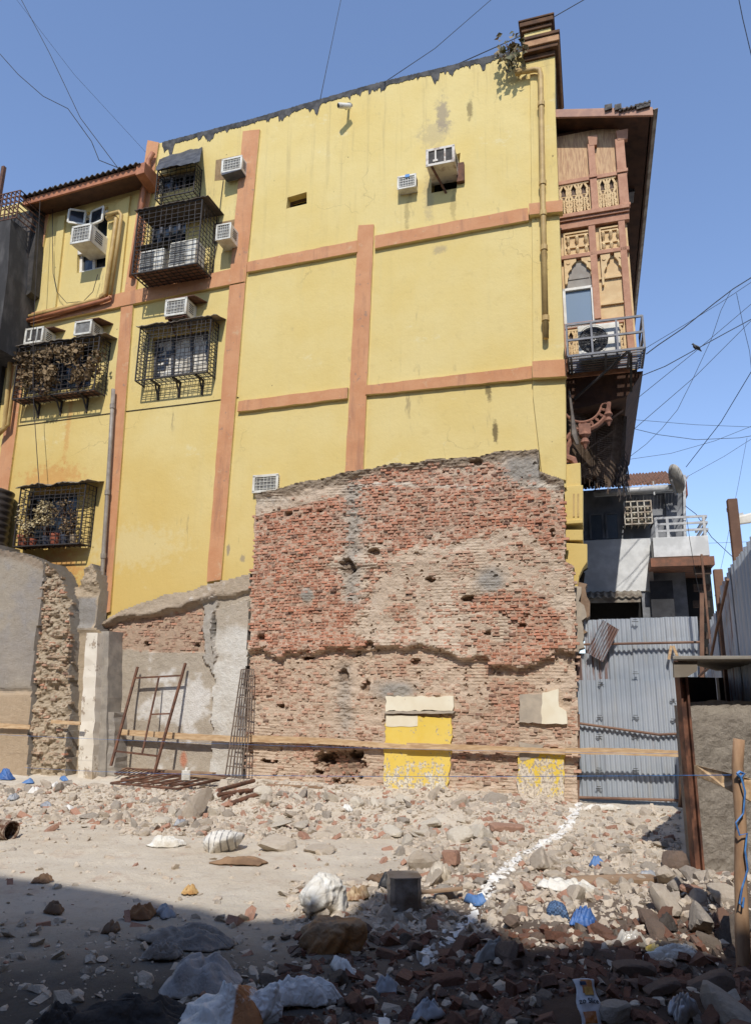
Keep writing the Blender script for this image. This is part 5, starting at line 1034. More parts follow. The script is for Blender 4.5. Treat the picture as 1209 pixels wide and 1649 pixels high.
# ------------------------------------------------------------------ shed at the right
SY = ground(1113, 1408)[1]
def sp(x, y, Y): q = yplane(x, y, Y); return (q[0], Y, q[1])
SH = thing('shed', 'low mud-plastered shed with a flat cement sheet roof and rusty corner post', 'shed', tuple(ground(1150, 1410)), wallf=False)
MUD = Mat('rough_mud_plaster', .97); n = MUD.noise(4, 8, .75); MUD.col(MUD.mix(MUD.ramp(n, .3, .7), lin(184, 172, 156, .86), lin(156, 144, 130, .82))); MUD.bump(MUD.math('ADD', n, MUD.math('MULTIPLY', MUD.noise(28, 6, .8), .8)), 1., .05); MUD = MUD.m
xs0 = yplane(1120, 1300, SY)[0]; zt = yplane(1150, 1128, SY)[1]; P = np.zeros((60, 50, 3)); X1 = xs0 + .9
for i in range(60):
    for j in range(50):
        s, t = i / 59, j / 49; x = xs0 + (X1 - xs0) * s; top = zt - .05 * math.exp(-(s * 14) ** 2) + .02 * float(fbm(x * 6, 0., 4, 2)); z = -.1 + (top + .1) * t; e = math.exp(-((1 - t) * 12) ** 2) * .08 + math.exp(-(s * 20) ** 2) * .05
        P[i, j] = (x + .012 * float(fbm(z * 5, s * 3, 8, 3)), SY + e + .03 * float(fbm(x * 5, z * 5, 6, 4)) + .015 * float(fbm(x * 22, z * 22, 7, 3)), z)
m = MB(); m.grid(P); m.box(xs0 + .03, X1, SY + .09, SY + .4, -.1, zt - .06); part('wall', m, MUD, SH, recalc=False)
m = MB(); m.box(X1 + .12, X1 + 1.5, SY + .1, SY + .3, -.1, 1.95); K_ = .62; m.hexa([(xs0 + .02 + K_ * 2.2, SY + 2.2, -.1), (X1 + 2.5, SY + 2.2, -.1), (X1 + 2.5, SY + 2.2, 1.9), (xs0 + .02 + K_ * 2.2, SY + 2.2, 1.9)], [(xs0 + K_ * 2.25, SY + 2.3, -.1), (X1 + 2.5, SY + 2.3, -.1), (X1 + 2.5, SY + 2.3, 1.9), (xs0 + K_ * 2.25, SY + 2.3, 1.9)])
m.hexa([(xs0 - .02, SY + .1, -.1), (xs0 + .04, SY + .1, -.1), (xs0 + .04, SY + .1, 1.86), (xs0 - .02, SY + .1, 1.86)], [(xs0 - .02 + K_ * 2.1, SY + 2.2, -.1), (xs0 + .04 + K_ * 2.1, SY + 2.2, -.1), (xs0 + .04 + K_ * 2.1, SY + 2.2, 1.9), (xs0 - .02 + K_ * 2.1, SY + 2.2, 1.9)]); part('back_wall', m, simple('dark_shed_inside', (.02, .017, .014, 1), (.03, .026, .022, 1)), SH)
a = sp(1083, 1066, SY - .35); b = sp(1215, 1058, SY - .35); m = MB(); zr = (a[2] + b[2]) / 2
SK = K_ * 2.75; m.hexa([(a[0], SY - .35, zr - .005), (a[0] + 2.2, SY - .35, zr + .03), (a[0] + 2.2 + SK, SY + 2.4, zr + .02), (a[0] + SK, SY + 2.4, zr - .03)], [(a[0], SY - .35, zr + .03), (a[0] + 2.2, SY - .35, zr + .065), (a[0] + 2.2 + SK, SY + 2.4, zr + .06), (a[0] + SK, SY + 2.4, zr + .01)]); part('roof', m, simple('cement_sheet_roof', lin(172, 164, 152, .7), lin(150, 142, 130, .7), 3, .95, bump=.3), SH, bevel=.006)
m = MB(); q = [sp(1084, 1066, SY - .3), sp(1122, 1064, SY - .3), sp(1122, 1080, SY - .3), sp(1106, 1090, SY - .3), sp(1085, 1091, SY - .3)]; m.hexa(q, [(p[0], p[1] + .03, p[2]) for p in q]); part('eave_board', m, simple('weathered_grey_board', lin(164, 152, 136, .7), lin(140, 128, 112, .7), 5, .9), SH)
m = MB(); x0, x1 = yplane(1107, 1250, SY - .1)[0], yplane(1121, 1250, SY - .1)[0]; m.box(x0, x0 + .02, SY - .1, SY + .02, 0, zr); m.box(x1 - .02, x1, SY - .1, SY + .02, 0, zr); m.box(x0 + .02, x1 - .02, SY - .05, SY - .035, 0, zr); part('corner_post', m, simple('scuffed_rust_steel', lin(150, 100, 74, .66), lin(86, 52, 38, .55), 5, .7), SH)
# rough timber stake and plank in front of the shed
def timber(name, label, pts, r0, r1, mat=WOOD, seed=1, wallf=False):
    m = MB(); R = rnd(seed); n = 10; P = []
    for i in range(n): t = i / (n - 1); p = np.array(pts[0]) * (1 - t) + np.array(pts[1]) * t; P.append(p + (R.uniform(-.006, .006), R.uniform(-.006, .006), 0))
    m.tube(P, [r0 + (r1 - r0) * i / (n - 1) + R.uniform(-.003, .003) for i in range(n)], 9); return solo(name, m, mat, label, 'stake', org=tuple(pts[0]), wallf=wallf, smooth=True)
SY2 = ground(1195, 1590)[1]; timber('wooden_stake', 'pale rough wooden stake standing at the right edge before the shed', (sp(1196, 1600, SY2), sp(1187, 1190, SY2)), .042, .035, simple('bark_stripped_pole', lin(196, 158, 122, .72), lin(164, 126, 94, .7), 4, .9, stretch=(4, 4, .8)))
m = MB(); q = [sp(1120, 1232, SY2 + .5), sp(1165, 1243, SY2 + .2), sp(1212, 1255, SY2 + .07), sp(1212, 1293, SY2 + .07), sp(1165, 1268, SY2 + .2), sp(1121, 1250, SY2 + .5)]; m.hexa(q, [(p[0], p[1] + .035, p[2]) for p in q]); solo('split_plank', m, WOOD, 'thick split plank nailed across the wooden stake at the right edge', 'plank', wallf=False, bevel=.006)
ROPE = simple('blue_nylon_rope', lin(90, 150, 214, .8), lin(60, 112, 180, .7), 20, .6, bump=0)
m = MB(); rp = [(1192, 1250), (1199, 1275), (1196, 1310), (1184, 1325), (1190, 1345), (1202, 1342), (1199, 1370), (1203, 1400), (1194, 1430), (1190, 1455), (1195, 1462), (1197, 1445)]; m.tube([sp(x, y, SY2 - .07) for x, y in rp], .006, 5); m.tube([sp(x, y, SY2 - .06) for x, y in ((1186, 1246), (1192, 1252), (1197, 1246), (1190, 1243), (1186, 1246))], .01, 5); solo('blue_rope', m, ROPE, 'knotted blue rope dangling from the wooden stake', 'rope', wallf=False, recalc=False)
def string(label, a, b, sag=.05, r=.003):
    a, b = np.array(a), np.array(b); m = MB(); m.tube([a + (b - a) * t - np.array([0, 0, sag * 4 * t * (1 - t)]) for t in np.linspace(0, 1, 16)], r * .7, 4); return solo('blue_string', m, ROPE, label, 'string', wallf=False, recalc=False)
L3 = lambda x, y, w: tuple(lw(*P3(x, y, w)))
string('blue string stretched from the wooden stake past the fence to the torn wall', sp(1190, 1248, SY2), L3(40, 1236, 1.1), .06)
string('upper blue string running along the wall under the long plank', L3(1100, 1214, .5), L3(0, 1183, 1.1), .05)
# long planks of the barrier
def plank(label, pts, w, hh, seed, th=.025):
    m = MB(); R = rnd(seed); n = 30; A = []; Bq = []
    xs = np.linspace(pts[0][0], pts[-1][0], n); ys = np.interp(xs, [p[0] for p in pts], [p[1] for p in pts]); hs = np.interp(xs, [p[0] for p in pts], hh)
    loops = []
    for x, y, h in zip(xs, ys, hs):
        u, z = wall(x, y, w); k = h + R.uniform(-.004, .004); loops.append([(u, w, z - k), (u, w + th, z - k), (u, w + th, z + k), (u, w, z + k)])
    for p, q in zip(loops[:-1], loops[1:]): m.hexa(p, q)
    bm_ = m; return solo('barrier_plank', m, WOOD, label, 'plank')
plank('long pale plank crossing the plaster wall behind the rusty ladder', [(183, 1178), (300, 1186), (405, 1191)], .2, [.05, .055, .05], 1)
plank('long pale plank nailed across the brick wall and yellow patch', [(395, 1189), (520, 1193), (660, 1203)], .16, [.06, .05, .035], 2)
plank('thin pale plank continuing to the corrugated fence', [(655, 1201), (780, 1205), (920, 1211)], .185, [.05, .045, .04], 3)
plank('pale plank crossing the corrugated fence to its end stake', [(910, 1209), (1000, 1210), (1097, 1214)], .21, [.045, .05, .045], 4)
plank('short plank stub on the grey stub at the far left', [(-5, 1168), (50, 1171)], .82, [.045, .04], 5); plank('short plank piece beside the torn masonry end', [(84, 1162), (131, 1165)], .8, [.03, .03], 6)
timber('wooden_stake', 'short dark wooden stake holding the plank end before the fence', (P3(1096, 1300, .28), P3(1099, 1186, .28)), .04, .036, simple('old_dark_wood', lin(120, 88, 64, .6), lin(90, 66, 48, .6), 5), 3, True)

# ------------------------------------------------------------------ dark neighbour at the far left
SOOT = simple('soot_stained_concrete', (.035, .032, .03, 1), (.11, .10, .092, 1), 1.8, .95, bump=.4, lo=.45, hi=.75, stretch=(1.5, 1.5, .5))
NB = thing('dark_building', 'soot-stained dark building edge beyond the yellow wall at the far left', 'building', (wall(0, 800, .9)[0], .5, 0))
ue_ = wall(12, 420, .9)[0]; m = MB(); m.prism([(ue_ - 5, wall(0, 560, .9)[1]), (wall(-3, 560, .9)[0], wall(-3, 560, .9)[1]), (wall(13, 440, .9)[0], wall(13, 440, .9)[1]), (wall(18, 352, .9)[0], wall(18, 352, .9)[1]), (ue_ - 5, wall(0, 330, .9)[1])], .9, -4); part('upper_wall', m, SOOT, NB)
m = MB(); m.prism([(ue_ - 5, -.2), (wall(-6, 700, .12)[0], -.2), (wall(8, 560, .12)[0], wall(8, 560, .12)[1]), (wall(24, 505, .12)[0], wall(24, 505, .12)[1]), (wall(24, 345, .12)[0], wall(24, 345, .12)[1]), (ue_ - 5, wall(0, 345, .12)[1])], .12, -4); part('lower_wall', m, SOOT, NB)
m = MB(); m.prism(pxpoly([(24, 345), (62, 335), (50, 470), (40, 478), (14, 465)], .3), .02, .3); part('dark_gap_block', m, simple('gap_black', (.02, .018, .016, 1), (.05, .042, .036, 1), 6, bump=.4), NB)  # near-black block painted in where only a shaded gap stands
m = MB(); m.prism(pxpoly([(38, 348), (54, 340), (36, 468), (20, 466)], .36), .31, .36); part('sheet_panel', m, simple('grey_wire_glass', lin(112, 100, 90, .6), lin(90, 80, 72, .6), 8), NB)
cg = thing('rooftop_cage', 'rusty mesh cage standing on top of the dark building', 'cage', P3(10, 350, .9)); m = MB(); a0 = wall(-20, 352, .9); a1 = wall(27, 350, .9); zt_ = wall(27, 308, .9)[1]
for k in range(8): u = a0[0] + (a1[0] - a0[0]) * k / 7; m.bar((u, .9, a1[1]), (u, .9, zt_), .012); m.bar((u, .9, zt_), (u, -.6, zt_), .01)
for k in range(6): z = a1[1] + (zt_ - a1[1]) * k / 5; m.bar((a0[0], .9, z), (a1[0], .9, z), .01); m.bar((a1[0], .9, z), (a1[0], -.6, z), .01)
m.bar((wall(2, 300, .9)[0], .9, a1[1]), (wall(2, 300, .9)[0], .9, wall(2, 270, .9)[1]), .04); part('mesh_panel', m, RUST, cg)
t = thing('water_tank', 'ribbed dark plastic water tank at the far left edge', 'water tank', P3(-4, 885, .6)); c = P3(-26, 880, .5); z1_ = wall(0, 790, .5)[1]; m = MB(); zz = np.linspace(c[2], z1_, 60); rr = .42
m.tube([(c[0], .45, z) for z in zz] + [(c[0], .45, z1_ + .06)], [rr + .012 * math.sin(i * .9) for i in range(60)] + [rr * .6], 28); part('body', m, simple('dark_brown_plastic', (.035, .027, .022, 1), (.05, .04, .034, 1), 3, .45), t, smooth=True)
m = MB(); m.box(c[0] - .5, c[0] + .5, .0, .9, c[2] - .12, c[2]); part('stand', m, CONC, t)

# ------------------------------------------------------------------ ground
def Hxy(x, y):
    x = np.asarray(x, float); y = np.asarray(y, float); d = (np.stack([x, y], -1) - O[:2]) @ WN[:2]; u = (np.stack([x, y], -1) - O[:2]) @ WU[:2]
    h = .05 * fbm(x * .6, y * .6, 71, 4) + .02 * fbm(x * 3.2, y * 3.2, 72, 3)
    h = h + .10 * np.exp(-(np.maximum(d, 0) / .7) ** 2) * sstep(-.3, .6, -u) + .13 * np.exp(-((d - 2.1) / .55) ** 2) * (.6 + .6 * fbm(x * 1.4, y * 1.4, 73, 3)) * sstep(.5, -1, u) * sstep(-9, -7, u)
    h = h + .10 * sstep(.3, 1.4, x) * sstep(7.2, 5.6, y) * (1 + .6 * fbm(x * 1.8, y * 1.8, 74, 3)) + .25 * np.exp(-((x - 3.1) / .6) ** 2 - ((y - 5.9) / .7) ** 2)
    h = h + .07 * np.maximum(fbm(x * 2.1, y * 2.1, 76, 3) + .1, 0) * np.maximum(np.exp(-((d - 2.1) / .8) ** 2), sstep(.2, 1.2, x) * sstep(8.2, 6.8, y))
    flat = sstep(40, 25, np.abs(x) + np.abs(y - 8)); return h * flat
def axis(lo, hi, st, far): 
    a = list(np.arange(lo, hi, st)); s = st; L = []; v = lo
    while v > -far: s *= 1.35; v -= s; L.append(v)
    s = st; v = a[-1]; Rr = []
    while v < far: s *= 1.35; v += s; Rr.append(v)
    return np.array(L[::-1] + a + Rr)
gx = axis(-11, 7.5, .05, 900); gy = axis(1.6, 15.5, .05, 900); GX, GY = np.meshgrid(gx, gy); GZ = Hxy(GX, GY) + .012 * fbm(GX * 9, GY * 9, 75, 3)
GM = Mat('dusty_ground', .97); n = GM.noise(.7, 6, .65); n2 = GM.noise(5, 8, .75); n3 = GM.noise(30, 6, .8)
c = GM.mix(GM.ramp(n, .3, .7), lin(230, 218, 198, .84), lin(222, 206, 182, .82)); c = GM.mix(GM.ramp(n2, .5, .75, 0, .55), c, lin(198, 174, 148, .74)); c = GM.mix(GM.ramp(GM.noise(2.2, 7, .7), .55, .72, 0, .6), c, lin(206, 172, 146, .74))
c = GM.mix(GM.ramp(n3, .55, .72, 0, .5), c, lin(174, 154, 134, .72)); c = GM.mix(GM.ramp(GM.noise(14, 3, .6), .66, .7, 0, .7), c, lin(226, 212, 190, .8))
x_ = GM.sep(); fr = GM.ramp(GM.math('ADD', x_[1], GM.math('MULTIPLY', n, 2.0)), 5.5, 7.5, .9, 0.); c = GM.mix(fr, c, lin(78, 73, 68, .4))      # grey ash on the near ground, its colour darkened for the foreground shade
rr_ = GM.math('MULTIPLY', GM.ramp(GM.math('ADD', x_[0], GM.math('MULTIPLY', n, 1.5)), .0, 1.6, 0, .8), GM.ramp(x_[1], 8.5, 6.5, 0, 1.)); c = GM.mix(rr_, c, lin(112, 84, 66, .5))  # reddish-brown soil at the right, also darkened for the foreground shade
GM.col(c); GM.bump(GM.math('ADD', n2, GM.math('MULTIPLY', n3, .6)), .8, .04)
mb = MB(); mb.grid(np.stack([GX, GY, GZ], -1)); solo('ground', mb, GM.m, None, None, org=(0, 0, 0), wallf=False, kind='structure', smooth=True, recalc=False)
def G(px, py, dz=0.):
    z = 0.
    for _ in range(5): p = ground(px, py, z); z = float(Hxy(p[0], p[1]))
    return np.array([p[0], p[1], z + dz])
def Lp(px, py, w): return np.array(lw(*P3(px, py, w)))
# chalk boundary line
CHALK = simple('white_lime', lin(240, 238, 232, .88), lin(224, 216, 204, .84), 12, .95, bump=.4)
cl = [(936, 1293), (925, 1312), (905, 1343), (880, 1358), (848, 1372), (828, 1388), (800, 1412), (788, 1428), (770, 1462), (735, 1500), (700, 1528), (668, 1570), (640, 1618), (622, 1640), (600, 1675)]
CLW = np.array([G(*p)[:2] for p in cl])
def cdist(x, y):
    d = np.full(np.shape(x), 9.)
    for a, b in zip(CLW[:-1], CLW[1:]):
        ab = b - a; t = np.clip(((x - a[0]) * ab[0] + (y - a[1]) * ab[1]) / (ab @ ab), 0, 1); d = np.minimum(d, np.hypot(x - a[0] - ab[0] * t, y - a[1] - ab[1] * t))
    return d
xa = np.arange(CLW[:, 0].min() - .3, CLW[:, 0].max() + .3, .03); ya = np.arange(CLW[:, 1].min() - .2, CLW[:, 1].max() + .2, .03); XX, YY = np.meshgrid(xa, ya)
cov = cdist(XX, YY) - (.032 + .05 * fbm(XX * 7, YY * 7, 81, 4)) < 0; cov &= (fbm(XX * 3.3, YY * 3.3, 82, 3) > np.where(YY > 5.6, -.25, .12)); ZZ = Hxy(XX, YY) + .012 * fbm(XX * 9, YY * 9, 75, 3) + .012
mb = MB(); idx = -np.ones(XX.shape, int); cell = cov[:-1, :-1] & cov[1:, 1:]; use = np.zeros(XX.shape, bool)
for a in (0, 1):
    for b in (0, 1): use[a:a + cell.shape[0], b:b + cell.shape[1]] |= cell
idx[use] = np.arange(use.sum()); ii, jj = np.nonzero(cell); mb.add(np.stack([XX[use], YY[use], ZZ[use]], 1), [(int(idx[i, j]), int(idx[i, j + 1]), int(idx[i + 1, j + 1]), int(idx[i + 1, j])) for i, j in zip(ii, jj)])
solo('chalk_line', mb, CHALK, None, None, org=(0, 0, 0), wallf=False, kind='structure', recalc=False)

# ------------------------------------------------------------------ rubble
def hull(seed, sq=(1, 1, 1), n=14, brick=False):
    R = rnd(seed); bm = bmesh.new()
    if brick:
        for sx in (-1, 1):
            for sy in (-1, 1):
                for sz in (-1, 1):
                    if R.random() < .25:
                        for _k in range(3): bm.verts.new((sx * R.uniform(.55, 1), sy * R.uniform(.55, 1), sz * R.uniform(.5, 1)))
                    else: bm.verts.new((sx * R.uniform(.9, 1), sy * R.uniform(.9, 1), sz * R.uniform(.88, 1)))
    else:
        for _k in range(n):
            v = Vector((R.gauss(0, 1), R.gauss(0, 1), R.gauss(0, 1))).normalized() * R.uniform(.75, 1.05); bm.verts.new(v)
    r = bmesh.ops.convex_hull(bm, input=bm.verts[:]); bmesh.ops.delete(bm, geom=[g for g in r['geom_interior'] if isinstance(g, bmesh.types.BMVert)], context='VERTS')
    bmesh.ops.dissolve_limit(bm, angle_limit=.12, verts=bm.verts[:], edges=bm.edges[:])
    bm.verts.ensure_lookup_table(); bm.verts.index_update(); vs = np.array([v.co[:] for v in bm.verts]) * np.array(sq); fs = [tuple(v.index for v in f.verts) for f in bm.faces]; bm.free(); return vs, fs
HB = [hull(100 + i, (1, .5, .34), brick=True) for i in range(14)]; HS_ = [hull(200 + i, (1, .8, .6), 12 + i % 5) for i in range(16)]; HF = [hull(300 + i, (1, .75, .25), 13) for i in range(10)]
_ico = bmesh.new(); bmesh.ops.create_icosphere(_ico, subdivisions=3, radius=1); _ico.verts.index_update(); ICV = np.array([v.co[:] for v in _ico.verts]); ICF = [tuple(v.index for v in f.verts) for f in _ico.faces]; _ico.free(); ICV /= np.linalg.norm(ICV, axis=1)[:, None]
def rock(seed, dims, cuts, box=False, rough=.05):
    R = np.random.RandomState(seed); N = []; Hh = []
    if box:
        for k in range(3):
            for sg in (-1, 1): v = R.normal(0, .05, 3); v[k] += sg; N.append(v / np.linalg.norm(v)); Hh.append(dims[k] * R.uniform(.85, 1.05))
    for _k in range(cuts): v = R.normal(0, 1, 3); v /= np.linalg.norm(v); N.append(v); d = np.abs(v) @ np.array(dims); Hh.append(d * R.uniform(.55, .95) if box else np.linalg.norm(v * np.array(dims)) * R.uniform(.62, 1.0))
    N = np.array(N); Hh = np.array(Hh); q = np.maximum(ICV @ N.T, 1e-3) / Hh[None]; r = 1 / (np.sum(q ** 14, 1) ** (1 / 14)); V = ICV * r[:, None]
    n = fbm(V[:, 0] * 3.1 + V[:, 2] * 2 + seed, V[:, 1] * 3.3 - V[:, 2] * 1.7, seed, 4) + .5 * fbm(V[:, 0] * 9 - V[:, 2] * 6, V[:, 1] * 9 + V[:, 2] * 7, seed + 1, 2); return V * (1 + rough * n[:, None]), ICF
RB = [rock(500 + i, (1, .5, .34), 1 + i % 3, True) for i in range(12)]; RS_ = [rock(600 + i, (1, .8, .6), 13 + i % 5, rough=.08) for i in range(16)]; RF = [rock(700 + i, (1, .75, .28), 14, rough=.07) for i in range(8)]
def stone_mat(name, a, b, dust):
    m = Mat(name, .95); oi = m.n.new('ShaderNodeObjectInfo'); n = m.noise(5, 6, .7); n2 = m.noise(20, 5, .75); c = m.mix(m.ramp(n, .3, .7), a, b); c = m.mix(m.ramp(n2, .5, .75, 0, .5), c, dust)
    c = m.mix(m.math('MULTIPLY', oi.outputs['Random'], .3), c, lin(170, 150, 130, .68)); m.col(c).bump(m.math('ADD', n, n2), .6, .03); return m.m
MBR = stone_mat('broken_brick', lin(204, 156, 130, .76), lin(184, 134, 110, .72), lin(220, 198, 174, .8)); MST = stone_mat('pale_rubble_stone', lin(220, 206, 186, .82), lin(206, 188, 166, .8), lin(234, 224, 208, .84)); MGR = stone_mat('grey_rubble_stone', lin(196, 184, 168, .76), lin(176, 164, 150, .74), lin(216, 204, 186, .8)); MDK = stone_mat('dark_rubble_stone', lin(140, 112, 96, .64), lin(116, 98, 86, .6), lin(170, 150, 132, .7))  # the dark one: soil-covered stone, tone deepened to carry the near shade
MEB = stone_mat('earthy_brick', lin(150, 98, 74, .58), lin(124, 80, 62, .54), lin(168, 132, 106, .66)); MEG = stone_mat('earthy_grey_stone', lin(138, 124, 110, .6), lin(112, 100, 90, .55), lin(170, 156, 140, .7))  # earth-coloured near rubble with the foreground shade put into the tone
MSL = stone_mat('flat_pale_slab', lin(232, 222, 204, .85), lin(220, 206, 184, .83), lin(240, 232, 218, .86))
def rotm(R, flat=.5):
    a, b, c = R.uniform(0, 6.28), R.gauss(0, flat), R.gauss(0, flat); return np.array(Matrix.Rotation(a, 3, 'Z') @ Matrix.Rotation(b, 3, 'X') @ Matrix.Rotation(c, 3, 'Y'))
def dens(x, y):
    px, py = proj_xy(x, y); n = fbm(x * 1.1, y * 1.1, 91, 3)
    d = np.zeros(px.shape) + .10
    d = np.where((py < 1305), .55, d); d = np.where((py < 1285) & (px > 930), .25, d)
    d = np.where((py >= 1290) & (py < 1352) & (px > 190) & (px < 930), 1.0 + .5 * n, d); d = np.where((py >= 1255) & (py < 1330) & (px < 240), .75, d)
    d = np.where((py >= 1350) & (px > 640 + 60 * n), .95 + .4 * n, d); d = np.where((py > 1300) & (py < 1350) & (px > 935), .3, d)
    d = np.where((py > 1420) & (px > 470 + 50 * n), 1.1 + .3 * n, d); d = np.where((py > 1480) & (px <= 470), .22, d); d = np.where((py > 1360) & (py < 1480) & (px < 460), .05, d)
    d = np.where((py > 1560) & (px > 280), 1.1, d)
    return d
def proj_xy(x, y):
    P = np.stack([x, y, np.zeros_like(x)], -1) - EYE; q = P @ FW; return CX + FPX * (P @ RT) / q, CY - FPX * (P @ UP) / q
RN = np.random.RandomState(7)
def sample(n, ymin=3.0, ymax=13.2):
    out = []; 
    while len(out) < n:
        x = RN.uniform(-8.5, 4.6, 4000); y = RN.uniform(ymin, ymax, 4000); px, py = proj_xy(x, y); dw = (np.stack([x, y], -1) - O[:2]) @ WN[:2]
        u_ = (np.stack([x, y], -1) - O[:2]) @ WU[:2]
        ok = (np.hypot(x - 1.14, y - 4.18) > .24) & (px > -60) & (px < 1270) & (dw > .12) & (RN.rand(4000) < dens(x, y) / 1.4) & ~((y > SY - .15) & (px > 1095)) & (u_ < 1.9) & (py > 1235)
        out += list(zip(x[ok], y[ok]))
    return out[:n]
def mass(name, n, smin, smax, k_, seed):
    R = rnd(seed); bufs = {}
    for (x, y) in sample(n):
        px, _p = proj_xy(np.array([x]), np.array([y])); far = y > 7.6
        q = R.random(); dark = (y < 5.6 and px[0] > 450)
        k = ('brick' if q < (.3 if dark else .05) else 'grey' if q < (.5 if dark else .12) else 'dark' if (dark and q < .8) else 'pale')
        if dark and k in ('brick', 'grey'): k = 'earthy_' + k  # near pieces take the earthy, shade-darkened materials
        if cdist(np.array([x]), np.array([y]))[0] < .07 and y > 5.0: k = 'chalk'
        s = smin + (smax - smin) * R.random() ** (2.2 if k_ is None else 1.)
        vs, fs = (R.choice(HB) if 'brick' in k else R.choice(HS_ + HF)); M_ = rotm(R) * s * (1.1 if k == 'brick' else 1)
        z = float(Hxy(x, y)) + s * R.uniform(-.2, .22); V = vs @ M_.T + (x, y, z); bufs.setdefault(k, MB()).add(V, fs)
    for k, mb in bufs.items():
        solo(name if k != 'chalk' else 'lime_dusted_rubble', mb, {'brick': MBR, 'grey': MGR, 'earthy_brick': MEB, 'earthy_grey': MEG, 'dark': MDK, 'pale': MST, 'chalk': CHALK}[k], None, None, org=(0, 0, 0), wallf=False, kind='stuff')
mass('rubble', 20000, .01, .066, None, 5)
mass('rubble_chunks', 1500, .04, .085, 1, 8)
mass('rubble_pebbles', 20000, .005, .018, None, 6)
# larger pieces, one object each
def stone_meshes(hs, mat, nm):
    r = []
    for vs, fs in hs: me = bpy.data.meshes.new(nm); me.from_pydata(vs.tolist(), [], fs); me.materials.append(mat); r.append(me)
    return r
KINDS_ = {'earthy_brick_fragment': (stone_meshes(RB, MEB, 'earthy_brick_fragment'), 'broken earth-brown brick piece with shade toned into its colour, lying in the near rubble', 'brick', 'earth-brown bricks in the near rubble'),
          'earthy_stone': (stone_meshes(RS_ + RF, MEG, 'earthy_stone'), 'earth-grey broken lump with shade toned into its colour, lying in the near rubble', 'stone', 'earth-grey lumps in the near rubble'),
          'flat_stone': (stone_meshes(RF, MSL, 'flat_stone'), 'flat pale plaster slab lying on the rubble bank before the brick wall', 'slab', 'flat pale slabs on the rubble bank'),
          'brick_fragment': (stone_meshes(RB, MBR, 'brick_fragment'), 'broken red brick piece lying loose in the rubble', 'brick', 'broken bricks in the rubble'),
          'pale_stone': (stone_meshes(RS_ + RF[:4], MST, 'pale_stone'), 'pale dusty chunk of broken masonry in the rubble', 'stone', 'pale chunks in the rubble'),
          'grey_stone': (stone_meshes(RS_ + RF, MGR, 'grey_stone'), 'grey broken concrete lump lying in the rubble', 'stone', 'grey lumps in the rubble'),
          'dark_stone': (stone_meshes(RS_[4:] + RB[:5], MDK, 'dark_stone'), 'earth-stained stone, toned darker for shade, lying in the rubble', 'stone', 'dark stones in the shaded rubble')}
def place_stone(kind, x, y, s, R, flat=.35, zoff=.28, sc=(1, 1, 1), label=None, rot=None):
    ms, lab, cat, grp = KINDS_[kind]; o = bpy.data.objects.new(kind, R.choice(ms)); COL.objects.link(o); o.location = (x, y, float(Hxy(x, y)) + s * zoff * sc[2]); o.scale = (s * sc[0], s * sc[1], s * sc[2])
    o.rotation_euler = rot or (R.gauss(0, flat), R.gauss(0, flat), R.uniform(0, 6.28)); return props(o, label or lab, cat, None if label else grp)
R = rnd(31); taken = []
for (x, y) in sample(9000):
    if len(taken) >= 560: break
    px, py = [float(v[0]) for v in proj_xy(np.array([x]), np.array([y]))]; near = y < 6.2 and px > 430
    s = .045 + .065 * R.random() ** 1.6
    if px < 640 and py > 1352 and not near: continue
    if any(math.hypot(x - a, y - b) < (s + c_) * .7 for a, b, c_ in taken): continue
    if cdist(np.array([x]), np.array([y]))[0] < .12: continue
    taken.append((x, y, s)); q = R.random()
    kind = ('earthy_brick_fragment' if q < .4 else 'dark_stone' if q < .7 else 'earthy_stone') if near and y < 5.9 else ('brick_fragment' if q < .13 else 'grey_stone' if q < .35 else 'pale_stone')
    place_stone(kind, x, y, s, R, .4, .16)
for (x, y) in sample(900):
    px, py = [float(v[0]) for v in proj_xy(np.array([x]), np.array([y]))]
    if not (1296 < py < 1366 and 210 < px < 800) or len([1 for o in COL.objects if o.name.startswith('flat_stone')]) >= 34: continue
    place_stone('flat_stone', x, y, .09 + .12 * R.random() ** 1.5, R, .22, .3, (1, R.uniform(.6, .95), R.uniform(.5, .9)))
def named(px, py, s, kind, label, sc=(1, 1, 1), seed=1, zoff=.3, rot=None): p = G(px, py); s = s * .66; return place_stone(kind, p[0], p[1], s, rnd(seed), .2, zoff, sc, label, rot)
named(305, 1318, .26, 'pale_stone', 'big pale lump on the rubble bank below the rusty bed frames', seed=2)
named(445, 1368, .42, 'pale_stone', 'large tan slab of plaster leaning right of the striped sack', (1, .6, .5), 3, .35, (.5, .1, .1))
named(513, 1372, .34, 'pale_stone', 'flat white slab, lower of the two lying right of the tan plaster slab', (1, .5, .35), 4, .3, (.35, .0, -.1))
named(520, 1348, .3, 'pale_stone', 'flat white slab, upper of the two lying right of the tan plaster slab', (1, .5, .3), 5, .3, (.3, .0, .1))
named(870, 1400, .3, 'pale_stone', 'big pointed pale boulder right beside the chalk line', (1, .7, .8), 6, .45)
named(672, 1402, .24, 'pale_stone', 'upright tan slab left of the red-topped lump', (.7, .4, 1.1), 7, .5)
named(728, 1392, .22, 'brick_fragment', 'orange-tinged broken block behind the plastic wrapper', (1, .9, 1.4), 8)
named(815, 1338, .36, 'brick_fragment', 'long red brick slab lying flat in front of the yellow patches', (1, .7, .5), 9, .3, (.1, .05, .1))
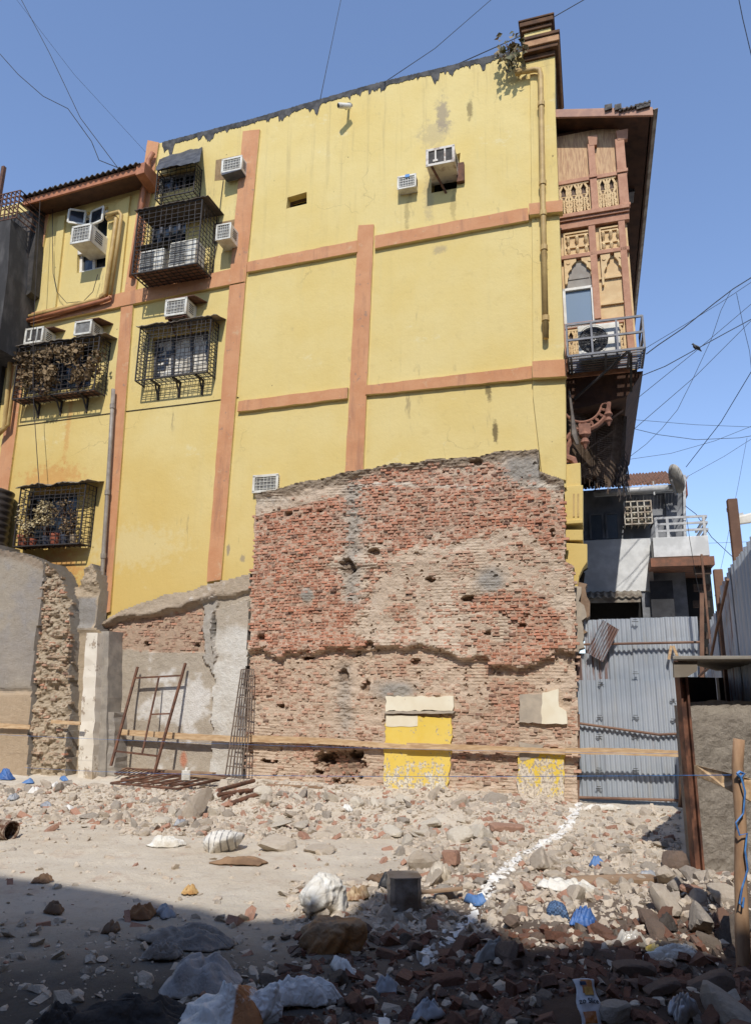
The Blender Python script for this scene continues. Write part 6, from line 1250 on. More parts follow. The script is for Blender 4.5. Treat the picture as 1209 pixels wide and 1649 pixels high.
for (px, py, s, k, lab, sd) in ((1075, 1425, .2, 'pale_stone', 'large pale block on the heap, topmost by the shed post', 11), (1135, 1430, .2, 'pale_stone', 'pale block against the foot of the shed wall', 12), (1070, 1470, .22, 'pale_stone', 'squarish pale block low on the heap by the shed post', 13), (1115, 1440, .14, 'brick_fragment', 'red brick lump wedged in the heap by the shed post', 14), (1090, 1440, .15, 'grey_stone', 'grey block in the middle of the heap by the shed post', 15),
                                (1085, 1400, .26, 'dark_stone', 'dark boulder in the shade behind the shed post heap', 16), (1165, 1470, .2, 'pale_stone', 'pale block tumbled between the shed wall and the wooden stake', 17), (1130, 1500, .22, 'grey_stone', 'smooth grey lump in front of the shed wall', 18)):
    named(px, py, s, k, lab, (1, .8, .9), sd, .6)
for (px, py, s, k, lab, sd) in ((1170, 1640, .26, 'grey_stone', 'large rounded grey boulder at the bottom corner below the stake', 21), (1150, 1600, .22, 'dark_stone', 'large dark boulder beside the foot of the wooden stake', 22), (985, 1640, .2, 'grey_stone', 'flat-topped grey stone next to the snack packet', 23), (1020, 1570, .2, 'dark_stone', 'dark red-brown block at the edge of the shade', 24), (1065, 1600, .16, 'dark_stone', 'long dark stone inside the shade near the stake', 25)):
    named(px, py, s, k, lab, (1, .8, .7), sd, .4)

# ------------------------------------------------------------------ sacks, cloth, litter
def blob(dim, seed, crease=.12, n=48, power=.6, foldf=1.6, flat=.25):
    n2 = n + 16; th = np.linspace(-math.pi / 2, math.pi / 2, n); ph = np.linspace(0, 2 * math.pi, n2 + 1); f = lambda v, p: np.sign(v) * np.abs(v) ** p
    T, Ph = np.meshgrid(th, ph, indexing='ij'); x = f(np.cos(T), power) * f(np.cos(Ph), power); y = f(np.cos(T), power) * f(np.sin(Ph), power); z = f(np.sin(T), 1.)
    w1 = fbm(x * .9 + seed, y * .9 + z, seed, 2); q1 = x * .8 + y * .5 + w1 * .9; q2 = y * .9 - x * .4 + z * .7 + w1 * .7
    rid = (1 - np.abs(fbm(q1 * foldf * 1.6, q2 * foldf * .6, seed + 3, 3)) * 2.2) + .6 * (1 - np.abs(fbm(q2 * foldf * 2.2, q1 * foldf * .7, seed + 9, 3)) * 2.2)
    k = 1 + crease * .45 * (rid - .9) + crease * .9 * w1 + crease * .25 * fbm(x * 5, y * 5 + z * 4, seed + 4, 3)
    P = np.stack([x * k * dim[0], y * k * dim[1], np.maximum(z * k, -flat) * dim[2]], -1); P[..., 2] += flat * dim[2]; P[:, -1] = P[:, 0]; return P
_ico = bmesh.new(); bmesh.ops.create_icosphere(_ico, subdivisions=5, radius=1); _ico.verts.index_update(); IC5 = np.array([v.co[:] for v in _ico.verts]); IF5 = [tuple(v.index for v in f.verts) for f in _ico.faces]; _ico.free(); IC5 /= np.linalg.norm(IC5, axis=1)[:, None]
def crumple(dims, seed, crease):
    R = np.random.RandomState(seed * 7 + 1); D = np.array(dims); N = R.normal(0, 1, (26, 3)); N /= np.linalg.norm(N, axis=1)[:, None]; Hh = np.linalg.norm(N * D, axis=1) * R.uniform(.62, 1.02, 26)
    q = np.maximum(IC5 @ N.T, 1e-3) / Hh[None]; V = IC5 / (np.sum(q ** 8, 1) ** (1 / 8))[:, None]; U_ = V / D.max()
    w1 = fbm(U_[:, 0] * 1.4 + seed, U_[:, 1] * 1.4 + U_[:, 2], seed, 2); th = R.uniform(0, 3.1); a = U_[:, 0] * math.cos(th) + U_[:, 1] * math.sin(th) + .4 * w1; b = -U_[:, 0] * math.sin(th) + U_[:, 1] * math.cos(th) + .8 * U_[:, 2] + .3 * w1
    sm = lambda v, k: .5 + .5 * np.cos(np.pi * np.clip(v * k, -1, 1)); rd = sm(fbm(a * 4.5, b * 1.0, seed + 3, 2), 2.2) * .8 + sm(fbm(b * 5 + 3, a * 1.2, seed + 5, 2), 2.2) * .5 - sm(fbm(a * 2.2, b * 2.2, seed + 8, 2), 4.) * .6
    return V * (1 + crease * .8 * rd)[:, None]
def sack(name, label, cat, px, py, dim, mat, seed, rz=0., crease=.14, tilt=(0, 0), group=None, foldf=1.6, power=.6, mats=None, sub=1):
    p = G(px, py); dim = np.array(dim) * KS * 1.12; t = thing(name, label, cat, tuple(p), wallf=False, group=group, rz=0.); P = crumple(dim, seed, crease); Rm = np.array(Matrix.Rotation(rz, 3, 'Z') @ Matrix.Rotation(tilt[0], 3, 'X') @ Matrix.Rotation(tilt[1], 3, 'Y')); Q = P @ Rm.T; zb = np.percentile(Q[:, 2], 12); Q[:, 2] = np.maximum(Q[:, 2], zb) - zb - .02
    m = MB(); m.add(Q + p, IF5); o = part('body', m, mat, t, smooth=True); return t, p, Rm
KS = .68
def drape(name, label, cat, px, py, dim, mat, seed, rz=0., hump=.1, fold=.06, n=44, group=None, thick=.004, freq=1.5, solo_=True, edge=.12):
    p = G(px, py); kd = KS if n > 20 else 1.; dx, dy = dim[0] * kd, dim[1] * kd; hump *= kd; fold *= kd * (.55 if max(dim) < .2 else 1.); RR = rnd(seed)
    rr, aa = np.meshgrid(np.linspace(0, 1, n // 2), np.linspace(0, 2 * math.pi, n * 2 + 1), indexing='ij')
    sq = 1 / np.maximum(np.abs(np.cos(aa + .3)) ** 5 + np.abs(np.sin(aa + .3)) ** 5, .02) ** .2; out = sq * (.86 + 1.4 * edge * fbm(np.cos(aa) * 1.3 + seed, np.sin(aa) * 1.3, seed, 2) + .5 * edge * fbm(np.cos(aa) * 4 + seed, np.sin(aa) * 4, seed + 1, 2))
    S = rr * out * np.cos(aa); T = rr * out * np.sin(aa); w1 = fbm(S * 1.2, T * 1.2, seed + 2, 2); th_ = RR.uniform(0, 3.1); q1 = S * math.cos(th_) + T * math.sin(th_) + .5 * w1; q2 = -S * math.sin(th_) + T * math.cos(th_) + .4 * w1
    sm = lambda v, k: .5 + .5 * np.cos(np.pi * np.clip(v * k, -1, 1)); rid = sm(fbm(q1 * freq * 2.1, q2 * freq * .35, seed + 3, 2), 2.0) + .55 * sm(fbm(q2 * freq * 2.0 + 5, q1 * freq * .5, seed + 6, 2), 2.2) + .25 * sm(fbm(q1 * freq * 4.5, q2 * freq * 1.2, seed + 7, 2), 2.)
    z = hump * np.exp(-rr ** 3.2 * 2.2) * (.8 + .9 * w1 + .35 * fbm(S * 2.6, T * 2.6, seed + 11, 2)) + fold * rid * (1 - .92 * rr ** 3) + .012 * fbm(S * 5, T * 5, seed + 8, 2) * kd
    x = S * dx; y = T * dy; ca, sa = math.cos(rz), math.sin(rz); X = x * ca - y * sa + p[0]; Y = x * sa + y * ca + p[1]; Z = z + Hxy(X, Y) + .004 + .012 * (1 - rr ** 4)
    m = MB(); m.grid(np.stack([X, Y, Z], -1)); o = solo(name, m, mat, label, cat, org=tuple(p), wallf=False, group=group, smooth=True, recalc=False); s = o.modifiers.new('s', 'SOLIDIFY'); s.thickness = thick; return o
def crinkle(m, strength=.3, dist=.02):
    v = m.n.new('ShaderNodeTexVoronoi'); v.feature = 'DISTANCE_TO_EDGE'; v.inputs['Scale'].default_value = 6; d = m.n.new('ShaderNodeVectorMath'); d.operation = 'ADD'; nz = m.n.new('ShaderNodeTexNoise'); nz.inputs['Scale'].default_value = 5; nz.inputs['Detail'].default_value = 4
    m.l(m.c, nz.inputs['Vector']); m.l(m.c, d.inputs[0]); m.l(nz.outputs['Color'], d.inputs[1]); m.l(d.outputs[0], v.inputs['Vector'])
    m.bump(m.math('ADD', m.math('MULTIPLY', m.ramp(v.outputs['Distance'], 0, .3), .8), m.math('ADD', m.noise(14, 5, .7), m.math('MULTIPLY', m.noise(90, 2), .15))), strength, dist); return m.m
def fabric(name, a, b, scale=3.5, rough=.85, dirt=None):
    m = Mat(name, rough); c = m.mix(m.ramp(m.noise(scale, 6, .7), .35, .65), a, b); c = m.mix(m.ramp(m.noise(scale * 2.3, 7, .75), .54, .68, 0, .75), c, dirt or tuple(list(np.array(a[:3]) * .62) + [1])); m.col(c); return crinkle(m)
WOV = Mat('white_woven_sack', .7); n = WOV.noise(4, 5, .7); WOV.col(WOV.mix(WOV.ramp(n, .35, .7), lin(236, 232, 222, .86), lin(206, 194, 174, .8))); WOV = crinkle(WOV)
def striped(name, base, stripe, axis_=0, f=9., th=.5, lo=-.2, hi=.2):
    m = Mat(name, .75); x = m.sep(); s = m.math('SINE', m.math('MULTIPLY', x[axis_], f), 0); n = m.noise(5, 5, .7); msk = m.math('MULTIPLY', m.ramp(s, th, th + .15), m.ramp(n, .35, .5)); d = m.mix(m.ramp(n, .4, .75), base, tuple(list(np.array(base[:3]) * .66) + [1])); m.col(m.mix(msk, d, stripe)); return crinkle(m)
TAN = fabric('mud_stained_jute', lin(176, 146, 112, .66), lin(128, 110, 92, .6)); TANO = fabric('orange_edged_sack', lin(176, 150, 120, .7), lin(196, 142, 86, .68))
GRC = fabric('dusty_grey_cloth', lin(176, 166, 154, .75), lin(146, 138, 130, .7)); BLK = simple('black_plastic', (.018, .018, .02, 1), (.04, .04, .042, 1), 5, .4, bump=.3); DKC = fabric('dark_cloth', lin(92, 82, 74, .55), lin(70, 64, 60, .5))
BLU = simple('blue_plastic', lin(80, 124, 190, .75), lin(58, 96, 160, .7), 9, .5, bump=.4); BLUG = Mat('blue_checked_bag', .6); ck = BLUG.n.new('ShaderNodeTexChecker'); ck.inputs['Scale'].default_value = 70; ck.inputs[1].default_value = lin(96, 128, 168, .65); ck.inputs[2].default_value = lin(60, 82, 116, .6); BLUG.l(BLUG.c, ck.inputs[0]); BLUG.col(ck.outputs[0]); BLUG = BLUG.m
t, p, Rm = sack('sack', 'upright crumpled white woven sack at the edge of the shade', 'sack', 520, 1470, (.36, .24, .27), WOV, 11, .35, .2, (.5, .2), power=.42)
sack('sack', 'brown mud-stained sack lying in the shade in front of the white sack', 'sack', 532, 1530, (.4, .2, .17), TANO, 12, -.05, .24, power=.4)
sack('sack', 'white sack with grey stripes on the pale rubble', 'sack', 358, 1368, (.42, .22, .18), striped('grey_striped_sack', lin(234, 228, 216, .85), lin(150, 146, 142, .7), 0, 95, .7), 13, .5, .2)
drape('plastic_sheet', 'small torn white plastic left of the striped sack', 'plastic sheet', 268, 1364, (.3, .12), WOV, 14, .1, .06, .07)
drape('plastic_sheet', 'white cement bag spread over the rubble beside the blue bags', 'plastic sheet', 915, 1440, (.42, .2), WOV, 15, -.25, .12, .05)
drape('plastic_sheet', 'white plastic strip near the shade by the wooden stake', 'plastic sheet', 1085, 1545, (.3, .06), WOV, 16, .0, .05, .04)
drape('plastic_sheet', 'white cloth lying flat before the corrugated fence', 'plastic sheet', 968, 1304, (.45, .1), WOV, 17, .1, .05, .04)
sack('plastic_bag', 'wrinkled translucent white bag on the rubble left of the chalk line', 'bag', 707, 1422, (.2, .12, .15), simple('milky_plastic', lin(216, 204, 184, .8), lin(190, 172, 148, .75), 5, .4), 18, .9, .24, (.2, .4))
sack('plastic_bag', 'round blue checked bag on the sunny rubble', 'bag', 897, 1478, (.13, .11, .13), BLUG, 19, 0, .12)
drape('plastic_bag', 'crumpled bright blue bag near the round checked bag', 'bag', 942, 1492, (.15, .1), BLU, 20, .2, .08, .09, edge=.3)
drape('plastic_bag', 'blue plastic scrap lying at the far left foot of the grey wall', 'bag', 8, 1256, (.25, .12), BLU, 21, .1, .12, .08)
drape('dark_cloth', 'crumpled dark rag on the sunny rubble near the stake', 'rag', 1072, 1500, (.16, .1), DKC, 22, .4, .09, .08, edge=.25)
drape('plastic_bag', 'black plastic bag behind the battered tin can', 'bag', 632, 1428, (.2, .12), BLK, 23, .1, .1, .08)
drape('cloth', 'dusty grey cloth heaped in the shade on the dirt', 'cloth', 300, 1520, (.5, .24), GRC, 24, -.25, .08, .06)
drape('cloth', 'small folded grey cloth in the shade below the larger grey heap', 'cloth', 262, 1545, (.2, .08), GRC, 25, .2, .06, .06)
drape('cardboard', 'brown cardboard flap lying on the dirt in front of the striped sack', 'cardboard', 385, 1392, (.42, .12), simple('brown_cardboard', lin(170, 136, 104, .7), lin(140, 110, 84, .65), 4, .9), 26, -.02, .06, .02, thick=.01, edge=.05)
drape('paper_scrap', 'torn brown paper bag on the shaded dirt', 'paper', 225, 1478, (.16, .1), simple('brown_paper', lin(190, 140, 92, .7), lin(150, 104, 66, .65), 5), 27, .1, .06, .09, edge=.25)
drape('paper_scrap', 'small yellowish paper scrap on the sunny dirt', 'paper', 306, 1440, (.11, .07), simple('yellowish_paper', lin(226, 190, 130, .75), lin(190, 140, 80, .7), 8), 28, .1, .03, .07, edge=.25)
drape('paper_scrap', 'small brown scrap near the left edge of the shade', 'paper', 70, 1421, (.13, .06), simple('dirty_brown_paper', lin(176, 140, 106, .7), lin(130, 100, 76, .65), 8), 29, .1, .03, .06, edge=.25)
# foreground bundle
drape('sack', 'bulging grey net-covered sack in the shaded foreground', 'sack', 325, 1592, (.36, .3), fabric('grey_mesh_sack', lin(196, 190, 184, .78), lin(164, 158, 154, .7)), 31, .15, .17, .045)
drape('sack', 'white sack with an orange-brown band in the shaded foreground', 'sack', 362, 1644, (.42, .34), striped('orange_band_sack', lin(238, 234, 226, .86), lin(190, 122, 66, .68), 0, 11., .5), 32, .4, .13, .05)
sack('sack', 'twisted pale grey sack standing right of the orange-banded one', 'sack', 430, 1642, (.13, .12, .2), fabric('pale_grey_sack', lin(238, 236, 232, .86), lin(210, 208, 204, .8)), 33, .2, .2, (0, .3))
drape('cloth', 'pale grey sack cloth trailing from the twisted foreground sack', 'cloth', 492, 1618, (.34, .17), fabric('trailing_pale_cloth', lin(236, 234, 230, .86), lin(206, 204, 200, .8)), 34, .12, .1, .06, edge=.25)
drape('dark_cloth', 'dark brown tarpaulin heap at the bottom left of the foreground', 'tarpaulin', 215, 1648, (.5, .2), DKC, 35, .1, .05, .07)
drape('dark_cloth', 'dark crumpled net bundle at the bottom edge near the left corner', 'net', 95, 1655, (.22, .12), DKC, 36, -.1, .05, .06)
drape('plastic_sheet', 'clear crumpled plastic sheet in the shaded rubble by the chalk line', 'plastic sheet', 790, 1545, (.17, .09), simple('dull_clear_plastic', lin(176, 172, 164, .7), lin(140, 136, 130, .65), 4, .35), 37, .1, .06, .08)
drape('plastic_sheet', 'silvery crumpled wrapper in the shade beside the big corner boulder', 'wrapper', 1100, 1628, (.11, .09), simple('silver_foil', lin(190, 190, 194, .75), lin(140, 124, 104, .6), 6, .35, .3), 38, .3, .05, .09, edge=.25)
drape('wrapper', 'torn brown and white wrapper beside the upright white sack', 'wrapper', 575, 1450, (.18, .1), simple('brown_white_wrapper', lin(216, 190, 150, .75), lin(150, 104, 66, .65), 7, .6), 39, .4, .08, .12, edge=.3)
drape('wrapper', 'yellow and white litter scraps near the white strip by the stake', 'wrapper', 1062, 1538, (.13, .06), simple('yellow_litter', lin(240, 206, 90, .8), lin(226, 216, 196, .8), 9, .6), 40, .1, .03, .06, edge=.3)
drape('plastic_sheet', 'clear plastic litter glinting on the rubble below the dark rag', 'plastic sheet', 1020, 1520, (.16, .08), simple('glinting_plastic', lin(206, 200, 188, .8), lin(170, 158, 142, .7), 7, .25), 41, .1, .04, .08, edge=.3)
LIT = [simple('litter_white', lin(232, 228, 220, .85), None, rough=.6), simple('litter_blue', lin(96, 136, 190, .75), None, rough=.6), simple('litter_grey', lin(170, 172, 176, .75), None, rough=.5), simple('litter_brown', lin(140, 112, 86, .65), None)]
R = rnd(77)
LITL = [((55, 1278), 0, 'white paper crumpled on the rubble below the grey wall stub'), ((90, 1268), 0, 'white rag scrap on the rubble beside the loose grey pipe'), ((46, 1262), 1, 'blue scrap beside the foot of the torn masonry'), ((103, 1258), 1, 'tiny blue wrapper near the loose grey pipe'), ((20, 1290), 2, 'grey plastic film on the left rubble'), ((75, 1300), 2, 'grey plastic sheet scrap below the left rubble bank'), ((110, 1305), 0, 'white scrap on the left rubble bank'),
        ((205, 1262), 2, 'silvery scrap before the bed frames'), ((290, 1330), 2, 'blue-grey film below the big pale lump'), ((765, 1455), 1, 'blue wrapper lying beside the chalk line at the shade edge'), ((560, 1305), 0, 'white scrap in front of the bare brick wall'), ((610, 1420), 3, 'brown scrap left of the upright tan slab'), ((960, 1395), 1, 'blue and white wrapper on dirt beside the big boulder'), ((1040, 1415), 2, 'grey foil scrap left of the shed post heap'), ((180, 1500), 3, 'dark strip on the shaded dirt'), ((90, 1470), 3, 'flat brown board scrap on the shaded dirt'), ((270, 1475), 2, 'grey strip at the shade edge'), ((690, 1640), 2, 'pale scrap in the foreground shade'), ((550, 1565), 0, 'white plastic scrap in the shaded rubble'), ((620, 1600), 2, 'grey plastic scrap by the end of the chalk line')]
for i, ((px, py), k, lab) in enumerate(LITL): drape('litter_scrap', lab, 'litter', px, py, (R.uniform(.07, .13), R.uniform(.04, .07)), LIT[k], 50 + i, R.uniform(0, 3), .03, .05, n=16, edge=.3, group='scraps of litter')
# tin can, bottle, bucket, snack packet
p = G(650, 1462); t = thing('tin_can', 'battered grey square tin standing at the edge of the shade', 'tin', tuple(p), wallf=False); m = MB(); rz = .12
def rbox(m, c, dx, dy, h, rz, dent=0, seed=1, n=8):
    R = rnd(seed); loops = []
    for k in range(n + 1):
        z = c[2] + h * k / n; L = []
        for i in range(16):
            a = 2 * math.pi * (i + .5) / 16; sx = math.copysign(min(1, abs(math.cos(a)) * 1.35), math.cos(a)); sy = math.copysign(min(1, abs(math.sin(a)) * 1.35), math.sin(a)); x, y = sx * dx * (1 + R.uniform(-dent, dent)), sy * dy * (1 + R.uniform(-dent, dent)); L.append((c[0] + x * math.cos(rz) - y * math.sin(rz), c[1] + x * math.sin(rz) + y * math.cos(rz), z))
        loops.append(L)
    for a, b in zip(loops[:-1], loops[1:]): m.hexa(a, b)
    return m
rbox(m, p, .125, .12, .235, rz, .03, 3); part('body', m, simple('scratched_tin', lin(170, 166, 160, .75), lin(120, 104, 90, .65), 5, .4, .15, bump=.2), t)
m = MB(); rbox(m, (p[0], p[1], p[2] + .235), .13, .125, .012, rz, 0, 3, 1); part('rim', m, simple('tin_rim', lin(170, 166, 160, .7), lin(120, 106, 94, .6), 5, .4, .2), t)
p = Lp(299, 1256, 1.1); t = thing('plastic_jug', 'white plastic jug on top of the rusty bed frames', 'jug', tuple(p), wallf=False); m = MB(); rbox(m, p, .07, .06, .15, .4, .04, 5); part('body', m, WHITE, t, bevel=.01); m = MB(); m.tube([p + (0, 0, .15), p + (.015, 0, .2)], .028, 10); part('neck', m, WHITE, t)
p = G(6, 1352); t = thing('bucket', 'yellow tin lying on its side at the left edge', 'can', tuple(p), wallf=False); m = MB(); n = 18; a = p + np.array([-.12, .06, .1]); b = p + np.array([.1, -.04, .1]); m.tube([a, b], .1, n, False); m.tube([a, a + (b - a) * .05], .1, n); o = part('body', m, peel('rusty_yellow_tin', lin(222, 186, 70, .75), lin(206, 160, 50, .7), lin(110, 70, 44, .6), .75), t); s_ = o.modifiers.new('s', 'SOLIDIFY'); s_.thickness = .006
m = MB(); m.tube([b - (b - a) * .04, b], .106, n, False); part('rim', m, RUST, t)
# snack packet with its lettering
c = G(945, 1645) + np.array([0, -.05, .07]); V0 = np.array(ray(946, 1628)); Yd = np.array([0, .62, .78]); Xd = np.array([.985, .17, -.05]); Zn = np.cross(Xd, Yd); S = .062
t = thing('snack_packet', 'crumpled white and orange snack packet in the shaded foreground rubble', 'packet', tuple(c), wallf=False); P = np.zeros((20, 26, 3))
def pk(s, v): return c + Xd * (s * S * (.9 + .1 * math.cos(v * 5))) + Yd * (v * .11 + .03) + Zn * (.018 * math.cos(s * 1.4) + .008 * float(fbm(s * 2.2, v * 3, 5, 3)) - .01 * abs(v) ** 3)
for i in range(20):
    for j in range(26): P[i, j] = pk(-1 + 2 * i / 19, -1 + 2 * j / 25)
m = MB(); m.grid(P); o = part('foil', m, simple('white_foil_packet', lin(222, 220, 220, .82), lin(186, 184, 186, .75), 8, .4, bump=.2), t, smooth=True, recalc=False); s_ = o.modifiers.new('s', 'SOLIDIFY'); s_.thickness = .004
def pquad(name, s0, s1, v0, v1, mat, up=.006):
    m = MB(); P = np.zeros((10, 10, 3))
    for i in range(10):
        for j in range(10): P[i, j] = pk(s0 + (s1 - s0) * i / 9, v0 + (v1 - v0) * j / 9) + Zn * up
    m.grid(P); return part(name, m, mat, t, recalc=False)
ORP = simple('orange_print', lin(206, 132, 58, .7), lin(186, 110, 44, .66), 9, .45, bump=0); pquad('printed_panel', -.45, .7, .38, .95, ORP); pquad('printed_panel', -.75, .45, -.8, -.34, ORP); pquad('printed_panel', -.6, .0, .7, .86, simple('dark_blue_print', (.03, .04, .07, 1), None, bump=0), .009); pquad('printed_panel', -.3, .6, .3, .62, simple('amber_print', lin(222, 168, 84, .7), None, bump=0), .009)
INK = simple('black_print', (.015, .014, .014, 1), None, bump=0); cu = bpy.data.curves.new('lettering', 'FONT'); cu.body = 'zo Slice'; cu.size = .034; cu.extrude = .0008; cu.align_x = 'CENTER'; cu.align_y = 'CENTER'; tmp = bpy.data.objects.new('tmp', cu); COL.objects.link(tmp)
dg = bpy.context.evaluated_depsgraph_get(); dg.update(); tm = tmp.evaluated_get(dg).to_mesh(); lv = np.array([v.co[:] for v in tm.vertices]); lf = [tuple(f.vertices) for f in tm.polygons]; tmp.evaluated_get(dg).to_mesh_clear(); bpy.data.objects.remove(tmp)
if len(lv):
    m = MB(); pts = [pk(min(.95, max(-.95, q[0] / S)), (q[1] + .004 - .012 * 0) / .11 + .02) + Zn * (.008 + q[2]) for q in lv]; m.add(pts, lf); part('lettering', m, INK, t, recalc=False)

# ------------------------------------------------------------------ scrap metal and timber
LD = thing('iron_frame', 'rusty iron ladder-like frame leaning on the grey plaster wall', 'metal frame', tuple(Lp(215, 1240, .75)), wallf=False); m = MB(); A, B_, C_, D_ = Lp(222, 1074, .16), Lp(179, 1233, .75), Lp(299, 1068, .16), Lp(249, 1244, .75)
m.bar(A, B_, .02); part('rail', m, RUST, LD); m = MB(); m.bar(C_, D_, .02); part('rail', m, RUST, LD); at = lambda P_, Q_, t: P_ + (Q_ - P_) * t
for t0 in (.12, .86): m = MB(); m.bar(at(A, B_, t0), at(C_, D_, t0), .016); part('rung', m, RUST, LD)
m = MB(); e, f_ = at(at(A, B_, .12), at(C_, D_, .12), .52), at(at(A, B_, .86), at(C_, D_, .86), .62); m.bar(e, f_, .014); part('rung', m, RUST, LD); m = MB(); m.bar(at(e, f_, .5), at(C_, D_, .48), .014); part('rung', m, RUST, LD)
GR = thing('bar_grille', 'tall grey slatted iron grille leaning beside the white pilaster', 'grille', tuple(Lp(380, 1250, .5)), wallf=False)
TL, TR, BL, BR_ = Lp(389, 1078, .16), Lp(409, 1078, .16), Lp(363, 1250, .5), Lp(395, 1254, .5); IRG = simple('grey_dusty_iron', lin(150, 130, 112, .6), lin(116, 94, 78, .55), 8, .7)
m = MB()
for k in range(7): t0 = k / 6; m.bar(at(TL, TR, t0), at(BL, BR_, t0), .009)
part('bar', m, IRG, GR); m = MB()
for k in range(12): t0 = k / 11; m = MB(); m.bar(at(TL, BL, t0), at(TR, BR_, t0), .008); part('crossbar', m, IRG, GR)
def framepile(label, pts, inner, r, wn_, wf_):
    q = [(G(px, py, .07) if py > 1259 else Lp(px, py, w)) for (px, py), w in zip(pts, (wn_, wn_, wf_, wf_))]; t = thing('bed_frame', label, 'metal frame', tuple(q[0]), wallf=False, group='rusty bed frames'); m = MB()
    for i in range(4): m.tube([q[i], q[(i + 1) % 4]], r, 8)
    part('frame_tube', m, RUST, t); 
    for k in range(1, inner + 1): t0 = k / (inner + 1); m = MB(); m.bar(at(q[0], q[1], t0), at(q[3], q[2], t0), r * .6); part('crossbar', m, RUST, t)
    return t
framepile('rusty bed frame on top of the pile below the leaning ladder', [(178, 1268), (285, 1280), (370, 1262), (270, 1246)], 5, .018, 1.5, .7)
framepile('rusty bed frame lying under the top frame of the pile', [(195, 1262), (310, 1272), (362, 1254), (240, 1244)], 4, .02, 1.35, .6)
framepile('small rusty frame lying flat at the foot of the leaning ladder', [(185, 1246), (240, 1252), (262, 1243), (205, 1237)], 8, .012, .95, .55)
for i, (a, b, dz, lab) in enumerate((((352, 1296), (408, 1274), .14, 'rusty pipe, uppermost of the short bundle beside the bed frames'), ((358, 1301), (414, 1279), .06, 'rusty pipe, second of the short bundle beside the bed frames'), ((366, 1304), (420, 1285), .03, 'rusty pipe, lowest of the short bundle beside the bed frames'), ((350, 1298), (400, 1284), .08, 'rusty pipe behind the short bundle beside the bed frames'))):
    m = MB(); m.tube([G(*a, dz), G(*b, dz + .02)], .032, 10); solo('pipe', m, RUST, lab, 'pipe', wallf=False, group='pipes beside the bed frames', smooth=False)
m = MB(); m.tube([Lp(83, 1268, 1.4), Lp(117, 1260, 1.2)], .05, 10); solo('pipe', m, GPIPE, 'loose grey pipe length on the left rubble', 'pipe', wallf=False)
def board(label, a, b, wd, th, dz, mat=None, name='board', w=None):
    a, b = (G(*a, dz), G(*b, dz)) if w is None else (Lp(*a, w), Lp(*b, w)); m = MB(); m.bar(a, b, (wd, th)); return solo(name, m, mat or simple('weathered_board', lin(190, 158, 126, .7), lin(156, 126, 98, .66), 4, .9, stretch=(1, 1, 1)), label, 'board', wallf=False, bevel=.004)
board('long weathered board lying along the foot of the yellow patch', (585, 1287), (815, 1296), .1, .02, .05, w=.5)
board('short board under the wall left of the long weathered board', (430, 1264), (520, 1268), .06, .015, .05, w=.45)
board('dark board lying behind the bed frames at the wall foot', (200, 1238), (345, 1246), .07, .02, .12, w=.35); board('short rotten board over the pile beside the leaning grille', (300, 1247), (362, 1254), .05, .02, .2, w=.8)
board('pale half-buried plank beside the big pointed boulder', (920, 1425), (1055, 1420), .1, .03, .02); board('thin splintered lath lying behind the battered tin', (670, 1455), (745, 1448), .03, .01, .08)
# ------------------------------------------------------------------ overhead cables and a bird
CAB = simple('black_cable', (.02, .02, .022, 1), None, bump=0)
def cable(label, pts, d0, d1, r=.014, sag=0.):
    m = MB(); n = len(pts); P = []
    for i, (x, y) in enumerate(pts): dd = d0 + (d1 - d0) * i / (n - 1); P.append(EYE + ray(x, y) * dd)
    Q = []
    for a, b in zip(P[:-1], P[1:]):
        for k in range(6): t = k / 6; Q.append(a + (b - a) * t - np.array([0, 0, sag * 4 * t * (1 - t)]))
    Q.append(P[-1]); m.tube(Q, r * .6, 5); return solo('overhead_cable', m, CAB, label, 'cable', wallf=False, group='overhead cables', recalc=False)
cable('cable rising steeply from the middle of the parapet', [(516, 158), (530, 90), (555, -30)], 16, 26, .016)
cable('cable running from the parapet up over the sky to the right', [(618, 133), (700, 78), (830, -35)], 15.5, 24, .016)
cable('cable passing behind the tower top into the sky', [(735, 104), (838, 58), (960, -12)], 17, 22, .022)
cable('cable crossing the top right corner of the sky', [(1185, -20), (1195, 30), (1214, 110)], 10, 10, .01)
cable('kinked cable hanging to the left wing eave, lower', [(-10, 75), (30, 120), (70, 155), (110, 175), (148, 228), (160, 258), (190, 270)], 24, 19.5, .02)
cable('straight cable meeting the kinked one above the left wing eave', [(30, -10), (80, 85), (130, 190), (190, 270)], 24, 19.5, .018)
cable('faint thin cable high in the left sky', [(20, -10), (120, 120), (235, 245)], 22, 22, .008)
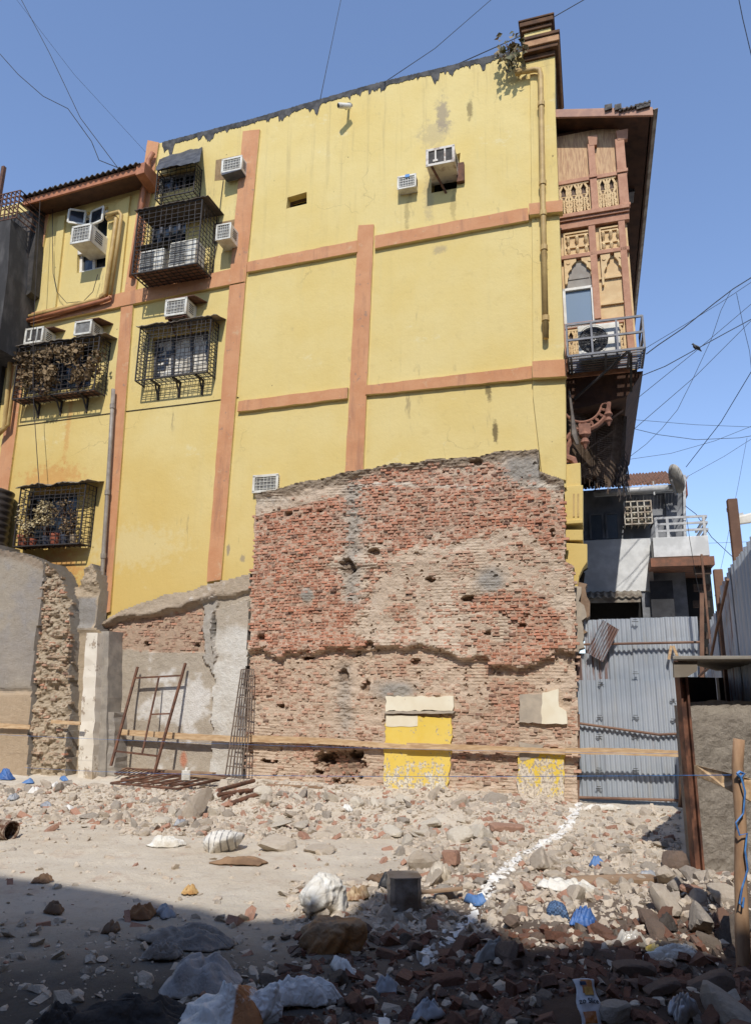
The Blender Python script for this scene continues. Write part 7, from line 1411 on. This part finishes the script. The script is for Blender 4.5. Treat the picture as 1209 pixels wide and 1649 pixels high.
RS = [('thick paired cable from the right edge to the bay platform', [(1220, 440), (1180, 465), (1150, 488), (1100, 528), (1060, 555), (1040, 570)], 15, 14, .018), ('thin cable twin of the thick pair', [(1220, 447), (1160, 487), (1100, 524), (1040, 560)], 15.2, 14.2, .009), ('taut dark cable the pigeon sits on', [(1220, 508), (1170, 535), (1119, 563), (1070, 590), (1025, 608)], 16, 15, .016),
      ('cable crossing under the pigeon toward the bay eave', [(1220, 480), (1119, 566), (1015, 650)], 18, 16, .011), ('lower cable slanting across to the torn net', [(1220, 505), (1120, 605), (1010, 700)], 18, 16, .011), ('dark cable rising from the dish to the right edge', [(1214, 590), (1160, 680), (1104, 752)], 15, 17.8, .014),
      ('wavy grey cable dropping from the thick pair', [(1176, 468), (1160, 500), (1145, 545), (1115, 610), (1090, 660), (1065, 690), (1040, 715), (1014, 735)], 15.5, 15.5, .009), ('faint level cable across the right sky, upper', [(1220, 688), (1120, 684), (1010, 675)], 28, 28, .014), ('sagging cable across the right sky', [(1220, 700), (1190, 705), (1120, 708), (1060, 700), (1010, 688)], 24, 24, .016),
      ('faint rising cable across the right sky', [(1220, 682), (1150, 710), (1080, 730), (1010, 740)], 26, 26, .013), ('faint cable slanting behind the dish to the right edge', [(1220, 700), (1165, 735), (1105, 768)], 30, 30, .014), ('faint steep cable behind the silver lamp pole', [(1202, 705), (1188, 780), (1170, 870), (1150, 960)], 30, 30, .012), ('pale frayed cable drooping at the right edge', [(1185, 472), (1195, 520), (1206, 565), (1214, 640)], 16, 16, .009),
      ('slack cable from the white house downpipe to the side fence', [(1103, 815), (1120, 828), (1145, 865), (1180, 898), (1215, 915)], 17, 17, .014), ('cable crossing the white balcony wall downward', [(1105, 835), (1110, 870), (1120, 930), (1132, 985)], 15.4, 14.8, .01), ('faint low cable behind the side fence', [(1220, 872), (1100, 876)], 34, 34, .014)]
for q in RS: cable(*q)
c = EYE + ray(1119, 561) * 15.47; t = thing('pigeon', 'dark pigeon perched on a taut cable in the right sky', 'bird', tuple(c), wallf=False); s = .11
m = MB(); ax = [np.array(p) for p in ((-.55, 0, .85), (-.45, 0, .95), (-.3, 0, .8), (-.15, 0, .5), (.1, 0, .25), (.45, 0, .05), (.8, 0, -.3), (1.15, 0, -.62))]; m.tube([c + s * p for p in ax], [s * r for r in (.1, .2, .18, .34, .4, .32, .16, .1)], 12); part('body', m, simple('pigeon_grey', (.05, .05, .055, 1), (.1, .1, .105, 1), 12), t, smooth=True)
m = MB(); m.tube([c + s * np.array((-.6, 0, .86)), c + s * np.array((-.8, 0, .78))], [s * .07, s * .01], 6); part('beak', m, IRON, t); m = MB()
for y in (-.12, .12): m.tube([c + s * np.array((.1, y, -.1)), c + s * np.array((.05, y, -.2))], s * .05, 5)
part('leg', m, RUST, t)
m = MB(); m.tube([c + s * np.array((0, -.36, .35)), c + s * np.array((.5, -.3, .1)), c + s * np.array((.95, -.12, -.3))], [s * .18, s * .2, s * .04], 8); m.tube([c + s * np.array((0, .36, .35)), c + s * np.array((.5, .3, .1)), c + s * np.array((.95, .12, -.3))], [s * .18, s * .2, s * .04], 8); part('wing', m, simple('pigeon_wing', (.035, .035, .04, 1), (.07, .07, .075, 1), 12), t, smooth=True)
# ------------------------------------------------------------------ the building behind the photographer, whose shadow lies over the foreground
def sky_top(px, py, Y): p = ground(px, py); t = (Y - p[1]) / SUN[1]; return p[0] + SUN[0] * t, p[2] + SUN[2] * t
YB = -3.5; prof = [sky_top(x, y, YB) for x, y in ((-500, 1360), (-60, 1403), (0, 1412), (210, 1441), (400, 1482), (520, 1508), (521, 1470), (600, 1436), (660, 1440), (760, 1476), (850, 1546), (1000, 1548), (1060, 1548), (1209, 1562), (1500, 1566))]
prof = sorted(prof); m = MB(); prof = [(prof[0][0] - 14, prof[0][1])] + prof + [(prof[-1][0] + 14, prof[-1][1])]; pl = [(prof[0][0], 0)] + prof + [(prof[-1][0], 0)]; m.hexa([(p[0], YB, p[1]) for p in pl], [(p[0], YB - 4, p[1] - .0) for p in pl]); OPM = simple('grey_render', lin(150, 140, 126, .55), lin(128, 118, 108, .5), 2); OB = thing('opposite_building', 'building behind the viewer that throws the shade over the foreground', 'building', (0, YB, 0), wallf=False); part('main_block', m, OPM, OB)
for x0, x1, y1 in ((-17, -11.5, 7.), (7.8, 13, 8.5)): m = MB(); m.box(x0, x1, YB - 4, y1, 0, 13); part('added_side_wing', m, OPM, OB)  # unseen wings, added to cut skylight over the shaded foreground
